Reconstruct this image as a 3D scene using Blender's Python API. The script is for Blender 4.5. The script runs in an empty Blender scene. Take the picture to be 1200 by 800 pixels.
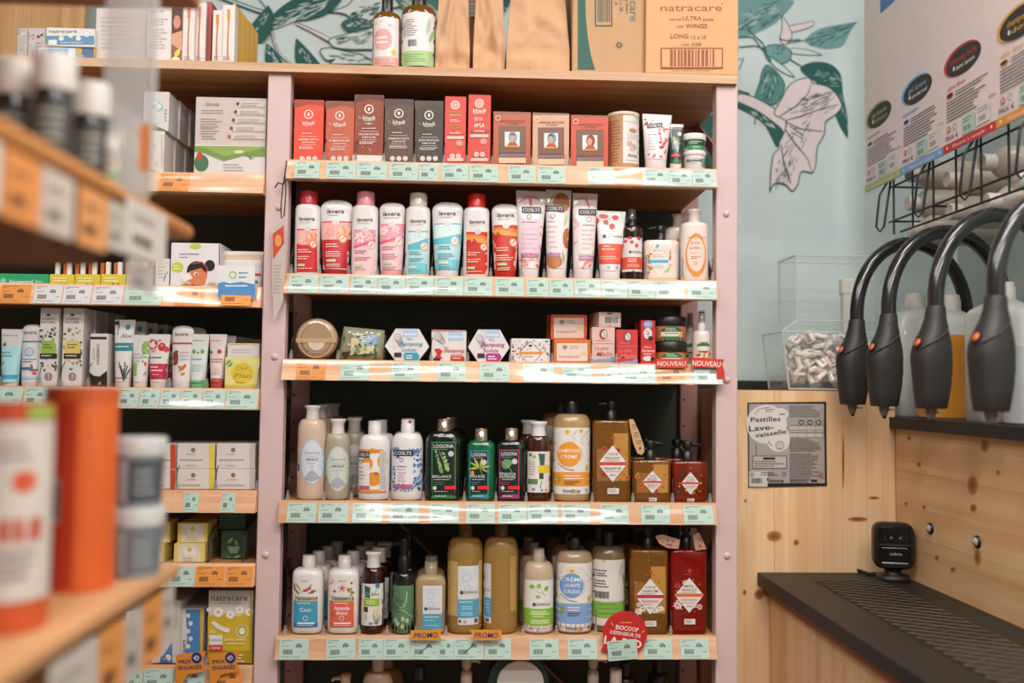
import bpy, math, random
from mathutils import Vector, Matrix
from mathutils.geometry import tessellate_polygon
SC = bpy.context.scene
COL = SC.collection
# ------------------------------------------------------------------ camera
FPX = 1080.0                       # focal length in pixels of the 1200x800 frame
CAM = Vector((0.0, -2.05, 1.30))
YAW, PITCH, ROLL = math.radians(2.6), math.radians(2.76), math.radians(0.68)
RM = (Matrix.Rotation(-YAW, 3, 'Z') @ Matrix.Rotation(math.pi / 2 + PITCH, 3, 'X') @ Matrix.Rotation(ROLL, 3, 'Z'))
cd = bpy.data.cameras.new('camera')
cd.sensor_width = 36.0
cd.lens = 36.0 * FPX / 1200.0
cd.clip_start = 0.05
cd.dof.use_dof = True
cd.dof.focus_distance = 2.03
cd.dof.aperture_fstop = 1.35
cam = bpy.data.objects.new('camera', cd)
COL.objects.link(cam)
cam.matrix_world = Matrix.Translation(CAM) @ RM.to_4x4()
SC.camera = cam
# ------------------------------------------------------------------ colour management
vs = SC.view_settings
vs.view_transform = 'Standard'
vs.look = 'None'
vs.gamma = 1.0
vs.use_curve_mapping = False
vs.exposure = -0.28
SC.render.film_transparent = False
SC.cycles.transparent_max_bounces = 32
# ------------------------------------------------------------------ world: dim, even light of the shop behind the camera
w = bpy.data.worlds.new('world')
SC.world = w
w.use_nodes = True
bg = w.node_tree.nodes['Background']
bg.inputs[0].default_value = (1.0, 0.95, 0.91, 1)
bg.inputs[1].default_value = 0.25
# ------------------------------------------------------------------ ceiling lamps
def area(name, loc, sx, sy, watts, col=(1, 0.96, 0.92), aim=None):
    l = bpy.data.lights.new(name, 'AREA')
    l.shape = 'RECTANGLE'; l.size = sx; l.size_y = sy; l.energy = watts; l.color = col
    o = bpy.data.objects.new(name, l)
    COL.objects.link(o)
    o.location = loc
    if aim is not None:
        o.rotation_euler = (Vector(aim) - Vector(loc)).to_track_quat('-Z', 'Y').to_euler()
    return o
area('ceiling_lamp', (-0.75, -1.55, 2.95), 1.3, 0.22, 37)
area('ceiling_lamp', (0.75, -1.75, 2.95), 1.3, 0.22, 47)
area('ceiling_lamp', (0.0, -2.9, 2.95), 2.2, 0.3, 84)
area('ceiling_lamp', (-1.2, -0.7, 2.95), 0.6, 0.3, 9)
area('ceiling_lamp', (0.85, -0.9, 2.95), 0.8, 0.25, 19)

# ------------------------------------------------------------------ pixel <-> place
def ray(px, py):
    return RM @ Vector(((px - 600.0) / FPX, (400.0 - py) / FPX, -1.0))
def P(px, py, Y):                  # point seen at a pixel on the plane y = Y
    d = ray(px, py)
    return CAM + d * ((Y - CAM.y) / d.y)
def PX(px, py, X):                 # on the plane x = X
    d = ray(px, py)
    return CAM + d * ((X - CAM.x) / d.x)
def PZ(px, py, Z):
    d = ray(px, py)
    return CAM + d * ((Z - CAM.z) / d.z)

# ------------------------------------------------------------------ materials
def lin(h):
    h = h.lstrip('#')
    c = [int(h[i:i + 2], 16) / 255.0 for i in (0, 2, 4)]
    return tuple(x / 12.92 if x <= 0.04045 else ((x + 0.055) / 1.055) ** 2.4 for x in c) + (1.0,)
_M = {}
def mat(h, rough=0.5, metal=0.0, trans=0.0, ior=1.45, spec=0.5, emit=0.0, coat=0.0, alpha=1.0, noise=0.0):
    key = (h, rough, metal, trans, ior, spec, emit, coat, alpha, noise)
    if key in _M:
        return _M[key]
    m = bpy.data.materials.new('paint_' + h)
    m.use_nodes = True
    nt = m.node_tree
    b = nt.nodes['Principled BSDF']
    b.inputs['Base Color'].default_value = lin(h)
    b.inputs['Roughness'].default_value = rough
    b.inputs['Metallic'].default_value = metal
    b.inputs['Transmission Weight'].default_value = trans
    b.inputs['IOR'].default_value = ior
    b.inputs['Specular IOR Level'].default_value = spec
    b.inputs['Alpha'].default_value = alpha
    b.inputs['Coat Weight'].default_value = coat
    if emit:
        b.inputs['Emission Color'].default_value = lin(h)
        b.inputs['Emission Strength'].default_value = emit
    # slight mottling so that no surface is perfectly flat in colour
    tc = nt.nodes.new('ShaderNodeTexCoord')
    nz = nt.nodes.new('ShaderNodeTexNoise')
    nz.inputs['Scale'].default_value = 40.0
    nz.inputs['Detail'].default_value = 3.0
    mx = nt.nodes.new('ShaderNodeMix')
    mx.data_type = 'RGBA'; mx.blend_type = 'MULTIPLY'
    mx.inputs[0].default_value = 0.10 + noise
    mx.inputs[6].default_value = lin(h)
    nt.links.new(tc.outputs['Object'], nz.inputs['Vector'])
    nt.links.new(nz.outputs['Fac'], mx.inputs[7])
    nt.links.new(mx.outputs[2], b.inputs['Base Color'])
    _M[key] = m
    return m

def clear_mat(name, gloss=0.10, rough=0.08, tint=(1, 1, 1, 1), wavy=0.0, diffuse=0.0, grazing=0.5):
    """thin clear plastic: lets most light straight through, reflects a little"""
    key = ('clear', name)
    if key in _M:
        return _M[key]
    m = bpy.data.materials.new(name)
    m.use_nodes = True
    nt = m.node_tree
    nt.nodes.clear()
    out = nt.nodes.new('ShaderNodeOutputMaterial')
    tr = nt.nodes.new('ShaderNodeBsdfTransparent'); tr.inputs[0].default_value = tint
    gl = nt.nodes.new('ShaderNodeBsdfGlossy'); gl.inputs['Roughness'].default_value = rough
    fr = nt.nodes.new('ShaderNodeLayerWeight'); fr.inputs['Blend'].default_value = 0.5
    pw = nt.nodes.new('ShaderNodeMath'); pw.operation = 'POWER'; pw.inputs[1].default_value = 5.0
    ml = nt.nodes.new('ShaderNodeMath'); ml.operation = 'MULTIPLY'; ml.inputs[1].default_value = grazing
    nt.links.new(fr.outputs['Facing'], pw.inputs[0]); nt.links.new(pw.outputs[0], ml.inputs[0])
    ad = nt.nodes.new('ShaderNodeMath'); ad.operation = 'ADD'; ad.inputs[1].default_value = gloss
    mx = nt.nodes.new('ShaderNodeMixShader')
    nt.links.new(ml.outputs[0], ad.inputs[0])
    nt.links.new(ad.outputs[0], mx.inputs[0])
    nt.links.new(tr.outputs[0], mx.inputs[1])
    nt.links.new(gl.outputs[0], mx.inputs[2])
    last = mx
    if diffuse:
        df = nt.nodes.new('ShaderNodeBsdfDiffuse'); df.inputs[0].default_value = (0.8, 0.8, 0.8, 1)
        m2 = nt.nodes.new('ShaderNodeMixShader'); m2.inputs[0].default_value = diffuse
        nt.links.new(mx.outputs[0], m2.inputs[1]); nt.links.new(df.outputs[0], m2.inputs[2])
        last = m2
    if wavy:
        tc = nt.nodes.new('ShaderNodeTexCoord')
        mp = nt.nodes.new('ShaderNodeMapping'); mp.inputs['Scale'].default_value = (3.0, 10.0, 16.0)
        nz = nt.nodes.new('ShaderNodeTexNoise'); nz.inputs['Scale'].default_value = 1.0; nz.inputs['Detail'].default_value = 1.0
        bp = nt.nodes.new('ShaderNodeBump'); bp.inputs['Strength'].default_value = 1.0; bp.inputs['Distance'].default_value = wavy
        oi = nt.nodes.new('ShaderNodeObjectInfo')
        va = nt.nodes.new('ShaderNodeVectorMath'); va.operation = 'ADD'
        sc = nt.nodes.new('ShaderNodeMath'); sc.operation = 'MULTIPLY'; sc.inputs[1].default_value = 37.0
        nt.links.new(oi.outputs['Random'], sc.inputs[0])
        nt.links.new(tc.outputs['Object'], va.inputs[0]); nt.links.new(sc.outputs[0], va.inputs[1])
        nt.links.new(va.outputs[0], mp.inputs[0]); nt.links.new(mp.outputs[0], nz.inputs['Vector'])
        nt.links.new(nz.outputs['Fac'], bp.inputs['Height'])
        nt.links.new(bp.outputs[0], gl.inputs['Normal']); nt.links.new(bp.outputs[0], fr.inputs['Normal'])
    nt.links.new(last.outputs[0], out.inputs[0])
    _M[key] = m
    return m

def wood(name, light, dark, axis='x', rough=0.55, knots=1.0, scale=1.0, grain=0.35):
    """pine: long streaks along one axis, fine grain and scattered knots"""
    key = ('wood', name)
    if key in _M:
        return _M[key]
    m = bpy.data.materials.new(name)
    m.use_nodes = True
    nt = m.node_tree; N = nt.nodes.new; L = nt.links.new
    b = nt.nodes['Principled BSDF']
    b.inputs['Roughness'].default_value = rough
    b.inputs['Specular IOR Level'].default_value = 0.3
    tc = N('ShaderNodeTexCoord'); oi = N('ShaderNodeObjectInfo')
    sc = N('ShaderNodeMath'); sc.operation = 'MULTIPLY'; sc.inputs[1].default_value = 23.0
    L(oi.outputs['Random'], sc.inputs[0])
    va = N('ShaderNodeVectorMath'); va.operation = 'ADD'
    L(tc.outputs['Object'], va.inputs[0]); L(sc.outputs[0], va.inputs[1])
    i = 'xyz'.index(axis)
    def mapping(along, across):
        s = [across * scale] * 3; s[i] = along * scale
        mp = N('ShaderNodeMapping'); mp.inputs['Scale'].default_value = s
        L(va.outputs[0], mp.inputs[0])
        return mp
    # knots
    mk = mapping(2.2, 6.0)
    vo = N('ShaderNodeTexVoronoi'); vo.inputs['Scale'].default_value = 1.0; vo.inputs['Randomness'].default_value = 1.0
    L(mk.outputs[0], vo.inputs['Vector'])
    # streaks, bent round the knots
    ms = mapping(0.9, 26.0)
    n1 = N('ShaderNodeTexNoise'); n1.inputs['Scale'].default_value = 1.0; n1.inputs['Detail'].default_value = 3.0; n1.inputs['Distortion'].default_value = 0.5
    bend = N('ShaderNodeMapRange'); bend.inputs[1].default_value = 0.0; bend.inputs[2].default_value = 0.35; bend.inputs[3].default_value = 0.9; bend.inputs[4].default_value = 0.0
    L(vo.outputs['Distance'], bend.inputs[0])
    va2 = N('ShaderNodeVectorMath'); va2.operation = 'ADD'
    L(ms.outputs[0], va2.inputs[0]); L(bend.outputs[0], va2.inputs[1]); L(va2.outputs[0], n1.inputs['Vector'])
    r1 = N('ShaderNodeValToRGB')
    r1.color_ramp.elements[0].position = 0.36; r1.color_ramp.elements[0].color = lin(dark)
    r1.color_ramp.elements[1].position = 0.62; r1.color_ramp.elements[1].color = lin(light)
    L(n1.outputs['Fac'], r1.inputs[0])
    # fine grain
    mg = mapping(5.0, 240.0)
    n2 = N('ShaderNodeTexNoise'); n2.inputs['Scale'].default_value = 1.0; n2.inputs['Detail'].default_value = 2.0
    L(mg.outputs[0], n2.inputs['Vector'])
    mx = N('ShaderNodeMix'); mx.data_type = 'RGBA'; mx.blend_type = 'MULTIPLY'; mx.inputs[0].default_value = grain
    L(r1.outputs[0], mx.inputs[6]); L(n2.outputs['Fac'], mx.inputs[7])
    # knot colour
    kr = N('ShaderNodeValToRGB')
    e = kr.color_ramp.elements
    e[0].position = 0.0; e[0].color = (1, 1, 1, 1); e[1].position = 0.085; e[1].color = (0, 0, 0, 1)
    x = kr.color_ramp.elements.new(0.05); x.color = (0.8, 0.8, 0.8, 1)
    L(vo.outputs['Distance'], kr.inputs[0])
    km = N('ShaderNodeMath'); km.operation = 'MULTIPLY'; km.inputs[1].default_value = knots
    L(kr.outputs[0], km.inputs[0])
    mk2 = N('ShaderNodeMix'); mk2.data_type = 'RGBA'
    L(km.outputs[0], mk2.inputs[0]); L(mx.outputs[2], mk2.inputs[6]); mk2.inputs[7].default_value = lin('6b3513')
    # board to board tone
    hv = N('ShaderNodeHueSaturation')
    mr = N('ShaderNodeMapRange'); mr.inputs[3].default_value = 0.9; mr.inputs[4].default_value = 1.1
    L(oi.outputs['Random'], mr.inputs[0]); L(mr.outputs[0], hv.inputs['Value'])
    L(mk2.outputs[2], hv.inputs['Color']); L(hv.outputs[0], b.inputs['Base Color'])
    bp = N('ShaderNodeBump'); bp.inputs['Strength'].default_value = 0.25; bp.inputs['Distance'].default_value = 0.001
    L(n2.outputs['Fac'], bp.inputs['Height']); L(bp.outputs[0], b.inputs['Normal'])
    _M[key] = m
    return m

# ------------------------------------------------------------------ objects
LABELS = {}
def tag_props(o, label=None, cat=None, group=None, kind=None):
    if label:
        o['label'] = label
    if cat:
        o['category'] = cat
    if group:
        o['group'] = group
    if kind:
        o['kind'] = kind
    return o
def thing(name, label, cat, loc=(0, 0, 0), rot=(0, 0, 0), group=None):
    o = bpy.data.objects.new(name, None)
    o.empty_display_size = 0.02
    COL.objects.link(o)
    o.location = loc; o.rotation_euler = rot
    return tag_props(o, label, cat, group)
def copy_tree(o, parent=None):
    c = o.copy(); COL.objects.link(c)
    c.parent = parent
    for ch in o.children:
        copy_tree(ch, c)
    return c

class MB:
    """collects faces, builds ONE mesh object"""
    def __init__(self):
        self.v, self.f, self.m, self.s, self.mats = [], [], [], [], []
    def mi(self, m):
        if isinstance(m, str):
            m = mat(m)
        if m not in self.mats:
            self.mats.append(m)
        return self.mats.index(m)
    def add(self, vs, fs, m, smooth=False):
        o = len(self.v); k = self.mi(m)
        self.v += [tuple(p) for p in vs]
        for f in fs:
            self.f.append(tuple(i + o for i in f)); self.m.append(k); self.s.append(smooth)
        return self
    def box(self, x0, x1, y0, y1, z0, z1, m, bev=0.0):
        if not bev:
            vs = [(x, y, z) for z in (z0, z1) for y in (y0, y1) for x in (x0, x1)]
            return self.add(vs, [(0, 2, 3, 1), (4, 5, 7, 6), (0, 1, 5, 4), (2, 6, 7, 3), (0, 4, 6, 2), (1, 3, 7, 5)], m)
        b = bev
        def ring(z, i):
            return [(x0 + i, y0 + b, z), (x0 + b, y0 + i, z), (x1 - b, y0 + i, z), (x1 - i, y0 + b, z), (x1 - i, y1 - b, z), (x1 - b, y1 - i, z), (x0 + b, y1 - i, z), (x0 + i, y1 - b, z)]
        vs = ring(z0, b * .6) + ring(z0 + b, 0) + ring(z1 - b, 0) + ring(z1, b * .6)
        fs = [tuple(range(7, -1, -1)), tuple(range(24, 32))]
        for r in range(3):
            for i in range(8):
                j = (i + 1) % 8
                fs.append((r * 8 + i, r * 8 + j, r * 8 + 8 + j, r * 8 + 8 + i))
        return self.add(vs, fs, m)
    def loft(self, secs, m, K=28, bottom=True, top=True, cx=0.0, cy=0.0, smooth=True):
        vs, fs = [], []
        for s in secs:
            z, a, b, n = s[:4]
            ox, oy = (s[4], s[5]) if len(s) > 4 else (0, 0)
            for k in range(K):
                t = 2 * math.pi * k / K
                c, q = math.cos(t), math.sin(t)
                vs.append((cx + ox + a * math.copysign(abs(c) ** (2 / n), c), cy + oy + b * math.copysign(abs(q) ** (2 / n), q), z))
        for r in range(len(secs) - 1):
            for k in range(K):
                j = (k + 1) % K
                fs.append((r * K + k, r * K + j, r * K + K + j, r * K + K + k))
        self.add(vs, fs, m, smooth)
        if bottom:
            self.add(vs[:K], [tuple(range(K - 1, -1, -1))], m)
        if top:
            self.add(vs[-K:], [tuple(range(K))], m)
        return self
    def cyl(self, cx, cy, z0, z1, r, m, K=24, r2=None):
        r2 = r if r2 is None else r2
        return self.loft([(z0, r, r, 2), (z1, r2, r2, 2)], m, K, cx=cx, cy=cy)
    def tube(self, pts, r, m, K=8, caps=True, smooth=True):
        pts = [Vector(p) for p in pts]
        n = len(pts)
        rr = r if isinstance(r, (list, tuple)) else [r] * n
        vs, fs = [], []
        up = Vector((0, 0, 1)); prev = None
        for i, p in enumerate(pts):
            d = (pts[min(i + 1, n - 1)] - pts[max(i - 1, 0)]).normalized()
            if prev is None:
                a = d.cross(up if abs(d.z) < 0.9 else Vector((1, 0, 0))).normalized()
            else:
                a = (prev - d * prev.dot(d)).normalized()
            prev = a
            b = d.cross(a)
            for k in range(K):
                t = 2 * math.pi * k / K
                vs.append(p + a * (rr[i] * math.cos(t)) + b * (rr[i] * math.sin(t)))
        for i in range(n - 1):
            for k in range(K):
                j = (k + 1) % K
                fs.append((i * K + k, i * K + j, i * K + K + j, i * K + K + k))
        self.add(vs, fs, m, smooth)
        if caps:
            self.add(vs[:K], [tuple(range(K - 1, -1, -1))], m)
            self.add(vs[-K:], [tuple(range(K))], m)
        return self
    def prism(self, poly, y0, y1, m):
        """outline in x,z pushed through y"""
        n = len(poly)
        a = sum(poly[i][0] * poly[(i + 1) % n][1] - poly[(i + 1) % n][0] * poly[i][1] for i in range(n))
        if a < 0:
            poly = poly[::-1]
        tri = tessellate_polygon([[Vector((p[0], p[1], 0)) for p in poly]])
        vs = [(p[0], y0, p[1]) for p in poly] + [(p[0], y1, p[1]) for p in poly]
        fs = []
        for t in tri:
            q = [poly[i] for i in t]
            ar = (q[1][0] - q[0][0]) * (q[2][1] - q[0][1]) - (q[2][0] - q[0][0]) * (q[1][1] - q[0][1])
            t = t if ar > 0 else t[::-1]
            fs.append(tuple(t)); fs.append(tuple(i + n for i in t[::-1]))
        for i in range(n):
            j = (i + 1) % n
            fs.append((i, i + n, j + n, j))
        return self.add(vs, fs, m)
    def xf(self, M):
        self.v = [tuple(M @ Vector(p)) for p in self.v]
        return self
    def mesh(self, name):
        me = bpy.data.meshes.new(name)
        me.from_pydata(self.v, [], self.f)
        for m in self.mats:
            me.materials.append(m)
        me.polygons.foreach_set('material_index', self.m)
        me.polygons.foreach_set('use_smooth', self.s)
        me.update()
        return me
    def build(self, name, parent=None, loc=(0, 0, 0), rot=(0, 0, 0)):
        o = bpy.data.objects.new(name, self.mesh(name))
        COL.objects.link(o)
        o.location = loc; o.rotation_euler = rot
        o.parent = parent
        return o
def inst(me, name, parent=None, loc=(0, 0, 0), rot=(0, 0, 0)):
    o = bpy.data.objects.new(name, me)
    COL.objects.link(o)
    o.location = loc; o.rotation_euler = rot; o.parent = parent
    return o
def cbox(name, x0, x1, y0, y1, z0, z1, m, parent=None, bev=0.0, kind=None):
    """box as an object whose origin is its centre"""
    cx, cy, cz = (x0 + x1) / 2, (y0 + y1) / 2, (z0 + z1) / 2
    b = MB().box(x0 - cx, x1 - cx, y0 - cy, y1 - cy, z0 - cz, z1 - cz, m, bev)
    o = b.build(name, parent, (cx, cy, cz))
    if kind:
        o['kind'] = kind
    return o

# ------------------------------------------------------------------ flat print, given in photo pixels and laid on a real surface
def R(x0, y0, x1, y1, c): return ('r', x0, y0, x1, y1, c)
def E(cx, cy, rx, ry, c): return ('e', cx, cy, rx, ry, c)
def G(pts, c): return ('p', pts, c)
def X(t, cx, cy, h, c, w=None, b=0.0, i=0.0, a=0.0): return ('t', t, cx, cy, h, c, w, b, i, a)
def N(x0, y0, x1, n, pitch, c): return ('n', x0, y0, x1, n, pitch, c)
def B(x0, y0, x1, y1, c): return ('b', x0, y0, x1, y1, c)
def O(cx, cy, r, t, c): return ('o', cx, cy, r, t, c)
def S(pts, w_, c): return ('s', pts, w_, c)
def F(cx, cy, r, c1, c2, n=7): return ('f', cx, cy, r, c1, c2, n)
def LF(cx, cy, l, w_, a, c): return ('l', cx, cy, l, w_, a, c)
def SCAT(seed, x0, y0, x1, y1, n, r0, r1, cols): return ('q', seed, x0, y0, x1, y1, n, r0, r1, cols)

_TXT = {}
def text_tris(t, bold, shear):
    key = (t, bold, shear)
    if key not in _TXT:
        cu = bpy.data.curves.new('glyphs', 'FONT')
        cu.body = t; cu.size = 1.0; cu.resolution_u = 2; cu.offset = bold * .5; cu.shear = shear
        cu.align_x = 'LEFT'
        o = bpy.data.objects.new('glyphs', cu)
        me = bpy.data.meshes.new_from_object(o)
        vs = [(v.co.x, v.co.y) for v in me.vertices]
        me.calc_loop_triangles()
        fs = [tuple(x.vertices) for x in me.loop_triangles]
        bpy.data.objects.remove(o); bpy.data.meshes.remove(me); bpy.data.curves.remove(cu)
        x0 = min(v[0] for v in vs); x1 = max(v[0] for v in vs)
        cap = 0.69
        vs = [((v[0] - (x0 + x1) / 2) / cap, (v[1]) / cap - 0.5) for v in vs]
        _TXT[key] = (vs, fs, (x1 - x0) / cap)
    return _TXT[key]

def flat2d(items):
    """print items -> list of (points in px, faces, colour)"""
    class _Out(list):
        def append(self, x):
            list.append(self, x + (layer[0],))
    layer = [0]
    out = _Out()
    def grid(x0, y0, x1, y1, c, nx=8, ny=4):
        nx = max(1, min(nx, int(abs(x1 - x0) / 3) + 1)); ny = max(1, min(ny, int(abs(y1 - y0) / 10) + 1))
        vs = [(x0 + (x1 - x0) * i / nx, y0 + (y1 - y0) * j / ny) for j in range(ny + 1) for i in range(nx + 1)]
        fs = [(j * (nx + 1) + i, j * (nx + 1) + i + 1, (j + 1) * (nx + 1) + i + 1, (j + 1) * (nx + 1) + i) for j in range(ny) for i in range(nx)]
        out.append((vs, fs, c))
    def disc(cx, cy, rx, ry, c, K=20):
        vs = [(cx, cy)]
        for q in (0.5, 1.0):
            vs += [(cx + rx * q * math.cos(2 * math.pi * k / K), cy + ry * q * math.sin(2 * math.pi * k / K)) for k in range(K)]
        fs = [(0, 1 + k, 1 + (k + 1) % K) for k in range(K)]
        fs += [(1 + k, 1 + K + k, 1 + K + (k + 1) % K, 1 + (k + 1) % K) for k in range(K)]
        out.append((vs, fs, c))
    def stroke(pts, wd, c):
        n = len(pts)
        vs = []
        for i, p in enumerate(pts):
            a = pts[max(i - 1, 0)]; b = pts[min(i + 1, n - 1)]
            dx, dy = b[0] - a[0], b[1] - a[1]
            l = math.hypot(dx, dy) or 1
            ww = wd[i] if isinstance(wd, (list, tuple)) else wd
            vs += [(p[0] - dy / l * ww / 2, p[1] + dx / l * ww / 2), (p[0] + dy / l * ww / 2, p[1] - dx / l * ww / 2)]
        out.append((vs, [(2 * i, 2 * i + 1, 2 * i + 3, 2 * i + 2) for i in range(n - 1)], c))
    def leaf(cx, cy, l, wd, a, c):
        ca, sa = math.cos(math.radians(a)), -math.sin(math.radians(a))
        sh = [(-.5, 0), (-.25, .38), (0, .5), (.25, .34), (.5, 0), (.25, -.34), (0, -.5), (-.25, -.38)]
        vs = [(cx + u * l * ca - v * wd * sa, cy + u * l * sa + v * wd * ca) for u, v in sh]
        out.append((vs, [tuple(range(8))], c))
    for li, it in enumerate(items):
        layer[0] = li
        k = it[0]
        if k == 'r':
            grid(*it[1:])
        elif k == 'e':
            disc(*it[1:])
        elif k == 'p':
            pts = it[1]
            out.append((pts, [tuple(t) for t in tessellate_polygon([[Vector((p[0], p[1], 0)) for p in pts]])], it[2]))
        elif k == 't':
            _, t, cx, cy, h, c, wd, bo, sh, an = it
            vs, fs, tw = text_tris(t, bo, sh)
            sx = h if wd is None else wd / tw
            ca, sa = math.cos(math.radians(an)), math.sin(math.radians(an))
            out.append(([(cx + v[0] * sx * ca - v[1] * h * sa, cy - v[0] * sx * sa - v[1] * h * ca) for v in vs], fs, c))
        elif k == 'n':
            _, x0, y0, x1, n, pitch, c = it
            rr = random.Random(int(x0 * 31 + y0 * 7))
            mid = x0 < 0
            for i in range(n):
                l = (x1 - x0) * rr.uniform(0.62, 1.0)
                # words, not one bar
                x = x0
                while x < x0 + l - 0.4:
                    wl = min(rr.uniform(1.4, 4.2), x0 + l - x)
                    out.append(([(x, y0 + i * pitch), (x + wl, y0 + i * pitch), (x + wl, y0 + i * pitch + pitch * .42), (x, y0 + i * pitch + pitch * .42)], [(0, 1, 2, 3)], c))
                    x += wl + 0.55
        elif k == 'b':
            _, x0, y0, x1, y1, c = it
            rr = random.Random(int(x0 * 13 + y0))
            x = x0
            st = (x1 - x0) / 26.0
            while x < x1 - st * .5:
                wl = min(st * rr.choice((0.5, 0.7, 1.2, 1.7)), x1 - x)
                out.append(([(x, y0), (x + wl, y0), (x + wl, y1), (x, y1)], [(0, 1, 2, 3)], c))
                x += wl + st * rr.choice((0.5, 0.6, 1.0))
        elif k == 'o':
            _, cx, cy, r, t, c = it
            K = 24
            vs = []
            for q in (r - t, r):
                vs += [(cx + q * math.cos(2 * math.pi * i / K), cy + q * math.sin(2 * math.pi * i / K)) for i in range(K)]
            out.append((vs, [(i, (i + 1) % K, K + (i + 1) % K, K + i) for i in range(K)], c))
        elif k == 's':
            stroke(*it[1:])
        elif k == 'l':
            leaf(*it[1:])
        elif k == 'f':
            _, cx, cy, r, c1, c2, n = it
            for i in range(n):
                a = 360.0 * i / n + 13
                leaf(cx + r * .55 * math.cos(math.radians(a)), cy - r * .55 * math.sin(math.radians(a)), r * .95, r * .55, a, c1)
            disc(cx, cy, r * .3, r * .3, c2, 8)
        elif k == 'q':
            _, seed, x0, y0, x1, y1, n, r0, r1, cols = it
            rr = random.Random(seed)
            for i in range(n):
                leaf(rr.uniform(x0, x1), rr.uniform(y0, y1), rr.uniform(r0, r1) * 2.2, rr.uniform(r0, r1) * 1.5, rr.uniform(0, 180), rr.choice(cols))
    return out

def refine(vs, fs, mx=3.2):
    """split long triangles so that print can follow a curved surface"""
    vs = list(vs); out = []
    st = []
    for f in fs:
        st += [(f[0], f[i], f[i + 1]) for i in range(1, len(f) - 1)]
    n = 0
    while st:
        t = st.pop()
        e = [abs(vs[t[i]][0] - vs[t[(i + 1) % 3]][0]) + .12 * abs(vs[t[i]][1] - vs[t[(i + 1) % 3]][1]) for i in range(3)]
        i = e.index(max(e))
        if e[i] > mx and n < 6000:
            a, b, c = t[i], t[(i + 1) % 3], t[(i + 2) % 3]
            vs.append(((vs[a][0] + vs[b][0]) / 2, (vs[a][1] + vs[b][1]) / 2))
            k = len(vs) - 1
            st += [(a, k, c), (k, b, c)]
            n += 1
        else:
            out.append(t)
    return vs, out
def printing(parent, items, tolocal, surf, name='print', eps=0.0004, rough=0.45, step=0.00012, kind=None, half=None, zlim=None):
    """tolocal(px,py)->(x,z) in the thing's own frame; surf(x,z)->y of the surface it lies on; half(z): where the surface turns away"""
    b = MB()
    lastn, sub = -1, 0
    for vs, fs, c, n in flat2d(items):
        sub = sub + 1 if n == lastn else 0
        lastn = n
        e = eps + step * n + min(sub, 40) * step / 60
        if half:
            vs, fs = refine(vs, fs)
        q = []
        for p in vs:
            x, z = tolocal(*p)
            if zlim:
                z = max(zlim[0], min(zlim[1], z))
            if half:
                x = max(-half(z), min(half(z), x))
            q.append((x, surf(x, z) - e, z))
        ff = []
        for f in fs:
            a = 0.0
            for i in range(len(f)):
                p1, p2 = q[f[i]], q[f[(i + 1) % len(f)]]
                a += p1[0] * p2[2] - p2[0] * p1[2]
            ff.append(f if a > 0 else tuple(reversed(f)))
        m = c if not isinstance(c, str) else mat(c, rough)
        b.add(q, ff, m)
    o = b.build(name, parent)
    if kind:
        o['kind'] = kind
    return o
# ================================================================== the room
YW = 0.44                                     # back wall
XR = P(1123, 360, YW).x                       # side wall on the right
TEAL = mat('c6d6d6', 0.75)
cbox('floor', -3.0, XR + .1, -4.2, YW + .1, -0.05, 0.0, mat('9a9188', 0.5), kind='structure')
cbox('ceiling', -3.0, XR + .1, -4.2, YW + .1, 3.05, 3.12, mat('d8d4cf', 0.8), kind='structure')
WALL = cbox('wall_back', -3.0, XR + .1, YW, YW + .1, 0.0, 3.05, TEAL, kind='structure')
cbox('wall_right', XR, XR + .1, -4.2, YW, 0.0, 3.05, mat('c9d3d0', 0.75), kind='structure')

# mural printed on the back wall
DK, DK2, PK, PL, GR = '1f5752', '2d5f5b', 'dccdcf', 'c3d2d0', '6f9a9c'
def wl(px, py):
    q = P(px, py, YW - .0005)
    return q.x - WALL.location.x, q.z - WALL.location.z
def c1(pts): return [(850 + x / 3.43, y / 3.43) for x, y in pts]          # from the enlarged right-hand view
def c2(pts): return [(300 + x / 4.0, y / 4.0) for x, y in pts]            # from the enlarged left-hand view
def hatch(seed, cx, cy, l, wd, ang, n, c, sw=1.0):
    rr = random.Random(seed); o = []
    ca, sa = math.cos(math.radians(ang)), -math.sin(math.radians(ang))
    for i in range(n):
        u = rr.uniform(-.46, .3); v = rr.uniform(-.36, .36) * (1 - abs(u) * 1.3)
        dl = rr.uniform(.08, .2)
        p = [(u, v), (u + dl * .5, v * .9 + .02), (u + dl, v * .75)]
        o.append(S([(cx + a * l * ca - b * wd * sa, cy + a * l * sa + b * wd * ca) for a, b in p], [sw * .4, sw, sw * .3], c))
    return o
def smooth(pts, n=4):
    """round a closed outline but keep its sharp tips"""
    o = []; m = len(pts)
    def tan(i):
        a, b, c = Vector(pts[i - 1]), Vector(pts[i]), Vector(pts[(i + 1) % m])
        u, v = b - a, c - b
        if u.length < 1e-6 or v.length < 1e-6 or u.angle(v) > 1.9:
            return Vector((0, 0))
        return (c - a) * .5
    for i in range(m):
        p, q = Vector(pts[i]), Vector(pts[(i + 1) % m])
        t0, t1 = tan(i), tan((i + 1) % m)
        l = (q - p).length
        t0 = t0.normalized() * min(t0.length, l) if t0.length else t0
        t1 = t1.normalized() * min(t1.length, l) if t1.length else t1
        for k in range(n):
            t = k / n
            v = p * (2 * t ** 3 - 3 * t * t + 1) + t0 * (t ** 3 - 2 * t * t + t) + q * (3 * t * t - 2 * t ** 3) + t1 * (t ** 3 - t * t)
            o.append((v.x, v.y))
    return o
mu = []
def outline(pts, fill, line, wd):
    pts = smooth(pts)
    mu.append(G(pts, fill)); mu.append(S(pts + [pts[0]], wd, line))
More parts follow.
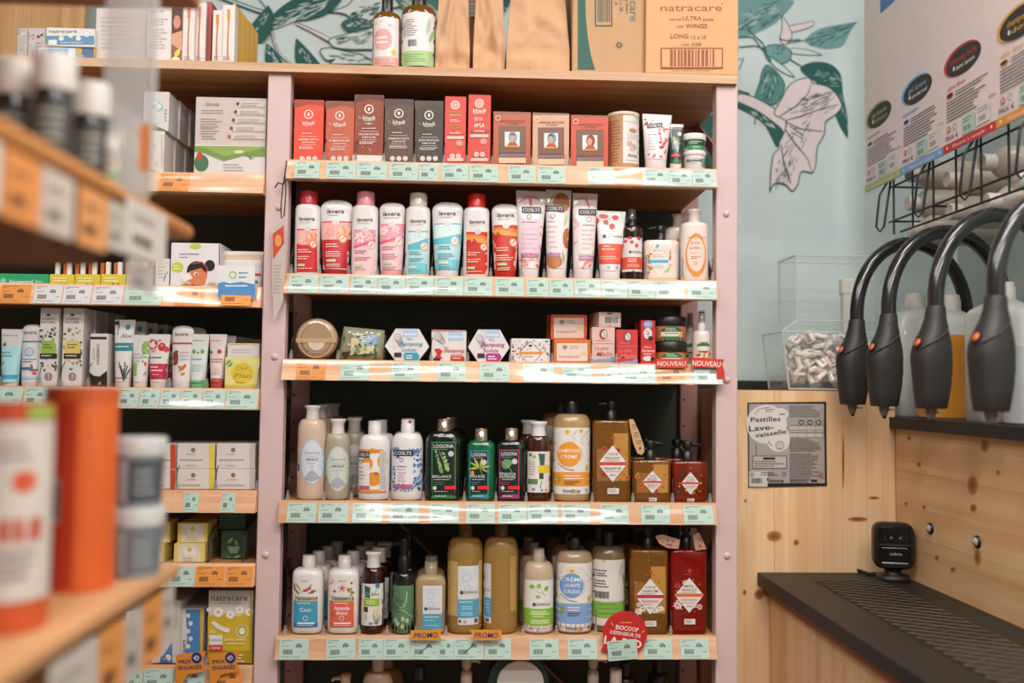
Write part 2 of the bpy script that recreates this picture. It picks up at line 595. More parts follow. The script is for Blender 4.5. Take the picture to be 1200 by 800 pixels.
# trumpet flower on the right
mu.append(G(c1([(50, 0), (270, 0), (275, 15), (200, 95), (110, 140), (60, 150), (50, 150)]), GR))
mu += hatch(1, 890, 20, 70, 40, 25, 46, DK2, 1.2) + hatch(2, 885, 18, 66, 36, 25, 22, PL, .9)
mu.append(G(c1([(320, 160), (370, 120), (450, 100), (530, 88), (500, 130), (470, 185), (400, 196), (345, 182)]), GR))
mu += hatch(3, 972, 41, 60, 30, 22, 30, DK2, 1.0)
mu.append(S(c1([(250, 175), (330, 160), (420, 140), (530, 88)]), 1.0, DK2))
outline(c1([(225, 60), (258, 110), (266, 150), (240, 180), (220, 160), (228, 110)]), PK, DK2, 1.0)
outline(c1([(255, 105), (355, 85), (350, 105), (270, 130)]), PK, DK2, .9)
outline(c1([(265, 195), (330, 200), (390, 222), (330, 222), (270, 215)]), PL, DK2, .9)
outline(c1([(160, 190), (215, 180), (262, 205), (255, 245), (200, 260), (165, 235)]), GR, DK2, 1.2)
mu += hatch(4, 911, 64, 28, 22, 60, 20, DK, 1.0)
outline(c1([(170, 225), (190, 235), (250, 280), (278, 312), (235, 295), (190, 262)]), PL, DK, 1.1)
for a in ([(50, 150), (110, 150), (160, 215), (185, 245)], [(55, 190), (120, 185), (165, 200)], [(90, 120), (150, 175), (165, 215)], [(260, 240), (310, 270), (360, 320), (380, 345)], [(215, 155), (240, 165), (300, 160)]):
    mu.append(S(c1(a), 1.6, DK2))
outline(c1([(170, 262), (215, 300), (238, 350), (205, 415), (160, 418), (118, 400), (138, 330), (150, 280)]), '4f8581', DK, 1.2)
mu += hatch(5, 901, 100, 42, 32, 80, 40, DK, 1.3) + hatch(6, 901, 100, 42, 32, 80, 12, PL, .8)
mu.append(G(c1([(300, 275), (350, 250), (420, 258), (462, 300), (472, 380), (490, 470), (491, 556), (462, 512), (436, 440), (452, 385), (400, 348), (335, 312)]), DK))
mu += hatch(7, 972, 92, 44, 24, -20, 26, '8fb0ad', .9) + hatch(8, 988, 130, 50, 14, -80, 12, '8fb0ad', .8)
outline(c1([(50, 380), (110, 390), (200, 440), (240, 480), (236, 540), (205, 590), (160, 500), (110, 455), (50, 430)]), PK, DK, 1.4)
mu.append(G(c1([(50, 408), (120, 440), (180, 480), (228, 520), (232, 545), (206, 592), (160, 505), (110, 465), (50, 432)]), DK))
mu += hatch(9, 893, 142, 46, 16, -38, 18, PL, .9)
outline(c1([(195, 458), (222, 405), (262, 338), (332, 313), (350, 335), (405, 348), (440, 375), (466, 425), (440, 462), (402, 490), (396, 540), (368, 592), (362, 660), (348, 694), (305, 690), (290, 740), (268, 768), (240, 742), (196, 738), (178, 772), (182, 690), (192, 622), (212, 600), (216, 572), (236, 532), (242, 488)]), PK, DK, 1.3)
for a in ([(242, 485), (300, 470), (380, 440), (455, 420)], [(242, 490), (300, 520), (390, 530)], [(238, 520), (280, 580), (330, 640), (345, 690)], [(222, 580), (232, 650), (262, 740)], [(215, 470), (280, 430), (330, 380), (345, 335)], [(255, 505), (310, 545), (310, 560), (262, 530)]):
    mu.append(S(c1(a), [1.2, 1.8, 1.2, .8][:len(a)], DK))
mu += hatch(30, 958, 118, 50, 40, 35, 30, DK, .8) + hatch(31, 915, 205, 40, 30, 80, 26, DK, .8) + hatch(32, 935, 160, 50, 34, 50, 24, DK, .8)
mu += hatch(10, 950, 125, 66, 50, 20, 34, DK, .7) + hatch(11, 925, 190, 60, 36, 70, 30, DK, .7)
mu.append(S(c1([(120, 470), (118, 500), (112, 495)]), 1.0, DK)); mu.append(S(c1([(50, 365), (95, 380)]), 2.0, DK)); mu.append(S(c1([(52, 240), (72, 235), (55, 280)]), 1.2, DK2))
# leaves and petals above the shelves
mu.append(G(c2([(46, 158), (80, 75), (150, 15), (260, -40), (420, -40), (405, 0), (345, 62), (250, 96), (150, 108)]), DK))
mu += hatch(12, 352, 16, 84, 30, 24, 60, PL, 1.3) + hatch(13, 345, 20, 70, 24, 24, 20, DK2, 1.0)
mu.append(S(c2([(50, 155), (160, 70), (300, 10)]), 1.0, '0f4540'))
mu.append(G(c2([(190, 180), (245, 235), (305, 305), (192, 305)]), DK)); mu += hatch(14, 358, 66, 26, 16, -55, 14, PL, .9)
mu.append(G(c2([(50, 205), (92, 240), (132, 305), (50, 305)]), DK)); mu += hatch(15, 319, 66, 26, 14, -60, 16, PL, 1.0)
mu.append(S(c2([(75, 140), (85, 200), (115, 260), (165, 305)]), 3.2, DK)); mu.append(S(c2([(77, 150), (88, 205), (116, 258), (160, 300)]), 1.4, PK))
mu.append(S(c2([(185, 110), (270, 150), (352, 195)]), [3.0, 4.5, 6.0], DK)); mu.append(S(c2([(190, 114), (270, 151), (350, 192)]), [1.5, 2.8, 4.0], PK))
mu.append(S(c2([(-190, -20), (0, 50), (80, 72)]), 5.0, DK)); mu.append(S(c2([(-190, -20), (0, 50), (78, 71)]), 2.2, PL))
mu.append(S(c2([(0, -20), (60, 55)]), 1.4, DK))
PT = 'c9d5d2'
outline(c2([(345, 190), (420, 165), (520, 140), (640, 120), (640, 240), (540, 235), (450, 235), (370, 225)]), PT, DK, 1.3)
outline(c2([(302, 240), (345, 228), (420, 245), (500, 262), (560, 305), (345, 305), (372, 280), (330, 285)]), PT, DK, 1.5)
outline(c2([(345, 60), (420, 70), (470, 110), (560, 90), (600, 20), (560, -20), (470, -10), (430, 30)]), PT, DK, 1.3)
outline(c2([(600, -20), (640, 40), (720, 10), (760, -20)]), PT, DK, 1.3)
mu += hatch(16, 420, 45, 60, 26, 10, 46, DK, .9) + hatch(17, 410, 68, 60, 14, -8, 20, DK, .9) + hatch(18, 428, 14, 46, 26, 20, 46, DK, 1.1)
mu.append(G(c2([(400, 118), (440, 90), (520, 95), (560, 130), (500, 150), (430, 150)]), DK2)); mu += hatch(19, 420, 30, 36, 14, 5, 16, PL, .9)
mu.append(G(c2([(640, -10), (900, -10), (900, 70), (800, 140), (700, 60)]), '4a6f69')); mu += hatch(20, 495, 12, 60, 30, -20, 40, PL, 1.0)
mu.append(G(c2([(1050, -10), (1200, -10), (1180, 40), (1130, 90), (1080, 60)]), DK)); mu += hatch(23, 580, 8, 36, 20, -20, 20, PL, .8)
# wallpaper seen through the side of the unit
mu.append(G([(812, 150), (842, 130), (846, 190), (836, 200), (812, 180)], DK2)); mu += hatch(21, 830, 165, 40, 40, 60, 30, PL, .9)
mu.append(G(c2([(-40, 160), (60, 30), (90, 90), (40, 200)]), DK)); mu += hatch(22, 305, 28, 34, 14, 50, 12, PL, .8)
mu = [(it[0], smooth(it[1]), it[2]) if it[0] == 'p' and len(it[1]) < 20 else it for it in mu]
printing(WALL, mu, wl, lambda x, z: -.05, 'mural_print', 0.0006, 0.75, 0.000012)

# ================================================================== shelving unit
PINK = mat('cbb0ae', 0.45)
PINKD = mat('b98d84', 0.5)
PINE = wood('pine_shelf', 'e3b692', 'd39c72', 'x', 0.5, 0.8, 1.0, .3)
PINEU = wood('pine_board', 'cf9a68', 'b87a48', 'x', 0.5, 1.0, 1.0, .3)
PINET = wood('pine_edge', 'dab795', 'cda27d', 'x', 0.55, 0.3, 1.6, .3)
BACKP = mat('4a5344', 0.7)
FILM = clear_mat('label_film', 0.028, 0.13, wavy=0.010)
UNIT = thing('shelving_unit', 'pink steel and pine shelving unit along the teal wall', 'shelving')
XA0, XA1 = P(313.2, 130, 0).x, P(340.3, 130, 0).x           # post between the bays
XB0, XB1 = P(839.3, 340, 0).x, P(864.6, 340, 0).x           # right-hand post
BAY = XB0 - XA1
XC1 = XA0 - BAY; XC0 = XC1 - (XA1 - XA0)                     # post beyond the left edge
DEP = 0.385
ZTOP = P(585, 81.3, -.01).z; ZTB = P(585, 91.0, -.01).z
for (x0, x1) in ((XA0, XA1), (XB0, XB1), (XC0, XC1)):
    cbox('post', x0, x1, 0.0, 0.035, 0.0, ZTB, PINK, UNIT, 0.002)
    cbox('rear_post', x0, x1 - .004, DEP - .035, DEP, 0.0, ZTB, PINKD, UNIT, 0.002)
for (x0, x1) in ((XA1, XB0), (XC1, XA0)):
    cbox('back_panel', x0 - .002, x1 + .002, DEP - .012, DEP - .004, 0.0, ZTB - .004, BACKP, UNIT)
for bxp in ((327, 243), (322, 418), (311.5, 650), (851, 250.5), (852, 445), (852, 651)):
    q = P(bxp[0], bxp[1], 0)
    b = MB().loft([(0, .0075, .0075, 2), (.002, .0072, .0072, 2), (.004, .005, .005, 2), (.0048, .0015, .0015, 2)], PINK, 16).xf(Matrix.Rotation(math.pi / 2, 4, 'X'))
    b.build('bolt', UNIT, q)
# holes punched in the rear posts
hm = MB().cyl(0, 0, 0, .001, .003, mat('17120f', .8), 10).xf(Matrix.Rotation(math.pi / 2, 4, 'X')).mesh('slot')
for (x0, x1) in ((XA0, XA1), (XB0, XB1)):
    for k in range(24):
        inst(hm, 'slot', UNIT, ((x0 + .009), DEP - .0352, 0.5 + k * .07))
# braces
def brace(p, q, wd=.03, th=.004):
    p, q = Vector(p), Vector(q)
    b = MB().box(-wd / 2, wd / 2, -th / 2, th / 2, 0, (q - p).length, PINKD)
    o = b.build('brace', UNIT, p)
    o.rotation_euler = (q - p).to_track_quat('Z', 'Y').to_euler()
def sbrace(ya, za, yb, zb, x):
    p, q = Vector((x, ya, za)), Vector((x, yb, zb))
    a = math.atan2(yb - ya, zb - za)
    MB().box(-.002, .002, -.015, .015, 0, (q - p).length, PINKD).build('brace', UNIT, p, (-a, 0, 0))
for x in (XA0 + .02, XB1 - .012):
    for (za, zb) in ((1.02, .78), (1.45, 1.72), (.6, .35), (1.80, 2.0)):
        sbrace(.03, za, DEP - .03, zb, x)
q0, q1 = P(462, 606, DEP - .03), P(512, 655, DEP - .03)
brace(q0, (q1.x + (q1.x - q0.x) * 3, DEP - .03, q1.z - (q0.z - q1.z) * 3))
# top board over both bays
XL = XC0 - .01
tb = cbox('top_board', XL, P(863.8, 92, -.01).x, -.01, DEP + .02, ZTB, ZTOP, PINEU, UNIT)
cbox('board_edge', XL, P(863.8, 92, -.01).x - 0, -.0125, -.0102, ZTB, ZTOP, PINET, UNIT)
# shelves
TILT = math.atan2(.015, .044)
RH = .046
RX0, RX1 = P(333, 331, -.012).x, P(840.3, 338, -.012).x
SH = {}
def shelf(key, ztop, x0, x1, fx0, fx1):
    s = cbox('shelf', x0, x1, .006, DEP - .014, ztop - .026, ztop - .003, PINEU, UNIT)
    c = s.location
    # sloping front batten that carries the labels
    prof = [(-.006, 0), (-.022, -RH), (.004, -RH), (.006, 0)]
    vs = []
    for xx in (fx0, fx1):
        vs += [(xx - c.x, y - c.y, ztop + z - c.z) for y, z in prof]
    MB().add(vs, [(0, 1, 2, 3), (7, 6, 5, 4), (0, 4, 5, 1), (1, 5, 6, 2), (2, 6, 7, 3), (3, 7, 4, 0)], PINE).build('front_batten', s)
    f = MB()
    f.box(fx0 + .002, fx1 - .002, -.0004, .0004, -RH * 1.02, -.006, FILM)
    fo = f.build('label_film', s, (0 - c.x, -.0105 - c.y, ztop + .002 - c.z), (-TILT, 0, 0))
    SH[key] = ztop
for k, y in ((1, 192.0), (2, 324.0), (3, 423.6), (4, 588.0), (5, 745.6)):
    shelf(k, P(585, y, -.008).z, XA1 - .001, XB0 + .001, RX0, RX1)
shelf(6, SH[5] - .30, XA1 - .001, XB0 + .001, RX0, RX1)
LX1 = P(308, 340, -.012).x
for k, y in (('a', 203.5), ('b', 336.0), ('c', 455.3), ('d', 575.0), ('e', 661.0), ('f', 781.0)):
    shelf(k, P(300, y, -.008).z, XC1 + .001, XA0 - .001, XC1 + .006, P(303.5, 450, -.02).x - .002)
SH['t'] = ZTOP + .003

# plywood end board standing on the top board
q0 = P(-260, 40, .30); q1 = P(98, 40, .30)
cbox('plywood_board', q0.x, q1.x, .30, .318, ZTOP + .001, ZTOP + .42, wood('ply', 'caa070', 'b98c5c', 'z', .5, 0.2, 1.0, .25))
tag_props(bpy.data.objects['plywood_board'], 'upright tan plywood board standing on top of the shelving unit', 'board')
# ================================================================== products
ROW = {}                                        # shelf -> list of (px centre, short name)
GLOSS = .28
def sh_fn(secs):
    def ab(z):
        if z <= secs[0][0]:
            return secs[0][1:4]
        for p, q in zip(secs, secs[1:]):
            if z <= q[0]:
                t = (z - p[0]) / max(q[0] - p[0], 1e-9)
                return tuple(p[i] + (q[i] - p[i]) * t for i in (1, 2, 3))
        return secs[-1][1:4]
    def surf(x, z):
        a, b, n = ab(z)
        u = min(abs(x / a), 0.999) if a > 0 else 0
        return -b * (1 - u ** n) ** (1 / n)
    surf.half = lambda z: ab(z)[0] * .992
    return surf

class Pr:
    """a product standing on a shelf; sized from its outline in the photo at its own depth"""
    def __init__(s, shelf, name, label, cat, box, d, short=None, yf=.016, up=0.0, group=None, rz=0.0):
        x0, x1, yt = box[:3]
        s.shelf, s.short = shelf, short or label
        s.yf, s.d = yf, d
        s.zb = SH[shelf] + up
        xm = (x0 + x1) / 2
        s.x = P(xm, (yt + (box[3] if len(box) > 3 else yt + 40)) / 2, yf).x
        if len(box) > 3:
            yb = box[3]
        else:
            yb = yt + 60
        s.w = P(x1, (yt + yb) / 2, yf).x - P(x0, (yt + yb) / 2, yf).x
        s.h = P(xm, yt, yf).z - s.zb
        s.root = thing(name, label, cat, (s.x, yf + d / 2, s.zb), (0, 0, rz), group)
        s.surf = lambda x, z: -d / 2
        s.pm = 1080.0 / (yf - CAM.y)             # pixels per metre here
        if up == 0.0:
            ROW.setdefault(shelf, []).append((xm, s.short))
    def L(s, px, py):
        q = P(px, py, s.yf)
        return q.x - s.x, q.z - s.zb
    def z(s, py, px=None):
        return P(px or s.pxm(), py, s.yf).z - s.zb
    def pxm(s):
        return 600
    def print(s, items, name='print', rough=.42, eps=.0004):
        printing(s.root, items, s.L, s.surf, name, eps, rough, half=getattr(s.surf, 'half', None), zlim=(.0006, s.h - .0004))
        return s
    def box(s, c, rough=.45, flap=True, bev=.0008):
        m = mat(c, rough)
        MB().box(-s.w / 2, s.w / 2, -s.d / 2, s.d / 2, 0, s.h, m, bev).build('carton', s.root)
        if flap:
            MB().box(-s.w / 2 + .002, s.w / 2 - .002, -s.d / 2 + .0015, s.d / 2 - .004, s.h - .0004, s.h + .0006, m).build('flap', s.root)
        return s
    def body(s, secs, m, name='body', K=44):
        MB().loft(secs, m, K).build(name, s.root)
        s.surf = sh_fn(secs)
        return s
    def add(s, name, mb):
        return mb.build(name, s.root)

def vz(pr, px, py): return P(px, py, pr.yf).z - pr.zb

def bottle(shelf, label, short, box, d, bodyc, capc, neckw, ysh, ycap0, prints=(), n=2.6, ratio=None, cap='plain', rough=.3, trans=0.0, name='shampoo_bottle', cat='bottle', capw=None, yf=.016, up=0.0, round_=.5, ior=1.4, caprough=.35, capd=None, base=.96):
    """box: x0,x1,top,bottom px; ysh: y px where the shoulder starts; ycap0: y px of the cap's foot; neckw/capw px"""
    p = Pr(shelf, name, label, cat, box, d, short, yf, up)
    k = 1 / p.pm
    xm = (box[0] + box[1]) / 2
    zs, zc, zt = vz(p, xm, ysh), vz(p, xm, ycap0), p.h
    a, b = p.w / 2, d / 2
    nw = neckw * k / 2
    secs = [(0, a * base * .97, b * base * .97, n), (.002, a * base, b * base, n), (min(.012, zs * .2), a, b, n), (zs, a, b, n)]
    for i in range(1, 8):
        t = i / 7.0
        g = math.cos(t * math.pi / 2) ** round_ if t < 1 else 0.0
        secs.append((zs + (zc - zs) * (math.sin(t * math.pi / 2) if round_ <= 1 else t), nw + (a - nw) * g, min(nw, b) + (b - min(nw, b)) * g, n + (2 - n) * t))
    m = mat(bodyc, rough, trans=trans, ior=ior, coat=.3) if isinstance(bodyc, str) else bodyc
    p.body(secs, m, 'body')
    cw = (capw or neckw * 1.15) * k / 2
    cm = mat(capc, caprough, coat=.2) if isinstance(capc, str) else capc
    c = MB()
    if cap == 'plain':
        c.loft([(zc - .001, cw, cw, 2), (zt - .002, cw * .98, cw * .98, 2), (zt, cw * .9, cw * .9, 2)], cm)
    elif cap == 'flare':                       # collar that widens to a flat disc top
        c.loft([(zc - .001, cw * .84, cw * .84, 2), (zc + (zt - zc) * .5, cw * .74, cw * .74, 2), (zc + (zt - zc) * .72, cw * .8, cw * .8, 2), (zc + (zt - zc) * .84, cw, cw * .9, 2), (zt - .001, cw, cw * .9, 2), (zt, cw * .95, cw * .85, 2)], cm)
    elif cap == 'flip':
        c.loft([(zc - .001, cw, cw, 2), (zc + (zt - zc) * .6, cw, cw, 2), (zc + (zt - zc) * .62, cw * .96, cw * .96, 2), (zt - .002, cw * .98, cw * .98, 2), (zt, cw * .94, cw * .94, 2)], cm)
    if cap != 'none':
        c.build('cap', p.root)
    if prints:
        p.print(prints)
    return p

def pump(p, z0, cw, hgt, c, side=1, back=0.0, x=0.0):
    """dispensing head: collar, stem and nozzle; cw collar radius in m"""
    m = mat(c, .35) if isinstance(c, str) else c
    g = MB()
    g.loft([(z0 - .002, cw, cw, 2), (z0 + hgt * .44, cw, cw, 2), (z0 + hgt * .46, cw * .9, cw * .9, 2), (z0 + hgt * .52, cw * .88, cw * .88, 2)], m, 20, cx=x)
    g.build('collar', p.root)
    s = MB()
    s.cyl(x, 0, z0 + hgt * .40, z0 + hgt * .75, cw * .58, m, 16)
    s.loft([(z0 + hgt * .62, cw * .8, cw * .8, 2), (z0 + hgt * .95, cw * .95, cw * .95, 2), (z0 + hgt, cw * .82, cw * .82, 2)], m, 16, cx=x)
    ln = cw * 2.3
    zz = z0 + hgt * .86
    s.tube([(x, 0, zz), (x + side * ln * .5, back * .5, zz), (x + side * ln * .9, back, zz - hgt * .02), (x + side * ln, back, zz - hgt * .1)], [cw * .42, cw * .38, cw * .3, cw * .26], m, 10)
    s.build('pump_head', p.root)

def tube(shelf, label, short, box, d, bodyc, capc, wtop, wbot, ycap, prints=(), top='crimp', rough=.3, name='cream_tube', yf=.016, lean=0.0, capw=None):
    """squeeze tube standing on its cap: wtop/wbot px widths, ycap px of the cap's top edge"""
    p = Pr(shelf, name, label, 'tube', box, d, short, yf)
    k = 1 / p.pm
    xm = (box[0] + box[1]) / 2
    zc, zt = vz(p, xm, ycap), p.h
    at, ab_ = wtop * k / 2, wbot * k / 2
    cw = (capw or wbot * .97) * k / 2
    secs = []
    if top == 'crimp':
        for i in range(7):
            t = i / 6
            secs.append((zc + (zt - .006 - zc) * t, ab_ + (at - ab_) * t, d / 2 * (1 - t) ** .75 + .0012, 2.0 + t * 1.2))
        secs.append((zt, at, .0012, 3.5))
    else:                                       # rounded top
        zr = zt - at * .62
        for i in range(6):
            t = i / 5
            secs.append((zc + (zr - zc) * t, ab_ + (at - ab_) * t ** .8, d / 2 * (1 - .55 * t), 2.2))
        for i in range(1, 7):
            t = i / 6
            secs.append((zr + (zt - zr) * math.sin(t * math.pi / 2), at * max(math.cos(t * math.pi / 2), .12) ** .62, d / 2 * .45 * (1 - t) + .0015, 2.2))
    p.body(secs, mat(bodyc, rough, coat=.4), 'body', 32)
    MB().loft([(0, cw * .97, d / 2 * .93, 2.2), (.002, cw, d / 2 * .97, 2.2), (zc + .001, cw * 1.01, d / 2 * .98, 2.2)], mat(capc, .35)).build('cap', p.root)
    if prints:
        p.print(prints)
    if lean:
        p.root.rotation_euler = (0, math.radians(lean), 0)
    return p

def behind(p, n, dy, label, dx=0.0):
    for i in range(n):
        c = copy_tree(p.root)
        c.location.y += dy * (i + 1); c.location.x += dx * (i + 1)
        c['label'] = label[i] if isinstance(label, (list, tuple)) else label
        if not isinstance(label, (list, tuple)) and n > 1:
            c['group'] = label

W_, K_ = 'ded5d2', '26211f'
# ---------------------------------------------------------------- top board
AMB = mat('8a5a10', .15, trans=.45, ior=1.35, coat=.4)
p = bottle('t', 'amber pump bottle with pink circle label on the top board', 'amber pink', (435, 469, -14, 77), .062, AMB, '171514', 14, 20, 11, n=2.2, capw=14)
p.print([R(435.5, 20, 468.5, 76.5, 'd9d3d2'), E(448, 46, 11.5, 13, 'd79c98'), N(441, 42.5, 456, 2, 5.5, 'e8dedc'), E(461, 61, 2.5, 3.5, 'd8b23a'), R(435.5, 66, 468.5, 76.5, 'd9a49c'), N(440, 69, 464, 3, 2.2, 'b96f6a'), SCAT(5, 440, 22, 468, 32, 7, .6, 1.6, ['d7c26a', 'b9b4a8', 'c8a2a0'])])
p = bottle('t', 'amber pump bottle with barcode and green band on the top board', 'amber green', (469, 510, -16, 77), .07, AMB, '171514', 20, 14, 3, n=2.2, capw=18)
p.print([R(469.5, 14, 509.5, 76.8, 'dad5d3'), N(472, 22, 489, 8, 2.6, '4a4543'), B(478, 46, 488, 54, '3a3634'), R(469.5, 59, 509.5, 76.8, '9fc07f'), N(474, 63, 500, 4, 2.6, '6f9152'), LF(502, 30, 22, 5, 80, 'b6b9b2'), LF(506, 40, 20, 4, 70, '8fb56a')])
# kraft paper bags, creased
KRAFT = mat('cfa27a', .7, noise=.1)
def bag(label, x0, x1, yf, d, seed, hp=1.25, lab=False):
    p = Pr('t', 'paper_bag', label, 'paper bag', (x0, x1, -30, 79), d, 'bag', yf)
    rr = random.Random(seed)
    nx, nz = 14, 22
    H = p.h * hp
    b = MB()
    def face(fn, m):
        vs = [fn(i / nx, j / nz) for j in range(nz + 1) for i in range(nx + 1)]
        b.add(vs, [(j * (nx + 1) + i, j * (nx + 1) + i + 1, (j + 1) * (nx + 1) + i + 1, (j + 1) * (nx + 1) + i) for j in range(nz) for i in range(nx)], m, True)
    J = {}
    def jit(i, j, k, a):
        return J.setdefault((round(i * nx), round(j * nz), k), rr.uniform(-a, a))
    cr = [(rr.uniform(0, 1), rr.uniform(.05, .6), rr.uniform(0, 3.14), rr.uniform(.003, .009)) for _ in range(9)]
    def crease(u, v):
        return sum(a * math.exp(-((((u - x) * math.sin(t) - (v - y) * 2.2 * math.cos(t))) / .09) ** 2) * (1 if k % 2 else -1) for k, (x, y, t, a) in enumerate(cr)) + jit(u, v, 0, .0018)
    def wid(v): return p.w / 2 * (1 - .30 * max(0, v - .2))
    def dep(v): return d / 2 * (1 - .86 * v ** 1.6)
    face(lambda u, v: ((u * 2 - 1) * wid(v), -dep(v) + (crease(u, v) if 0 < u < 1 else 0), v * H), KRAFT)
    face(lambda u, v: ((1 - u * 2) * wid(v), dep(v) + (jit(u, v, 1, .006) if 0 < u < 1 else 0), v * H), KRAFT)
    def gus(sg):
        def fn(u, v):
            t = u * 2 - 1
            y = t * dep(v) * sg
            inn = (1 - abs(t)) * v * p.w * .22
            return (sg * (wid(v) - inn), y, v * H)
        return fn
    face(gus(1), KRAFT); face(gus(-1), KRAFT)
    b.build('bag_body', p.root)
    MB().box(-p.w / 2 * .98, p.w / 2 * .98, -d / 2 * .98, d / 2 * .98, 0, .002, KRAFT).build('bag_base', p.root)
    MB().box(-wid(1) * .98, wid(1) * .98, -dep(1) - .006, dep(1) + .004, H - .03, H, KRAFT, .002).build('folded_top', p.root)
    return p
bag('narrow creased kraft paper bag beside the amber bottles', 511, 551, .03, .09, 3)
bag('slim kraft paper bag between two other kraft bags', 555, 592, .035, .09, 4)
bag('wide crumpled kraft paper bag beside the cardboard boxes', 594, 668, .02, .12, 5)
p = bag('kraft paper bag with white sticker behind the narrow bags', 532, 572, .16, .08, 6)
printing(p.root, [R(538, 2, 561, 18, 'd8d2cd'), N(541, 5, 558, 4, 3, '8c8580')], p.L, lambda x, z: -.032, 'sticker', .0005)
# cardboard boxes
CARD = 'c79d70'
p = Pr('t', 'cardboard_box', 'cardboard box with dark green curved stripe on the top board', 'cardboard box', (671, 756, -40, 83), .25, 'box', .01)
p.box('bd9670', .8, bev=.002)
p.print([G([(677, -20), (686, -20), (686.5, 20), (689, 45), (692.5, 65), (697.5, 82), (677, 81.5)], '40645a'), R(697, -6, 717.5, 31, '3f6158'), R(698.6, -6, 716, 29.5, 'bd9670'), B(700, -4, 715, 26, '3f5850'), X('6 x 30', 728, 6, 4, '6f7265', a=-90, b=.01), X('panty liners', 735, 3, 4, '6f7265', a=-90), X('natracare', 743, -2, 10, '6d7a6d', a=-90, i=0), X('60', 722, 4, 3, '6f7265', a=-90)] + [S([(725.5 + 1.5 * math.cos(i * .785), 53 + 1.5 * math.sin(i * .785)), (725.5 + 4 * math.cos(i * .785), 53 + 4 * math.sin(i * .785))], .9, '2f4a42') for i in range(8)], rough=.8)
p = Pr('t', 'cardboard_box', 'tan cardboard box of long ultra pads at the end of the top board', 'cardboard box', (757, 865.5, -40, 86), .27, 'box', -.004)
p.box('d0a276', .8, bev=.002)
BR = '9a5b45'
p.print([X('natracare', 810, 9, 8, BR, 72, b=.004), E(846, 5, .9, .9, BR), X('natural', 791, 22.5, 3, BR, 14), X('ULTRA', 811, 21.5, 5, BR, 22, b=.01), X('pads', 830, 22.5, 3.6, BR, 12), X('with', 797, 31, 3, BR, 8), X('WINGS', 816, 30.5, 5, BR, 25, b=.01), X('LONG', 796, 42.5, 5, BR, 21, b=.01), X('12 x 10', 819, 43.5, 4.2, BR, 17), X('CODE', 803, 52.5, 2.6, BR, 9), X('3104', 816, 52, 4, BR, 11, b=.01), R(774, 56, 847, 80.5, BR), R(775.6, 57.8, 845.4, 78.7, 'd0a276'), B(785, 58.5, 837, 78, BR), X('5 65 164 01 003126 1', 811, 82.5, 2, BR, 48)], rough=.8)
# toothbrush packs above the cloth boxes
def flatbox(shelf, label, short, box, d, c, prints, name='carton_box', cat='box', yf=.016, up=0.0, rough=.45, rz=0.0, flap=True):
    p = Pr(shelf, name, label, cat, box, d, short, yf, up, rz=rz)
    p.box(c, rough, flap)
    if prints:
        p.print(prints, rough=rough)
    return p
flatbox('t', 'tall white carton printed with small grey text on the top board', 'white carton', (172, 201, 8, 73), .06, 'd6cfcd', [X('Brosse', 186, 13, 2.5, '7f7a78', 12), N(176, 22, 197, 3, 3, '9a9492'), N(177, 34, 196, 7, 3.6, 'a8a2a0'), E(176, 69.5, 2.2, 2.2, '5a5553')])
flatbox('t', 'carton showing a smiling red-haired face beside the toothbrush packs', 'face carton', (201, 214, 6, 73), .05, '8a5a4c', [R(201.3, 10, 213.5, 40, '4b2a22'), E(207.5, 26, 4.2, 8, 'c98768'), E(206.5, 34, 2.6, 1.2, 'a23b3a'), G([(201.3, 40), (213.5, 36), (213.5, 60), (201.3, 52)], 'cf9a7c'), LF(208, 62, 12, 6, 60, 'd8c64a'), E(206, 70, 5, 3.4, 'e3dfb0')])
def brushpack(x0, x1, yt, brush, label, yf):
    xm = (x0 + x1) / 2
    return flatbox('t', label, 'brush', (x0, x1, yt, 74), .028, 'dcd2ce', [S([(xm - 1, 70), (xm - .5, 45), (xm + .6, 24)], [2.2, 1.8, 1.6], 'b9764a'), R(xm - 1.6, yt + 5, xm + 2.6, yt + 17, brush), R(xm - .4, yt + 5, xm + 1.6, yt + 22, 'b97a50'), N(x0 + 1.5, 66, x1 - 1.5, 3, 2, '8d8683')], 'toothbrush_pack', 'toothbrush', yf)
brushpack(214, 228, 4, 'd88d92', 'white toothbrush pack with pink bristles next to the face carton', .016)
brushpack(226, 241, 3, 'd9898d', 'white toothbrush pack in front of the red pack backs', .03)
flatbox('t', 'red toothbrush pack seen from its side', 'red pack', (241, 248, 2, 60), .10, 'a8403c', [], 'toothbrush_pack', 'toothbrush', .04)
brushpack(249, 260, 12, 'd8ae52', 'white toothbrush pack with yellow bristles next to the red pack', .016)
brushpack(260, 275, 6, 'd8b24c', 'white toothbrush pack in front of the yellow pack backs', .022)
for i in range(8):
    x = 272 + i * 2.9
    flatbox('t', ('first', 'second', 'third', 'fourth', 'fifth', 'sixth', 'seventh', 'eighth')[i] + ' yellow toothbrush pack in the receding row', 'yellow pack', (x, x + 3.2, 4 + i * 3.6, 73), .06, 'ecb83a' if i % 2 else 'e3aa30', [], 'toothbrush_pack', 'toothbrush', .03 + i * .03).root['group'] = 'yellow toothbrush packs'
flatbox('t', 'silver foil pouch standing by the plywood board', 'foil', (20, 31, 33, 70), .03, 'b5b0ae', [SCAT(8, 21, 35, 30, 68, 26, .6, 1.5, ['d9d5d2', '8b8684', 'c7a09a'])], 'foil_pouch', 'pouch', .04, rough=.25)
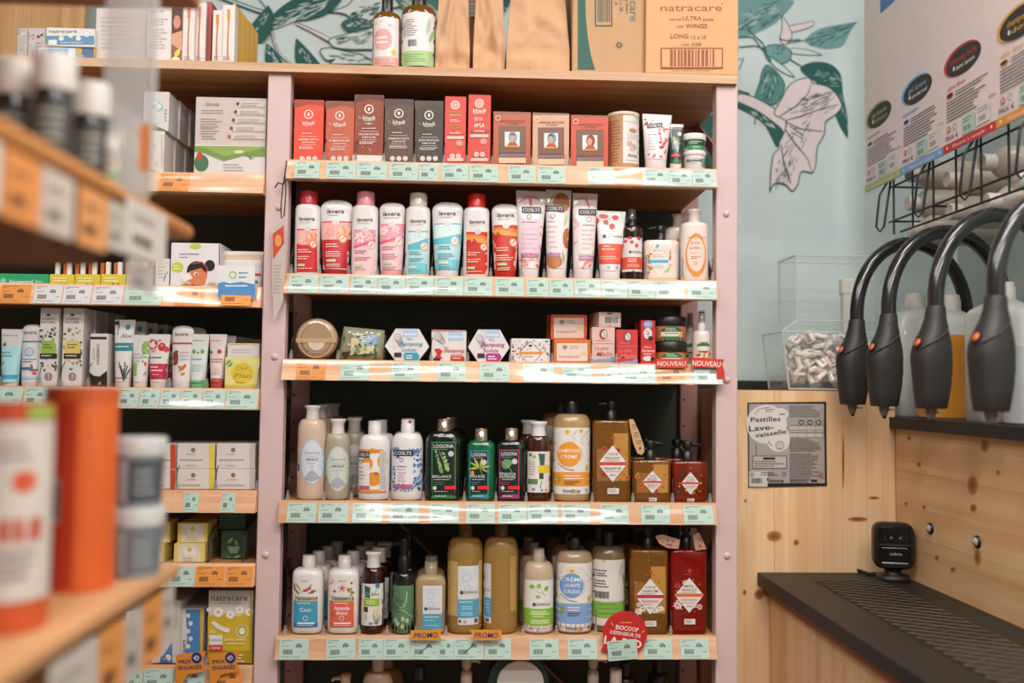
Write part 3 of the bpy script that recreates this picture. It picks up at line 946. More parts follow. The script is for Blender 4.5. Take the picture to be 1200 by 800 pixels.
flatbox('t', 'second silver foil pouch with cherry print', 'foil', (32, 53, 33, 70), .03, 'bdb8b5', [SCAT(9, 33, 35, 40, 68, 20, .6, 1.5, ['dcd8d5', '8b8684', 'c7a09a']), E(45, 43, 2, 2, 'b8342f'), LF(49, 41, 5, 3, 30, '3f7a3a'), N(42, 50, 51, 4, 4, '9a9492')], 'foil_pouch', 'pouch', .05, rough=.25)
DAIS = [F(72, 45, 3.4, 'ece8e2', 'd8b23a'), F(83, 42, 3, 'ece8e2', 'd8b23a'), F(92, 45, 3.4, 'ece8e2', 'd8b23a'), F(102, 41, 3, 'ece8e2', 'd8b23a'), F(64, 49, 3, 'ece8e2', 'd8b23a')]
flatbox('t', 'blue and white tampon box with daisies, upper one by the plywood board', 'tampon', (54, 111, 33, 53), .14, 'd9d6d2', [R(54.5, 42, 110.5, 52.5, '5f8fb4'), X('natracare', 74, 36.5, 4, '3e4a55', 33)] + DAIS + [X('cotton tampons', 84, 50, 2.2, 'e8e4e0', 26), R(57, 47, 67, 53, 'd9e0d2')], 'carton_box', 'box', .045, .042)
flatbox('t', 'yellow sided tampon box under the blue daisy box', 'tampon', (52, 111, 53, 72), .14, 'dba83a', [R(52.3, 56, 88, 72, '4d82ad'), F(62, 60, 3, 'ece8e2', 'd8b23a'), R(96, 56, 110, 72, '56708f')], 'carton_box', 'box', .05)
flatbox('t', 'small white and blue box lying before the yellow sided box', 'tampon', (44, 88, 56, 72), .05, 'cfd3d6', [R(56, 57, 80, 72, '5b8bb5'), X('natracare', 60, 59, 2.4, '4a5560', 20), F(66, 64, 3, 'ece8e2', 'd8b23a')], 'carton_box', 'box', .0)
flatbox('t', 'tall white carton mostly hidden behind the clear bottles', 'white', (112, 171, 10, 73), .06, 'cfc8c4', [N(118, 20, 160, 8, 5, 'b5afab')], 'carton_box', 'box', .06)

# ---------------------------------------------------------------- shelf 1: henna powders, herbal boxes, tubes and jars
def henna(x0, x1, yt, base, lid, ink, t1, t2, label, short, cols, tilt=0.0):
    xm = (x0 + x1) / 2
    w_ = x1 - x0
    it = [G([(x0, yt), (x1, yt), (x1, yt + 8), (xm + w_ * .25, yt + 5.5), (xm, yt + 5), (xm - w_ * .3, yt + 8), (x0, yt + 10)], lid),
          SCAT(int(x0), x0 + 2, yt + 9, x1 - 2, yt + 36, 26, .3, 1.1, cols), SCAT(int(x0) + 1, x0 + 2, 172, x1 - 2, 184, 8, .4, 1.2, cols),
          LF(x0 + 6, yt + 27, 7, 2.4, -45, cols[0]), LF(xm, yt + 34, 8, 3, 0, cols[1]),
          O(xm, yt + 17, 5.4, 1.3, ink), E(xm, yt + 17, 1.5, 2.2, ink), X('khadi', xm, yt + 27.2, 4.2, ink, 14, b=.03), N(xm - 6, yt + 30, xm + 6, 1, 1.6, ink),
          N(xm - 8, yt + 39, xm + 9, 1, 2, ink), S([(xm - 10, yt + 43), (xm + 10, yt + 43)], .4, ink), X(t1, xm, yt + 46.5, 2.4, ink, min(w_ - 8, 24), b=.02), X(t2, xm, yt + 50, 2.0, ink, min(w_ - 14, 16), b=.01), S([(xm - 9, yt + 53), (xm + 9, yt + 53)], .4, ink), N(xm - 11, yt + 55, xm + 12, 2, 2, ink)]
    for dx in (-7.5, 0, 7.5):
        it += [E(xm + dx, 186, 2.9, 2.9, 'd8cfca'), O(xm + dx, 186, 1.8, .5, '9a8f8a')]
    return flatbox(1, label, short, (x0, x1, yt, 188), .07, base, it, 'hair_colour_box', 'box')
henna(344.5, 379, 117, 'e0492e', '9c3c28', 'e8cfc6', 'HENNA AMLA', 'JATROPHA', 'bright orange-red henna powder box, first from the middle post', 'orange-red henna box', ['c93a55', 'd85a3c', 'e8653f'])
henna(381.5, 415, 118.5, 'b9583a', '7c4a36', 'e0cfc4', 'HENNE', 'CARAMEL', 'rusty orange henna powder box beside the orange-red one', 'rusty orange henna box', ['c98370', 'a86a54', 'd39a80'])
p = henna(415.5, 449.5, 111, '8a3a24', '5a3026', 'e4d8d0', 'CHATAIN NATUREL', 'HENNE', 'tall red-brown henna powder box with green specks', 'green specked henna box', ['5f9a68', '77b488', '4f8560'])
flatbox(1, 'white tray edge under the green specked henna box', 'white tray', (413, 451, 182, 189), .06, 'd4c9c5', [], 'cardboard_tray', 'tray', .006)
ROW[1].pop()
henna(450.5, 484.5, 116, '5a4238', '4c3a32', 'ddd2cc', 'MARRON FONCE', 'HENNE', 'dark brown henna powder box with pinkish specks', 'dark brown henna box', ['8a645c', '6e5048', '9a766c'])
henna(486, 519.5, 118, '40382f', '4a4238', 'd9d0c8', 'SOIN PROFOND', 'HENNE', 'nearly black henna powder box with tan specks', 'black henna box', ['6e5f50', '554a40', '7d6a5c'])
def oilbox(x0, x1, yt, word, sub, label, short, goldn):
    xm = (x0 + x1) / 2
    it = [E(xm, yt + 10, 5.4, 5.4, 'd8bdb2'), O(xm, yt + 10, 3.6, .5, 'c04b3c'), O(xm, yt + 10, 2.2, .5, 'c04b3c'), X('khadi', xm, yt + 18.6, 4.2, goldn, 15, b=.03), N(xm - 7, yt + 21.5, xm + 8, 1, 1.8, 'e6cfc6'), N(xm - 6, yt + 27, xm + 7, 2, 2, 'ecd9d0'), X(word, xm, yt + 36, 4.6, goldn, 12, b=.03), R(x0 + 2, yt + 41, x1 - 2, yt + 44.6, 'b33a2c' if sub else 'd0463a'), X('DIVINE' if sub else 'huile', xm, yt + 42.8, 2.2, 'ecd9d0', 12, b=.01), R(x0 + 2.5, yt + 46.5, x1 - 2.5, yt + 50, 'dfb8ae'), E(xm + 5, yt + 55, 3.8, 3.6, 'd7a69c'), O(xm + 5, yt + 55, 2.6, .8, 'b5584a'), E(xm - 3.4, yt + 70, 2.9, 2.9, 'd9cbc5'), E(xm + 3.6, yt + 70, 2.9, 2.9, 'd9cbc5'), O(xm - 3.4, yt + 70, 1.5, .5, '8c7d78'), O(xm + 3.6, yt + 70, 1.5, .5, '8c7d78'), R(x0 + 3, 185.5, x1 - 3, 189, 'e0b5aa')]
    return flatbox(1, label, short, (x0, x1, yt, 189), .045, 'd0463a' if not sub else 'cd4335', it, 'hair_oil_box', 'box')
oilbox(521, 546, 113, 'ROSE', 0, 'slim coral red oil box reading ROSE', 'rose oil box', 'a8812f')
oilbox(548.5, 575, 111, 'AMLA', 1, 'slim coral red oil box reading AMLA', 'amla oil box', 'eee2d4')
def portrait(x0, x1, yt, base, scarf, hair, label, short, txt='HENNE BIOLOGIQUE'):
    xm = (x0 + x1) / 2
    y = yt
    it = [R(x0, y, x1, y + 2, '7a5a48'), X(txt, xm + 1, y + 11, 2.6, '3f251a', 29, b=.01), X('DE PERSE', xm + 1, y + 14, 2, '5a3a2a', 13), R(x0 + 6.5, y + 17, x1 - 6, y + 48, '4c4a4a'), R(x0 + 7.5, y + 18, x1 - 7, y + 47, '7c4a30'), R(x0 + 12, y + 22.5, x1 - 11.5, y + 42.5, '55504c'), R(x0 + 13.5, y + 23.5, x1 - 13, y + 41.5, 'cfd2d2'),
          E(xm + 1, y + 30, 5.2, 7, scarf), E(xm, y + 31, 2.9, 4.4, 'c99273'), S([(xm - 2.6, y + 27), (xm + .5, y + 25.5), (xm + 3, y + 28)], 2.0, hair), G([(xm - 7, y + 41.4), (xm - 3, y + 36), (xm + 4, y + 35.5), (xm + 8, y + 41.4)], 'a8482a'), R(x0 + 13.5, y + 40, x1 - 13, y + 41.5, 'd8923a'),
          R(x0 + 6.5, y + 48.5, x1 - 6, y + 54, '4d5266')] + [O(x0 + 9 + i * 3.6, y + 51.2, 1.5, .6, 'c9794a') for i in range(9)] + [R(x0 + 6.5, y + 54, x1 - 6, y + 60.5, 'd6b89a')] + [R(x0 + 8 + i * 3.4, y + 54, x0 + 8.4 + i * 3.4, y + 60.5, 'b08a68') for i in range(9)]
    it.append(O(x0 + 5.5, y + 8, 3, .6, 'e0cdc0'))
    return flatbox(1, label, short, (x0, x1, yt, 191), .075, base, it, 'henna_box', 'box', rough=.3)
portrait(578, 622, 131, 'b2542f', '6f9cc0', '6a3018', 'rust orange henna box with a veiled woman portrait', 'rust portrait box')
portrait(624, 667, 132.5, 'c79a7e', '4f90ab', '3c2a22', 'beige henna box with a blue scarfed portrait', 'beige portrait box', 'HENNE ROUGE')
portrait(669, 713, 135, 'c4482a', '8f2c1c', '8f2c1c', 'vivid red-orange henna box with a red-haired portrait', 'red portrait box', 'HENNE BIOLOGIQUE')
# cardboard canister
p = Pr(1, 'cardboard_canister', 'kraft cardboard canister with white paper label', 'canister', (714.5, 752, 130, 192), .072, 'kraft canister')
p.body([(0, p.w / 2, .036, 2), (p.h - .004, p.w / 2, .036, 2)], mat('b98c66', .7, noise=.1))
MB().loft([(p.h - .006, p.w / 2 + .0006, .0366, 2), (p.h, p.w / 2 + .0006, .0366, 2)], mat('d9c9b6', .6), 28).build('lid_rim', p.root)
p.print([N(716, 140, 728, 14, 3.6, '96683f'), R(730, 135, 751, 191, 'd8cfcb'), G([(741, 131), (751.5, 134), (751, 140), (744, 137)], 'a9bd8a'), X('le', 734, 142, 2.4, '9f9994', 4), X('pure', 743, 142, 3.4, 'a9a39e', 12), E(742, 152.5, 5, 2.6, 'b08058'), N(735, 157, 748, 3, 2.4, 'b5afa9'), F(738, 168, 4, 'c99a92', 'd8a24a'), F(744, 171, 3.5, '8fa89a', 'c9b0a0'), E(741, 174, 3, 2.5, 'cda7a2'), X('Anne', 741, 181.5, 4.6, '4a403c', 12, i=.2), N(734, 187, 749, 1, 2, 'a9a39e')])
FLW = ['b52f33', 'cf5a55', 'd97f78', 'a32430']
tube(1, 'white tube with red petals and dark banner on the henna shelf', 'red petal tube', (752, 788, 131.5, 193), .036, 'd9cecc', 'd8cac8', 36, 26, 186, [SCAT(31, 756, 137, 768, 146, 8, 1, 2.4, FLW), SCAT(32, 772, 148, 784, 184, 30, 1, 2.6, FLW), SCAT(33, 757, 180, 775, 184, 8, .8, 2, FLW), G([(758, 144), (776, 141.5), (776, 147), (758, 149.5)], '23302f'), X('COSLYS', 767, 145.6, 3, 'e4ddda', 15, b=.02, a=5), N(759, 156, 774, 1, 2.4, '77918c'), N(759, 160, 771, 5, 3.4, 'b7b0ae')], lean=1.5)
tube(1, 'black and green tube with orange sticker beside the white jars', 'black green tube', (784, 802.5, 143, 193), .03, '22302a', 'd8d0cc', 18, 14, 190, [R(785, 143.5, 801.5, 147, 'cfc9c4'), X('LOGONA', 794, 149, 2, 'b9c2b8', 10), S([(789, 159), (795, 165)], 1.2, 'b5b84a'), S([(790, 164), (793, 160)], .8, '7f9a4a'), E(796.5, 155.5, 2.4, 2.4, 'd9d6d2'), N(788, 167, 798, 4, 2, '9fb0a2'), R(787, 180.3, 797, 183.3, 'd9532f'), R(786.5, 187, 800, 191, '2f7a45')], lean=1.0)
def jar(shelf, label, short, box, d, bodyc, lidc, ylid, prints, up=0.0, yf=.02, lidw=1.04, name='cream_jar'):
    p = Pr(shelf, name, label, 'jar', box, d, short, yf, up)
    zl = vz(p, (box[0] + box[1]) / 2, ylid)
    a, b = p.w / 2, d / 2
    p.body([(0, a * .9, b * .9, 2), (.003, a * .96, b * .96, 2), (zl, a * .96, b * .96, 2)], mat(bodyc, .3, coat=.3))
    MB().loft([(zl - .001, a * lidw * .98, b * lidw * .98, 2), (zl + .001, a * lidw, b * lidw, 2), (p.h - .0015, a * lidw, b * lidw, 2), (p.h, a * lidw * .97, b * lidw * .97, 2)], mat(lidc, .35), 32).build('lid', p.root)
    p.print(prints)
    return p
j1 = jar(1, 'white cream jar at the bottom of the pair by the henna shelf end', 'lower white jar', (803, 830, 176, 195), .052, 'd5cfcb', 'dcd5d1', 180, [R(806, 185.5, 824, 189, '5a6a5c'), N(808, 186, 822, 1, 2, 'cfd5cc'), N(808, 190.5, 822, 1, 2, '9fa69c'), G([(822, 186), (829, 184), (829, 195), (823, 195)], '6d8a80')])
jar(1, 'white cream jar with dark green band on top of its twin', 'upper white jar', (801.5, 830, 155.5, 176), .054, 'd8d0cc', 'ddd5d1', 162, [R(802, 163, 829.5, 174.5, '22463a'), R(802, 170, 829.5, 174.5, '2f8a4a'), N(808, 165, 824, 2, 2, 'b9c8bc'), N(812, 171.5, 824, 1, 2, 'cfe0d0')], up=j1.h + .0005)
# ---------------------------------------------------------------- shelf 2: shampoo bottles and conditioner tubes in pairs
def lav_art(x0, x1, y0, ym, y1, main, cols, kind):
    """flowers, fruit or water over a coloured field"""
    xm = (x0 + x1) / 2
    it = []
    if kind == 'rose':
        it += [R(x0, y0, x1, ym, 'dfa29a'), R(x0, y0, x1, y0 + 1.4, main), F(x0 + 7, y0 + 10, 8, 'e3a9ae', 'd8b85a', 6), F(x0 + 15, y0 + 13, 6.5, 'd98f95', 'd8b85a', 6), SCAT(41, xm + 1, y0 + 4, x1 - 1, ym - 1, 24, .8, 2, ['dd8a3a', 'e2a25a', 'e6c0a0', 'd96f4a'])]
        it += [R(x0, ym, x1, y1, main), G([(x0, ym - 2), (x0 + 9, ym + 1), (x1, ym - 1), (x1, ym + 3), (x0, ym + 3)], main)]
    elif kind == 'pink':
        it += [R(x0, y0, x1, y1, 'e0b9bd'), R(x0, y0, x1, y0 + 1.2, 'd97a88'), R(x0, y0 + 1.2, x1, ym, 'd893a0'), F(x0 + 7, y0 + 9, 7, 'ecc9cc', 'd8b890', 6), F(xm + 5, y0 + 7, 6, 'e6b5b8', 'd8a06a', 6), SCAT(42, x0 + 1, y0 + 2, x1 - 1, ym - 4, 18, .6, 1.7, ['e8cdd0', 'd0637a', 'd87f5a']), G([(x0, ym), (x1, ym - 8), (x1, ym - 5.5), (x0, ym + 3)], 'd4566a')]
    elif kind == 'blue':
        it += [R(x0, y0, x1, y1, 'a9cdd2'), R(x0, y0, x1, y0 + 1.4, '3f9fb2'), R(x0, y0 + 1.4, x1, ym, 'c9d9da'), SCAT(43, x0 + 1, y0 + 4, x1 - 1, ym - 6, 16, .4, 1.2, ['5f93a6', 'dfe6e6', '86b2bd']), G([(x0, ym - 3), (xm, ym - 6), (x1, ym - 11), (x1, ym + 2), (x0, ym + 3)], '55afc0'), R(x0, y1 - 12, x1, y1, '6fbcc8')]
    else:
        it += [R(x0, y0, x1, y1, main), G([(x0, y0 + 2), (x1, y0 + 5), (x1, y0 + 12), (xm, y0 + 9), (x0, y0 + 9)], 'd9772e'), G([(x0, y0 + 5), (x1, y0 + 9), (x1, y0 + 14), (x0, y0 + 11)], 'dd9440')] + [E(x0 + a, y0 + b, 2.3, 2.3, 'b8271f') for a, b in ((3, 11), (7, 13.5), (4, 15), (10, 12))] + [LF(x0 + 9, y0 + 9, 4, 2, 30, '5a7a35')]
    return it
def lav_bottle(x0, x1, yt, cap, main, kind, label, short, tc, cols=()):
    lx0, lx1 = x0 + 3.4, x1 - 2.2
    dy = yt - 222
    it = lav_art(lx0, lx1, 268 + dy, 287 + dy, 318.5 + dy * .7, main, cols, kind)
    it += [E((lx0 + lx1) / 2 + 1, 268 + dy, 3.8, 3.2, 'd9d2d0'), O((lx0 + lx1) / 2 + 1, 268 + dy, 2.2, .5, '8d8785'), E(x1 - 6.5, 286 + dy, 4.6, 4.9, 'c97a52' if kind in ('rose', 'fruit') else 'c3bfc0'), E(x1 - 6.5, 286 + dy, 3.3, 3.6, 'e2c9b5'), S([(x1 - 8, 288 + dy), (x1 - 5, 284 + dy)], 1, 'b5483a' if kind != 'blue' else '8aa5ab'),
           X('lavera', (x0 + x1) / 2 + 1, 256 + dy, 4.2, '3c3634', 18.5, b=.02, i=.15), N((x0 + x1) / 2 - 8, 260 + dy, (x0 + x1) / 2 + 9, 1, 1.5, 'b5aeac'),
           N(lx0 + 1.5, 292 + dy, lx1 - 6, 2, 2.6, tc), N(lx0 + 1.5, 300 + dy, lx1 - 5, 2, 2.6, tc), R(lx0 + 1.5, 309 + dy, lx0 + 10, 311.8 + dy, '9fca8f' if kind != 'blue' else 'cfc9a0'), N(lx0 + 1.5, 314 + dy, lx1 - 4, 1, 2, tc)]
    p = bottle(2, label, short, (x0, x1, yt, 321), .047, 'd8d3d2', cap, 20.5, 245 + dy, 238.5 + dy, it, n=3.2, capw=21.5, round_=.6)
    return p
def lav_tube(x0, x1, yt, wt, wb, main, kind, label, short, tc, capc):
    xm = (x0 + x1) / 2
    dy = yt - 232
    lx0, lx1 = x0 - 1, x1 + 1
    it = lav_art(lx0, lx1, 258 + dy, 280 + dy, 314 + dy * .7, main, (), kind)
    it += [E(xm + .5, 259 + dy, 4, 3.4, 'd9d2d0'), O(xm + .5, 259 + dy, 2.2, .5, '8d8785'), X('lavera', xm, 246 + dy, 4.6, '3c3634', 20, b=.02, i=.15), N(xm - 9, 250.5 + dy, xm + 10, 1, 1.5, 'a49d9b'), E(xm + 9, 279 + dy, 4.8, 5.4, 'c98a52' if kind in ('rose', 'fruit') else 'c9c6c7'), E(xm + 9, 279 + dy, 3.4, 3.9, 'e4cbb6'), S([(xm + 7, 281 + dy), (xm + 11, 276 + dy)], 1, 'c0503e' if kind != 'blue' else '8aa5ab'),
           N(xm - 11, 285 + dy, xm + 6, 2, 2.8, tc), N(xm - 11, 294 + dy, xm + 9, 3, 2.6, tc), R(xm - 10, 303.5 + dy, xm + 1, 306.5 + dy, '9fca8f' if kind != 'blue' else 'd5cf9f'), N(xm - 10, 309 + dy, xm + 10, 2, 2.2, tc)]
    return tube(2, label, short, (x0, x1, yt, 321), .05, 'd9d3d2', capc, wt, wb, 315, it, 'round')
lav_bottle(344, 373.5, 222, 'b3262f', 'c22a2c', 'rose', 'white shampoo bottle with crimson cap and rose label', 'crimson rose shampoo', 'e6c5bf')
lav_tube(372.5, 412, 232, 39, 29, 'b8222b', 'rose', 'crimson conditioner tube with rose print beside the crimson capped bottle', 'crimson rose tube', 'e6c5bf', 'a82028')
lav_bottle(411, 442, 223, 'd58a90', 'd9a5ac', 'pink', 'white shampoo bottle with pale pink cap', 'pink blossom shampoo', 'c0707c')
lav_tube(442.5, 474, 235, 31, 26, 'd9a5ac', 'pink', 'pale pink conditioner tube with blossom print', 'pink blossom tube', 'c0707c', 'd9a3a8')
lav_bottle(474.5, 503.5, 224.5, mat('c6b9b0', .2, coat=.4), '7cc0ca', 'blue', 'white shampoo bottle with translucent grey cap and blue water label', 'blue water shampoo', '4f8fa0')
lav_tube(505, 543, 234.5, 37.5, 28, '7cc0ca', 'blue', 'light blue conditioner tube with water splash print', 'blue water tube', '4f8fa0', 'd3d0cf')
lav_bottle(543, 573.5, 225.5, 'c2231f', 'c2301c', 'fruit', 'white shampoo bottle with red cap and red berry label', 'red berry shampoo', 'e6c9b5')
lav_tube(575.5, 610, 236.5, 34, 26, 'bf2a1c', 'fruit', 'orange-red conditioner tube with berry print', 'red berry tube', 'e6c9b5', 'b8261b')
def cos_tube(x0, x1, yt, wt, wb, label, short, art, banner, panel, lean=0.0, capc='d9cdc9', yb=323):
    xm = (x0 + x1) / 2
    it = art + [R(banner[0], banner[1], banner[2], banner[3], '262b2c'), X('COSLYS', (banner[0] + banner[2]) / 2, (banner[1] + banner[3]) / 2, 3.9, 'e2dbd8', banner[2] - banner[0] - 3, b=.02, i=.1)] + panel
    return tube(2, label, short, (x0, x1, yt, yb), .04, 'ddd2cf', capc, wt, wb, 314, it, 'crimp', lean=lean)
PS = ['d88a88', 'e0a9a4', 'd76f70', 'e6bfba']
cos_tube(601.5, 640, 221.5, 37, 24, 'tall pale pink tube with petals between berry tube and almond tube', 'pink petal tube', [S([(606, 236), (614, 230), (624, 229), (632, 233)], [2, 5, 4, 2], 'd99a97'), S([(620, 231), (621, 240)], [4, 3], 'd2696c'), SCAT(51, 630, 244, 637, 300, 12, 1, 2.2, PS), S([(612, 312), (620, 304), (631, 303)], [3, 4, 2], 'dba29c'), SCAT(52, 610, 303, 632, 312, 10, 1.2, 3, PS)], (610, 241, 633, 248.5), [E(619, 252.8, 3.8, 2.4, 'd9d2cf'), O(619, 252.8, 3, .5, '3a3534'), R(610, 256, 632, 300, 'd7b9c6'), N(611, 259, 630, 1, 2.6, '5a4a52'), S([(611, 268), (631, 268)], .4, 'b08fa0'), N(611, 273, 630, 4, 5.5, 'c9a2b4'), R(610, 296.5, 631, 301, 'b5789c'), R(615, 296, 617.5, 298, '5f80b5'), R(620, 296, 622.5, 298, 'd0524a')], lean=1.2)
cos_tube(638.5, 668, 220.5, 31, 24, 'tall white tube with brown almonds and green leaves', 'almond tube', [E(657, 236, 10, 12, 'a9693c'), S([(641, 240), (648, 226)], 1.2, '8a9a55'), S([(644, 240), (652, 225)], 1.0, '8a9a55'), E(664, 278, 5, 12, 'a9693c'), LF(662, 258, 14, 3, 80, 'a9b88a'), LF(660, 300, 14, 2.6, 100, '9fb07a'), E(649, 306, 10, 8, 'b0703f')], (638.5, 239.5, 660, 246.5), [E(647, 252, 3.8, 2.4, 'd9d2cf'), O(647, 252, 3, .5, '3a3534'), R(640, 256, 657, 298, 'dccfcf'), N(641, 258.5, 655, 1, 2.6, '5a4a4a'), N(641, 264, 654, 5, 6, 'c9a9a9'), R(640, 296, 656.5, 300.5, 'b5789c'), R(644, 295.6, 646.5, 297.6, '5f80b5')], lean=1.0)
cos_tube(668.5, 700.5, 224.5, 30.5, 24, 'tall white tube with pink lily petals and cut banner text', 'lily tube', [S([(673, 233), (680, 230), (687, 231)], [2, 4, 3], 'dba49f'), S([(686, 231), (690, 242)], [3, 2], 'd67a74'), S([(671, 255), (677, 262), (672, 268)], [3, 4, 2], 'e0a9a2'), S([(671, 286), (676, 282)], [3, 2], 'dd9a94'), S([(682, 314), (688, 306), (694, 303)], [2, 4, 2], 'd9807a'), SCAT(53, 683, 304, 695, 312, 8, 1, 2.6, PS)], (677, 243.5, 698, 251), [E(689.5, 256, 3.6, 3.2, 'd9d2cf'), O(689.5, 256, 3, .5, '3a3534'), R(678, 259, 697, 298, 'dccfce'), N(682, 262.5, 696, 1, 3, '5a4a4a'), N(681, 268, 696, 5, 5.4, 'd0a9a8'), R(678, 299.5, 696, 304.5, 'b5789c'), X('SHAMPOOING', 687, 302, 2, 'e0cfd6', 16, b=.01)], lean=1.2)
BER = [E(707, 252, 5.5, 3, 'cf3f36'), E(721, 253.5, 4, 3.2, 'cf3f36'), E(699.6, 257, 3, 3.4, 'cf3f36'), E(710, 259, 3.2, 3, 'c93a32'), E(717, 264, 3.2, 3.6, 'cf3f36')] + [S([(703, 255), (712, 262), (722, 266)], .4, '6a6462'), S([(712, 253), (716, 259)], .4, '6a6462')]
tube(2, 'white and coral tube with red flower heads before the brown spray', 'coral flower tube', (698, 734, 245.5, 324), .038, 'd9d2d0', 'd9d4d2', 35.5, 25, 317, BER + [E(708, 276, 2.2, 2.2, '35645a'), X('CENTIFOLIA', 719, 276, 2.8, '4a4644', 20), R(697, 285, 735, 308.5, 'd2503c'), N(707, 287.5, 719, 1, 2.4, 'f0d5cc'), N(705, 291, 728, 1, 2.8, 'f0d5cc'), N(703, 300, 728, 2, 2.4, 'e8b5a8'), E(713, 312.5, 1.8, 1.6, 'b9b2b0'), E(723, 312.5, 1.8, 1.6, 'b9b2b0')], 'crimp', lean=1.0)
BRG = mat('241009', .12, coat=.6)
p = bottle(2, 'dark brown spray bottle with coral label', 'brown spray bottle', (730, 755, 243.5, 324.5), .047, BRG, '1a1716', 12, 273, 263, [R(729, 278, 756, 318, 'd8d1cf'), E(738, 278.6, 3, 1.6, 'cf3f36'), E(749, 279, 2.6, 2, 'cf3f36'), E(733.5, 282, 1.6, 2, 'cf3f36'), E(740.5, 283.5, 2, 2, 'cf3f36'), E(746, 287.5, 2, 2.4, 'cf3f36'), E(738.5, 295, 1.6, 1.6, '35645a'), X('CENTIFOLIA', 747, 295.2, 2.4, '4a4644', 14), R(729, 301, 756, 315, 'd2503c'), N(736, 303, 750, 2, 2.4, 'f0d5cc'), N(735, 309.5, 751, 2, 2, 'e8b5a8'), E(742, 317, 1.4, 1, '8a8482')], n=2, cap='none', name='spray_bottle')
def spray_head(p, xm, y0, y1, c, over=True, sc=1.0):
    z0, z1 = vz(p, xm, y0), vz(p, xm, y1)
    hgt = z1 - z0
    m = mat(c, .35)
    r = .0105 * sc
    MB().loft([(z0 - .002, r, r, 2), (z0 + hgt * .42, r * .98, r * .98, 2), (z0 + hgt * .46, r * .75, r * .75, 2), (z0 + hgt * .7, r * .72, r * .72, 2)], m, 20).build('spray_collar', p.root)
    g = MB(); g.loft([(z0 + hgt * .66, r * .62, r * .62, 2), (z0 + hgt * .92, r * .66, r * .66, 2), (z0 + hgt * .95, r * .5, r * .5, 2)], m, 18)
    g.cyl(0, 0, 0, .004, r * .22, mat('d0ccc8', .4), 10) if False else None
    g.build('nozzle', p.root)
    if over:
        MB().loft([(z0 + hgt * .44, r * .92, r * .92, 2), (z0 + hgt * .97, r * .86, r * .86, 2), (z0 + hgt, r * .7, r * .7, 2)], clear_mat('clear_overcap', .06, .05, (.9, .88, .88, 1), diffuse=.06), 20).build('overcap', p.root)
spray_head(p, 742.5, 266, 243, '171514')
behind(p, 1, .055, 'second brown spray bottle just behind the coral labelled one', -.006)
FRUIT = [SCAT(61, 757, 296, 764, 306, 10, .8, 2, ['c9a23a', 'c0503a', '6f8a45']), SCAT(62, 777, 292, 786, 312, 14, .8, 2, ['a8502f', 'b82f2a', '8a7a45', 'd8b04a']), SCAT(63, 760, 312, 766, 322, 8, .8, 2, ['c9a23a', '7a9a4a', '6a4a2f']), LF(783, 316, 9, 3, 60, '9db36a'), SCAT(64, 770, 308, 783, 320, 10, .6, 1.8, ['d8a23a', 'b8402a', 'a8b86a'])]
p = Pr(2, 'soap_dispenser', 'squat cream pump dispenser with fruit print and blue ribbon', 'dispenser', (756.5, 797.5, 281, 326), .062, 'fruit pump dispenser')
p.body([(0, p.w / 2 * .95, .03, 3.4), (.003, p.w / 2, .031, 3.4), (p.h - .004, p.w / 2, .031, 3.4), (p.h, p.w / 2 * .95, .029, 3.4)], mat('dcc9bd', .3, coat=.3))
p.print([R(758, 282, 795.5, 325.5, 'ddcabe')] + FRUIT + [G([(773, 287), (785, 306.5), (773, 326), (761, 306.5)], 'd9d3d0'), R(760, 304.5, 783, 308, '4aa5bd'), N(765, 298, 781, 2, 2.4, 'b5a9a2'), N(766, 311, 780, 2, 2.4, 'b5a9a2'), LF(770.5, 288, 5, 4, 45, '5aaabb'), N(766, 293, 776, 1, 1.6, '9ab9bd'), R(794, 285, 797, 325, 'c3c9d0')])
pump(p, p.h, .0115, vz(p, 777, 262) - p.h, '171514', -1)
OVAL = [E(816, 299, 12, 26, 'd98a3a'), E(816, 297.5, 10.5, 20.5, 'e2c9b9'), N(806, 277.5, 827, 1, 2.4, 'c0702a'), X('Soin', 815, 284, 4, 'b9644a', 11), X('enfant', 815, 290, 3.4, 'b9644a', 12), N(809, 296, 823, 1, 2, 'cfa28c'), N(810, 300, 822, 2, 2.2, 'b5704a'), O(815, 308, 2, .6, 'c98a6a')]
p = bottle(2, 'cream bottle with flared neck and orange oval label at the shelf end', 'orange oval bottle', (799.5, 833, 243.5, 327), .05, 'dccfc7', 'dacdc6', 13, 265, 259, OVAL, n=2.2, cap='flare', capw=18, name='lotion_bottle')
behind(p, 1, .06, 'twin cream bottle standing behind the orange oval one', -.022)
# ---------------------------------------------------------------- shelf 3: solid soaps and shampoos
p = Pr(3, 'soap_dish', 'round translucent brown soap dish standing on its edge', 'soap dish', (346, 395.5, 376, 422), .03, 'brown soap dish')
rad = p.w / 2
RB = mat('8a684a', .2, trans=.25, ior=1.3, coat=.4)
Rx = Matrix.Rotation(math.pi / 2, 4, 'X')
zc = rad * .985
MB().loft([(-.012, rad * .9, rad * .9, 2), (-.010, rad, rad, 2), (.006, rad, rad, 2)], RB, 40).xf(Matrix.Translation((0, 0, zc)) @ Rx).build('dish', p.root)
MB().loft([(.005, rad * .985, rad * .985, 2), (.013, rad * .95, rad * .95, 2), (.016, rad * .86, rad * .86, 2), (.0158, rad * .7, rad * .7, 2), (.0175, rad * .68, rad * .68, 2)], mat('a5886a', .18, coat=.5), 40).xf(Matrix.Translation((0, 0, zc)) @ Rx).build('lid', p.root)
p.surf = lambda x, z: -.0178
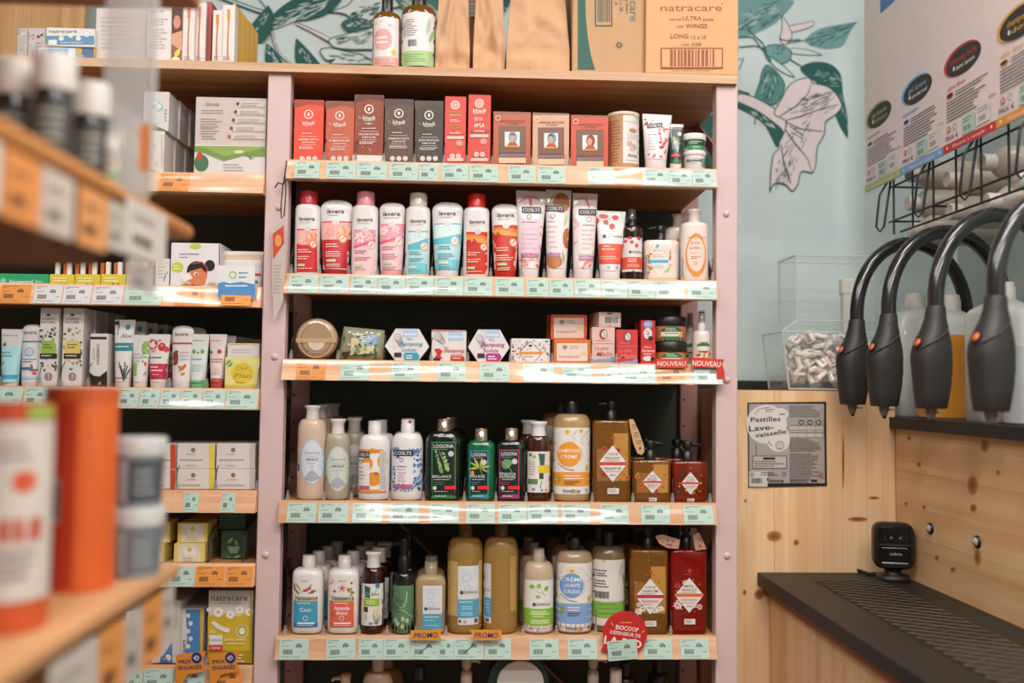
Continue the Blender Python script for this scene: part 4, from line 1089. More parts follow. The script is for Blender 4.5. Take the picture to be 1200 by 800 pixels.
p.print([O(370.5, 398.5, 20.5, .8, 'c9b8a2'), R(347, 396, 394.5, 401.5, 'b39673'), S([(356, 398.5), (386, 398.5)], .5, 'd0bda2'), G([(361, 401.5), (381, 401.5), (379, 407), (374, 410.5), (368, 410.5), (363, 407)], 'cbb9ac'), S([(362, 413.5), (380, 413.5)], .5, 'c3ad92')], rough=.25, eps=.0006)
# wrapped soap, pillow-shaped bag
p = Pr(3, 'wrapped_soap', 'soap in a crinkled clear and green wrapper', 'soap', (398, 449, 384, 422), .035, 'wrapped soap')
b = MB(); nx, nz = 12, 8
def pil(sg):
    vs = []
    rr = random.Random(4)
    for j in range(nz + 1):
        for i in range(nx + 1):
            u, v = i / nx * 2 - 1, j / nz * 2 - 1
            th = .017 * ((1 - u ** 4) * (1 - v ** 4)) ** .5 + .0006
            sk = .004 * v
            vs.append((u * p.w / 2 * (1 - .06 * v) + sk, sg * (th + rr.uniform(-.0012, .0012) * (abs(u) < .99)), (v + 1) / 2 * p.h * (1 - .05 * u)))
    return vs
fq = [(j * (nx + 1) + i, j * (nx + 1) + i + 1, (j + 1) * (nx + 1) + i + 1, (j + 1) * (nx + 1) + i) for j in range(nz) for i in range(nx)]
WR = mat('8e8f74', .22, coat=.5)
b.add(pil(-1), fq, WR, True); b.add(pil(1), [f[::-1] for f in fq], WR, True)
b.build('wrapper', p.root)
p.surf = lambda x, z: -.0185 * max(0, (1 - min(1, abs(x / (p.w / 2))) ** 4) * (1 - min(1, abs(z / p.h * 2 - 1)) ** 4)) ** .5 - .0022
p.print([SCAT(71, 401, 388, 443, 420, 40, 1.2, 3, ['5f7a4a', 'c9bfa2', '3f5a35', 'd6d0b5', '6f6a4a']), G([(412, 396), (440, 392), (438, 414), (410, 416)], 'c9bb94'), G([(419, 396), (430, 390.5), (442, 393), (442, 404), (430, 404)], '7fa3cc'), N(424, 394, 438, 3, 2.6, 'd5dde4'), SCAT(72, 415, 404, 430, 412, 9, 1, 2.4, ['7fa58a', '9dbb98', '5f7a5a']), R(401, 412, 410, 416.5, '3f3a30'), G([(408, 417), (440, 416), (436, 421), (404, 421)], '8fb08a')], eps=.001)
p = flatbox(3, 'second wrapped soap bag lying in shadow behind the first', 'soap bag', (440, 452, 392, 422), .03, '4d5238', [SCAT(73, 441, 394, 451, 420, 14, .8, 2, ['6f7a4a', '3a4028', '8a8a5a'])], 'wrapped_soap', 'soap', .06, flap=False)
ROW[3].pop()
def hexbox(x0, x1, yt, yb, acc, accd, words_, label, short):
    xm = (x0 + x1) / 2
    p = Pr(3, 'shampoo_bar_box', label, 'box', (x0, x1, yt, yb), .035, short)
    hw, h = p.w / 2, p.h
    out = [(-hw, h * .45), (-hw * .52, 0), (hw * .52, 0), (hw, h * .45), (hw * .52, h), (-hw * .52, h)]
    MB().prism(out, -.0175, .0175, mat('d5cfce', .45)).build('carton', p.root)
    MB().prism([(a * .985, z * .985 + h * .0075) for a, z in out], .0175, .0182, mat('8a6a4a', .6)).build('base_flap', p.root)
    it = [S([(xm - 12, yt + .8), (xm + 12, yt + .8)], 1.4, 'a9c4d8'), G([(xm - 4, yt + 2), (xm + 12, yt + 2), (xm + 13.5, yt + 9), (xm - 5, yt + 10)], 'a9bfdc'), X('lamazuna', xm + 4, yt + 6, 3, 'e4e8ec', 14, b=.02)]
    for k in range(5):
        it.append(O(xm - 11 + k * 1.2, yt + 10 + k * 2.4, 4.4 - k * .4, .5, '8b8685'))
    it += [SCAT(int(x0), x0 + 8, yt + 12, xm - 4, yt + 26, 10, .4, .9, ['9a9594', 'c0bab8']), X(words_[0], xm + 3, yt + 12, 2.6, acc, 7, i=.25), X(words_[1], xm + 4.5, yt + 17.5, 4.6, acc, 28, b=.015, i=.3), X(words_[2], xm + 2, yt + 24.5, 3.6, acc, 18, b=.01, i=.3), R(x0 + 11, yt + 28, x0 + 19.5, yt + 33, '332e2c'), G([(xm - 4, yt + 30), (xm - 2, yt + 28), (xm + 12, yt + 28), (xm + 15, yt + 32), (xm + 12, yt + 37.5), (xm - 3, yt + 37.5)], acc), N(xm - 1, yt + 31, xm + 10, 2, 2.8, 'e6e0e0')]
    p.print(it)
    return p
hexbox(451, 503, 385, 423, '2f98b0', '2f98b0', ('Mon', 'Shampoing', 'solide'), 'hexagonal white soap carton with turquoise script', 'turquoise hexagon box')
p = hexbox(548.5, 597.5, 386, 424, 'a8327f', 'a8327f', ('Mon', 'Shampoing', 'Solide'), 'hexagonal white soap carton with magenta script', 'magenta hexagon box')
flatbox(3, 'square white carton with red bow and red script between the hexagons', 'red bow box', (505.5, 546.5, 387, 423), .04, 'd5cdcb', [R(505.5, 387, 546.5, 388.3, 'b8302c'), G([(526, 388.5), (541, 388.5), (543, 398), (525, 399)], 'a9bfdc'), X('lamazuna', 534, 394, 3, 'e4e8ec', 14, b=.02)] + [O(513 + k * 1.5, 394 + k * 1.6, 5 - k * .5, .5, '8b8685') for k in range(5)] + [G([(509, 409), (514, 408), (519, 411), (516, 416), (519, 420), (512, 419), (508, 421), (512, 415)], 'c02823'), X('Mon', 523, 407, 2.4, 'b8302c', 6, i=.2), X('Shampoing', 532, 410.5, 4, 'b8302c', 24, b=.015, i=.25), X('Solide', 535, 415.5, 3, 'b8302c', 14, b=.01, i=.2), R(528, 417.5, 544, 422.5, 'c02823'), N(530, 419, 541, 1, 2.6, 'e8d5d2'), R(508, 419.5, 516, 422.5, '332e2c')], 'shampoo_bar_box')
FLR = ['3f6a4f', '7a4f7a', 'c05a4a', '54406a', 'cf9a8a', '2f7a5a']
flatbox(3, 'low white carton covered in small flowers with a diamond label', 'flowered soap box', (598.5, 644.5, 397, 424), .05, 'd8d0cc', [SCAT(81, 600, 398, 643, 423, 90, .5, 1.5, FLR), G([(621.5, 399.5), (636, 413.5), (626, 424), (617, 424), (607.5, 413.5)], '55504e'), G([(621.5, 400.5), (635, 413.5), (625.5, 424), (617.5, 424), (608.5, 413.5)], 'd9d3d0'), R(608, 412, 635.5, 415.3, 'd98a3a'), E(621.5, 405, 2.2, 1.4, '3a3634'), N(616, 408.5, 628, 1, 2, 'a9a2a0'), N(614, 417.3, 630, 1, 2.2, '7a7472')], 'soap_box')
def gourd(label, short, x0, x1, yt, yb, yf, up, base):
    return flatbox(3, label, short, (x0, x1, yt, yb), .055, base, [SCAT(int(yt), x0 + .5, yt + .5, x1 - .5, yb - .5, 120, .4, .9, ['d8a23a', 'c2662a', 'b8392a']), R(x0 + 3.5, yt + 4, x1 - 4, yb - 1, 'd9c4b9'), E(x0 + 13, yt + 8.5, 3, 2.4, '8a8a6a'), R(x0 + 12.6, yt + 9, x0 + 13.4, yt + 13, '8a7a5a'), N(x0 + 19, yt + 7, x0 + 31, 2, 2.4, 'a08a7c'), X('Shampoing solide', x0 + 18, yt + 19.5, 3, 'c2603a', 24, i=.2), R(x0 + 31, yt + 14, x0 + 38, yt + 18, 'd3b98a')], 'soap_box', 'box', yf, up)
p7 = gourd('orange framed soap carton at the bottom of its pair', 'orange soap box', 649, 692.5, 398, 424, .016, 0, 'cf6a2a')
gourd('orange framed soap carton stacked on its twin', 'upper orange soap box', 645.5, 688, 368.5, 397, .045, p7.h + .001, 'c4542a')
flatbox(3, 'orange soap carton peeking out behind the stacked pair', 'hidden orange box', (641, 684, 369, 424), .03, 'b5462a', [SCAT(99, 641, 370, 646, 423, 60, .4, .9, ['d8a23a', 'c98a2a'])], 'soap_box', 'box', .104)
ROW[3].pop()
def malin(x0, x1, yt, base, ink, label, short):
    xm = (x0 + x1) / 2
    return flatbox(3, label, short, (x0, x1, yt, 424), .05, base, [E(xm, yt + 8, 4.8, 6.2, '8f3a3c'), E(xm + 1, yt + 8, 3, 4.6, 'd8cfcc'), S([(xm - 1, yt + 4), (xm + 2, yt + 8), (xm, yt + 13)], .8, '3a3030'), S([(x0 + 1.5, yt + 19), (x1 - 1.5, yt + 19)], .4, ink), N(x0 + 4, yt + 15, x1 - 4, 1, 1.6, ink), X('Le plus', xm - 2, yt + 24, 4, ink, 16, i=.35), X('Malin', xm + 1, yt + 31, 5.4, ink, 19, b=.01, i=.35), G([(x0 + 1, yt + 40), (x0 + 4, yt + 37.5), (x1 - 6, yt + 36), (x1 - 3, yt + 33.5), (x1 - .4, yt + 35), (x1 - .4, yt + 40)], '7f93bb')], 'soap_box')
p8 = malin(693.5, 720.5, 383.5, 'd3b0a8', 'c05a52', 'pale pink soap carton with red script', 'pale pink soap box')
malin(722, 747.5, 386.5, 'c43638', 'd98a80', 'crimson soap carton with pink script', 'crimson soap box')
p = flatbox(3, 'pale pink carton lying on its side with barcode end outward', 'lying pink box', (698, 725, 366, 383), .075, 'd3b3aa', [R(703, 370, 722, 379.5, 'd6c9c2'), B(705, 371, 721, 378.5, '4a3a36'), R(708, 366.3, 714, 368, '3a302c'), E(711, 381.3, 1, .8, 'c0392f')], 'soap_box', 'box', .022, p8.h + .0015)
p.root.rotation_euler = (0, 0, .18)
def redcow(label, x0, x1, yt, yb, up, top):
    xm = (x0 + x1) / 2
    it = [E(xm, yt + 4.5, 5.5, 4.5, '7fa3cf'), N(xm - 4, yt + 3, xm + 5, 2, 2, 'd8e0ea'), E(xm - .5, yt + 15, 5, 6.5, 'd8d0cc'), SCAT(7, xm - 5, yt + 11, xm + 4, yt + 20, 14, .4, 1, ['3a3230', '9a9290']), E(x1 - 5.5, yt + 21, 3, 2.8, '231f1e')] if top else [X('Mon', xm - 1, yt + 4, 2.2, 'ecd5d0', 8, i=.2), X('Shampoing', xm, yt + 8, 3, 'ecd5d0', 15, b=.01, i=.2), X('Solide', xm - 1, yt + 12, 2.6, 'ecd5d0', 9, i=.2), E(xm - 1, yt + 17.5, 5.5, 3, 'd8d0cc'), E(x1 - 4, yt + 18, 2.4, 2.4, '231f1e')]
    return flatbox(3, label, 'red bar box', (x0, x1, yt, yb), .05, 'bf2a2e', it, 'shampoo_bar_box', 'box', .018, up)
p10 = redcow('small red soap carton with white script under the sketch carton', 751, 768.5, 402.5, 424, 0, False)
redcow('small red soap carton with an ink sketch on a blue badge', 751, 768, 375.5, 401, p10.h + .001, True)
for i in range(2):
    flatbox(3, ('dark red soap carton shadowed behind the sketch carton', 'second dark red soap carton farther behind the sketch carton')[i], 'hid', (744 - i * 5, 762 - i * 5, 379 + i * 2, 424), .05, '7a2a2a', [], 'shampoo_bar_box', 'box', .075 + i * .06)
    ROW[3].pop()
def blackjar(label, x0, x1, yt, yl, yb, up):
    xm = (x0 + x1) / 2
    return jar(3, label, 'black lid jar', (x0, x1, yt, yb), .078, 'c47a4a', '1d1b1a', yl, [R(x0, yb - 4, x1, yb, '1f5f38'), E(xm - 1, yl + 9, 13, 8, '2f6a45'), R(xm - 13, yl + 7.5, xm + 12, yl + 13, 'd8cdbd'), N(xm - 8, yl + 3, xm + 7, 2, 2, 'c9d8c4'), N(xm - 9, yl + 9, xm + 9, 1, 2.4, '7a6a5a'), SCAT(int(yt), xm + 8, yl + 8, xm + 14, yl + 13, 4, .8, 1.8, ['d8a83a', 'c25a2a'])], up, .018, 1.02, 'hair_mask_jar')
p11 = blackjar('black lidded orange hair mask jar at the bottom of the pair', 769, 809, 400, 411.5, 425, 0)
blackjar('black lidded orange hair mask jar resting on another jar', 767.5, 809, 370.5, 381, 400, p11.h + .0008)
p = bottle(3, 'white spray bottle with green and orange label at the soap shelf end', 'white spray bottle', (814, 835.5, 363, 425), .04, 'd8cfca', 'd5cdc9', 10, 394, 387, [R(815, 399, 835, 421, 'd8c4a9'), E(825, 407, 8.5, 6.5, '2f6a45'), R(817, 405.5, 833, 411, 'd8cdc2'), SCAT(93, 818, 412, 833, 420, 14, .8, 2, ['c2562a', 'd8a83a', 'a8392a', '6f8a4a'])], n=2, cap='none', name='spray_bottle')
spray_head(p, 825, 389, 363, 'd5cbc6', True, .92)
behind(p, 1, .06, 'second white spray bottle behind the green labelled one', -.012)
# ---------------------------------------------------------------- shelf 4: shampoos
def clay(x0, x1, yt, ycap, ysh, liq, ring, inner, oy, label, short, capw):
    xm = (x0 + x1) / 2
    xo = xm + 2.5
    it = [E(xo, oy, 13.6, 26.5, ring), E(xo, oy, 12.3, 25, inner), O(xo, oy, 11.6, .35, ring), X('Shampooing', xo, oy - 11, 3, '7d8a94', 17, i=.2), X('cheveux', xo, oy - 7, 1.8, '98a2a8', 12), X('ARGILE', xo, oy - 3, 3, '4a5660', 14, b=.015), N(xo - 6, oy + 1.5, xo + 6, 1, 1.6, '8a949a'), O(xo, oy + 6, 1.8, .4, '98a2a8'), G([(xo - 9, oy + 19), (xo - 4, oy + 12), (xo, oy + 9.5), (xo + 4, oy + 12), (xo + 9, oy + 19), (xo, oy + 23)], 'a3a4ae'), SCAT(int(x0), xo - 7, oy + 13, xo + 7, oy + 21, 24, .3, .7, ['b9b9c0', '8d8e98'])]
    return bottle(4, label, short, (x0, x1, yt, 587), .056, liq, 'd6cdc8', 14, ysh, ycap, it, n=2.1, cap='flare', capw=capw, rough=.35, caprough=.4)
p = clay(346, 380, 475, 491, 507, 'c5ac97', '9fc1d6', 'c9cdd2', 541, 'tall beige clay shampoo bottle with blue oval label', 'beige clay shampoo', 19)
p.print([R(346, 523, 350, 531, 'c9c9b8'), R(346, 544, 350, 552, '3f5a78'), R(346, 552, 350, 558, 'c3c7cb')], 'side_label')
behind(p, 3, .075, ['second beige clay bottle standing just behind the blue oval one', 'third beige clay bottle deeper in the same row', 'last beige clay bottle at the back of the row'], .004)
p = clay(378.5, 408, 491, 508, 522, 'a39a85', 'b3c7a6', 'c6c8bf', 549, 'sage grey clay shampoo bottle with green oval label', 'sage clay shampoo', 18.5)
behind(p, 1, .075, 'second sage clay bottle half hidden beside the green oval one', .027)
behind(p, 1, .17, 'third sage clay bottle at the back of its row', .018)
def cosb(x0, x1, yt, ycap, ysh, it, label, short, capw=16):
    return bottle(4, label, short, (x0, x1, yt, 588), .056, 'd5cfcd', 'd3ccc9', 13, ysh, ycap, it, n=2.1, cap='flip', capw=capw, rough=.28)
OR = ['d98a2c', 'd9992f', 'cf7a26']
p = cosb(418.5, 456, 493.5, 509.5, 527, [R(418, 526, 454, 577, 'dcd5d2'), R(420, 526.5, 449, 531, 'd97a2c'), SCAT(101, 420, 527, 447, 532, 8, 1.5, 3, OR), E(430, 543, 7, 7.5, 'd68a2a'), E(448, 541, 6, 8, 'd8962e'), E(438, 561, 9, 8, 'd68728'), E(441, 555, 3, 2, 'a86420'), R(418, 542, 433, 575, 'dcd4d2'), R(418, 529, 433, 536, '242a2b'), X('COSLYS', 425, 532.6, 3.8, 'e2dbd8', 14, b=.02), O(422, 541, 2.4, .5, '4a4644'), N(419.5, 547.5, 428, 1, 2.4, '6a6462'), N(419.5, 552, 428, 3, 4, 'c09aa8'), R(418, 569, 433, 573.5, 'b05a86'), R(418, 573.5, 452, 577, 'd6862c'), R(445, 528, 453, 575, 'c9c3c1'), N(446, 529, 452, 18, 2.5, '8a8482')], 'white shampoo bottle with orange fruit label', 'orange fruit shampoo')
behind(p, 1, .07, 'white bottle standing behind the orange fruit one', .006)
BL = ['3d6a9c', '5a86b0', '2f5a8a', '86a6c4']
p = cosb(457.5, 495, 492, 507.5, 526, [R(458, 524, 495, 575.5, 'd2d2d6'), SCAT(102, 478, 525, 494, 534, 26, 1, 2.6, BL), SCAT(103, 484, 534, 494, 574, 50, 1, 2.6, BL), SCAT(104, 459, 525, 468, 536, 16, 1, 2.4, BL), SCAT(105, 458, 545, 463, 575, 16, .8, 2, BL), SCAT(106, 460, 571, 486, 575, 14, .8, 2, BL), R(463, 539, 484, 572, 'd8d2d4'), R(461, 527, 484, 534, '242a2b'), X('COSLYS', 472, 530.6, 4, 'e2dbd8', 20, b=.02), O(470.5, 538.5, 2.4, .5, '4a4644'), N(465, 546, 480, 1, 2.2, '55504e'), N(465, 549.5, 479, 1, 1.8, 'c07a8a'), N(466, 553, 478, 4, 3.2, 'c9a2ac'), R(460, 567.5, 484, 572, 'b05a86'), R(466, 566.5, 468.5, 568.5, '4a70a8'), R(471, 566.5, 473.5, 568.5, 'c9443c')], 'white shampoo bottle with blue flower label', 'blue flower shampoo')
MB().box(.0028, .0085, -.0175, -.0128, p.h - .005, p.h - .001, mat('a8305f', .4)).build('cap_tab', p.root)
behind(p, 1, .07, 'white bottle hidden behind the blue flower one', -.004)
DG = mat('0d1a12', .1, coat=.7)
CH = mat('b39d8a', .22, metal=.75)
def logona(x0, x1, yt, ycap, ysh, body, frame, lx0, lx1, ly0, plant, title, label, short, capw=15, d=.05):
    lm = (lx0 + lx1) / 2
    it = [R(lx0, ly0, lx1, 584, frame), R(lx0 + 1.4, ly0 + 1.4, lx1 - 1.4, 578.5, '14211a'), X('LOGONA', lm, ly0 + 5, 4.2, 'd9d6d0', lx1 - lx0 - 5, b=.015), N(lx0 + 2.5, ly0 + 8.6, lx1 - 3, 1, 1.6, '8d9a90')]
    it += plant
    it += [E(lx1 - 5.5, ly0 + 14, 3.2, 3.2, 'd3ccc6'), O(lx1 - 5.5, ly0 + 14, 2, .5, '7a736e')]
    yy = 558 if len(title) > 1 or True else 560
    for i, t in enumerate(title):
        it.append(X(t, lm - 2, 555 + i * 3.6 + (0 if len(title) > 1 else 3), 3, 'd3d3cc', min(22, lx1 - lx0 - 5), b=.01))
    it += [N(lx0 + 3, 561.2, lx1 - 3, 1, 2, 'b9beb5'), N(lx0 + 3, 564.5, lx1 - 10, 2, 2.2, frame), E(lx0 + 4, 571.5, 2.2, 2.4, 'c9c9c2'), R(lx1 - 13, 569, lx1 + .4, 573.2, 'd8281f'), N(lx0 + 3, 575, lx1 - 5, 1, 2, 'a9b0a6'), N(lx0 + 4, 580.4, lx1 - 6, 1, 2.4, 'c9e0c9')]
    return bottle(4, label, short, (x0, x1, yt, 588), d, body, CH, 13.5, ysh, ycap, it, n=3.4, cap='flip', capw=capw, round_=.7, caprough=.25)
def twig(cx, cy, n, l, c):
    o = [S([(cx - 4, cy - 11), (cx + 1, cy), (cx + 3, cy + 11)], .7, c)]
    rr = random.Random(int(cx))
    for i in range(n):
        t = i / (n - 1)
        o.append(LF(cx - 4 + 6 * t + (4 if i % 2 else -4), cy - 11 + 22 * t, l * (.6 + .6 * t), l * .62 * (.6 + .6 * t), rr.uniform(200, 330), rr.choice([c, '7fa35a', '6a9050'])))
    return o
p = logona(498, 541, 491.5, 505, 521, DG, '2f7a48', 505.5, 534, 517.5, twig(519, 540, 11, 7, '8fb56a'), ['BRILLANCE'], 'large black-green shampoo bottle with nettle leaves and green frame', 'large nettle shampoo', 15.5, .055)
behind(p, 2, .08, ['second dark nettle shampoo bottle looming behind the first', 'third dark nettle shampoo bottle at the back'], .006)
p = logona(547, 580.5, 502.5, 516, 526, mat('0f5c35', .1, coat=.6), '2f7f9c', 550, 572.5, 527.5, [LF(562 + 7 * math.cos(math.radians(a)), 548 - 7 * math.sin(math.radians(a)), 13, 2.6, a, c) for a, c in ((150, 'a9b04a'), (120, 'b5b85a'), (75, '9aa845'), (40, '8d9a3f'), (10, 'a3ae4a'), (-25, '8a9640'), (185, 'a9b04a'))] + [S([(566, 558), (561, 546)], .7, '8a9640'), E(553.6, 554.5, 2.2, 3.4, 'c98a55')], ['EXTRA RICHE'], 'emerald green shampoo bottle with bamboo leaves and blue frame', 'emerald bamboo shampoo')
p = logona(582, 617, 502, 515.5, 525, DG, '963a63', 585, 608.5, 526.5, [G([(588, 541), (592, 537.5), (597, 538), (601, 541), (599, 545), (595, 549), (590, 549), (588, 546)], '5f8f5a'), S([(595, 545), (600, 553)], .7, '7fa36a')] + [S([(595, 547), (588.5 + i * 2.2, 540 + abs(i - 3) * .6)], .3, '86b07a') for i in range(6)], ['REPARATION', 'INTENSE'], 'black shampoo bottle with ginkgo leaf and magenta frame', 'ginkgo shampoo')
BRN = mat('3a1a10', .12, coat=.6)
p = bottle(4, 'reddish brown shampoo bottle with wide white cap', 'brown white-capped shampoo', (617.5, 646, 494, 588), .05, BRN, 'd8d2d0', 13, 527, 510.5, [R(617, 529, 645, 577, 'd5cfc8'), E(622, 533, 1.6, 2, '3f6a50'), E(626, 535, 2, 2, '8aa83a'), G([(631, 531), (639, 532), (638, 545), (633, 545)], '2f5a50'), R(631, 545, 645, 554, 'd9b52e'), R(632, 554, 637, 561, '2a4a3a'), N(620, 540, 629, 6, 3, 'a9a49c'), R(619, 561, 630, 567, '5a7a50'), S([(635, 563), (633, 572)], .8, '4a6a50'), E(625, 573, 2, 1.6, '7a8aa8'), R(634, 573, 636, 575, '3f5fa8'), R(639, 573, 641, 575, 'c93f38')], n=2.2, cap='flare', capw=21)
behind(p, 1, .08, 'brown bottle with cream cap standing behind the white-capped one', -.016)
def biocoop(shelf, x0, x1, yt, ycap, ysh, yb, l0, l1, liq, circ, band, title, label, short, flow):
    xm = (x0 + x1) / 2
    xc = xm - 4.5
    yc = l0 + (31 if shelf == 4 else 26)
    it = [R(x0 - 1, l0, x1 + 1, l1, 'd9d3cf'), R(x0 - 1, yc + 21, x1 + 1, l1 - 9, band)] + flow + [E(xc, yc, 14, 14.5, circ)]
    for i, t in enumerate(title):
        it.append(X(t, xc, yc - 4 + i * 7 - (3.2 if len(title) > 2 else 0), 4.4, 'ece2d8', 25 if i == 0 else 19, b=.005))
    it += [S([(xc - 13, yc + 11), (xc - 4, yc + 17), (xc + 6, yc + 19)], .7, '6a6462'), S([(xc + 13, yc - 8), (xc + 16, yc), (xc + 12, yc + 12)], .4, '9a9492'), E(x1 - 5.5, yc + 16, 1.8, 3.4, 'd0a82e'), E(x0 + 6, yc + 29, 2.2, 3.4, '8a9a45'), N(x0 + 12, yc + 25, x1 - 10, 2, 3, 'efe0d0'), N(x0 + 12, yc + 31.5, x1 - 14, 2, 2.6, '6a4a3a'), X('bioc', xm - 7, l1 - 4.6, 4, '2f4a80', 9, b=.03), E(xm - .5, l1 - 4.2, 1.9, 2, '5f9a4a'), E(xm + 3.2, l1 - 4.2, 1.9, 2, 'd09a2e'), X('p', xm + 7.2, l1 - 4.4, 4, '2f4a80', 3.4, b=.03), S([(x1 - 7, l1 - 6.5), (x1 - 6, l1 - 3)], .9, '4a4644')]
    return bottle(shelf, label, short, (x0, x1, yt, yb), .075, liq, '1e1b19', 15, ysh, ycap, it, n=2.3, capw=15.5, rough=.25)
CY = mat('b08f62', .25, trans=.12, coat=.4)
p = biocoop(4, 649, 694, 470, 485, 499, 589, 501, 579, CY, 'dd8f2e', 'd98f35', ['SHAMPOOING', 'CRÈME'], 'big cream shampoo bottle with orange disc and orange band', 'big orange disc shampoo', [F(665, 506, 3.6, 'd9b23a', 'c98a2a'), F(681, 505, 3, 'd9b84a', 'b98a3a'), SCAT(111, 672, 503, 692, 520, 16, .4, 1.1, ['b9a88a', '8a8378', 'd8b84a']), S([(676, 504), (670, 512)], .4, '7a7470'), S([(688, 506), (680, 516)], .4, '7a7470')])
behind(p, 1, .1, 'second cream shampoo bottle with black cap behind the orange disc one', -.018)
def squarepump(shelf, x0, x1, ytop, yp, yb, liq, dy, hw, hh, label, short, ribbon, fl, txt, d=.055, side=1, pumpc='161413', big=True, tagw=None, seed=1, cw=.0125, pback=0.0):
    xm = (x0 + x1) / 2
    p = Pr(shelf, 'soap_dispenser', label, 'dispenser', (x0, x1, ytop, yb), d, short)
    a, b = p.w / 2, d / 2
    p.body([(0, a * .96, b * .96, 7), (.003, a, b, 7), (p.h - .006, a, b, 7), (p.h - .002, a * .98, b * .98, 7), (p.h, a * .92, b * .92, 7)], liq, K=40)
    rr = random.Random(seed)
    it = []
    def bloom(cx, cy, r):
        c = rr.choice(fl)
        return F(cx, cy, r, c[0], c[1], 6)
    for i in range(9 if big else 6):
        t = rr.uniform(-1, 1)
        cx = xm + t * (x1 - x0) * .40
        cy = dy + (1 if rr.random() > .4 else -1) * hh * rr.uniform(.35, .85)
        it.append(bloom(cx, cy, rr.uniform(2.6, 4.6) * (1 if big else .8)))
    it.insert(0, SCAT(seed + 7, x0 + 5, dy - hh * .9, x1 - 5, dy + hh * .95, 40 if big else 24, .5, 1.5, ['6a7a3a', '2f3a20', '8a6a2f', 'b5a24a', '54301c']))
    if liq is GLD:
        it.insert(0, R(xm + 1, dy - hh - (14 if big else 7), x1 - 4, dy + hh * .95, 'b07e3a')); it.insert(0, R(x0 + 4, dy - hh * .8, xm + 1, dy + hh * .95, '8a5c28'))
    it += [F(xm + .5, dy - hh - 8, 3, 'c0392a', 'a8502a', 5), N(xm - 7, dy - hh - 4.4, xm + 7, 1, 1.6, 'b5522f')] if big else [F(xm + .5, dy - hh - 5, 2, 'c0392a', 'a8502a', 5)]
    it += [G([(xm, dy - hh), (xm + hw, dy), (xm, dy + hh), (xm - hw, dy)], 'd6cfcb'), R(xm - hw * .96, dy - hh * .09, xm + hw * .96, dy + hh * .09, ribbon)]
    it += [X(txt[0], xm, dy - hh * .52, hh * .13, '5a4a44', hw * .7, b=.01), X(txt[1], xm, dy - hh * .30, hh * .14, '5a4a44', hw * 1.0, b=.01), N(xm - hw * .55, dy - hh * .17, xm + hw * .6, 1, 1.4, ribbon), X(txt[2], xm, dy + hh * .26, hh * .14, ribbon if len(txt) > 3 else '5a4a44', hw * 1.1, b=.01), N(xm - hw * .5, dy + hh * .42, xm + hw * .55, 1, 1.4, ribbon), X('500ml' if big else 'ml', xm, dy + hh * .62, hh * .1, '6a5a54', hw * .4)]
    it += [R(xm - 6 * (hw / 17), dy + hh + 7 * (hw / 17), xm + 7 * (hw / 17), dy + hh + 13.5 * (hw / 17), 'd0cac6'), N(xm - 5 * (hw / 17), dy + hh + 8.6 * (hw / 17), xm + 6 * (hw / 17), 2, 2 * hw / 17, '8a5a54')]
    p.print(it)
    MB().tube([(0, 0, p.h - .004), (.002, .006, p.h * .5), (.012, .008, .012)], .0022, mat('b59a6a', .3), 8).build('dip_tube', p.root)
    pump(p, p.h, cw, vz(p, xm, yp) - p.h, pumpc, side, pback)
    return p
GLD = mat('a56d2a', .06, trans=.6, ior=1.2, coat=.5)
RAM = mat('92300f', .06, trans=.5, ior=1.25, coat=.5)
RED = mat('a01a10', .06, trans=.5, ior=1.25, coat=.5)
POPPY = [('c23a22', '4a2418'), ('c9522a', '2a1a14'), ('b8301f', '35201a'), ('d0702f', '4a2a1a')]
p = squarepump(4, 695.5, 740, 493, 470, 588, GLD, 543, 17.5, 21.5, 'large golden pump bottle with poppies and hanging tag', 'large golden poppy pump', 'c0432c', POPPY, ['USAGE', 'FREQUENT', 'FREQUENT USE'], side=-1, seed=3)
behind(p, 1, .085, 'second golden pump bottle behind the large poppy one', .012)
# kraft hanging tag
q = p.L(741, 491)
t = thing('hanging_tag', 'pointed kraft paper tag hanging from the large golden pump bottle', 'tag', P(741, 491, .012))
o = [P(px, py, .012) - t.location for px, py in ((737, 491), (742, 491), (748.5, 505), (754.5, 522), (755, 529), (752, 533), (747, 531), (742.5, 520), (739, 505))]
MB().prism([(v.x, v.z) for v in o], -.0005, .0005, mat('c09872', .7)).build('paper', t)
printing(t, [N(741, 497, 746, 3, 2.4, '7a5a45'), N(743, 506, 749, 3, 2.6, '7a5a45'), N(745.5, 516, 752, 2, 2.6, '7a5a45'), LF(750, 525, 4, 2.4, 80, '3a2a22')], lambda px, py: ((P(px, py, .012) - t.location).x, (P(px, py, .012) - t.location).z), lambda x, z: -.0005, 'print', .0003)
p = squarepump(4, 742, 787, 539.5, 517, 588, GLD, 564.5, 12, 13.2, 'small golden pump bottle with poppies beside the large one', 'small golden poppy pump', 'c0432c', POPPY, ['USAGE', 'FREQUENT', 'FREQUENT USE'], .06, 1, big=False, seed=5, cw=.013)
behind(p, 1, .09, 'small golden pump bottle tucked behind its poppy twin', .008)
p = squarepump(4, 789, 829, 541, 518, 588, RAM, 566, 11, 13.2, 'small russet pump bottle with dark flowers by the end post', 'small russet pump', 'c0432c', [('c98a2a', '3a2414'), ('2a3020', '5a3a1a'), ('7a2a1a', 'd8a23a')], ['CHEVEUX', 'COLORES', 'COLOURED'], .06, 1, big=False, seed=9, cw=.013)
behind(p, 1, .09, 'small russet pump bottle farther back by the end post', -.004)
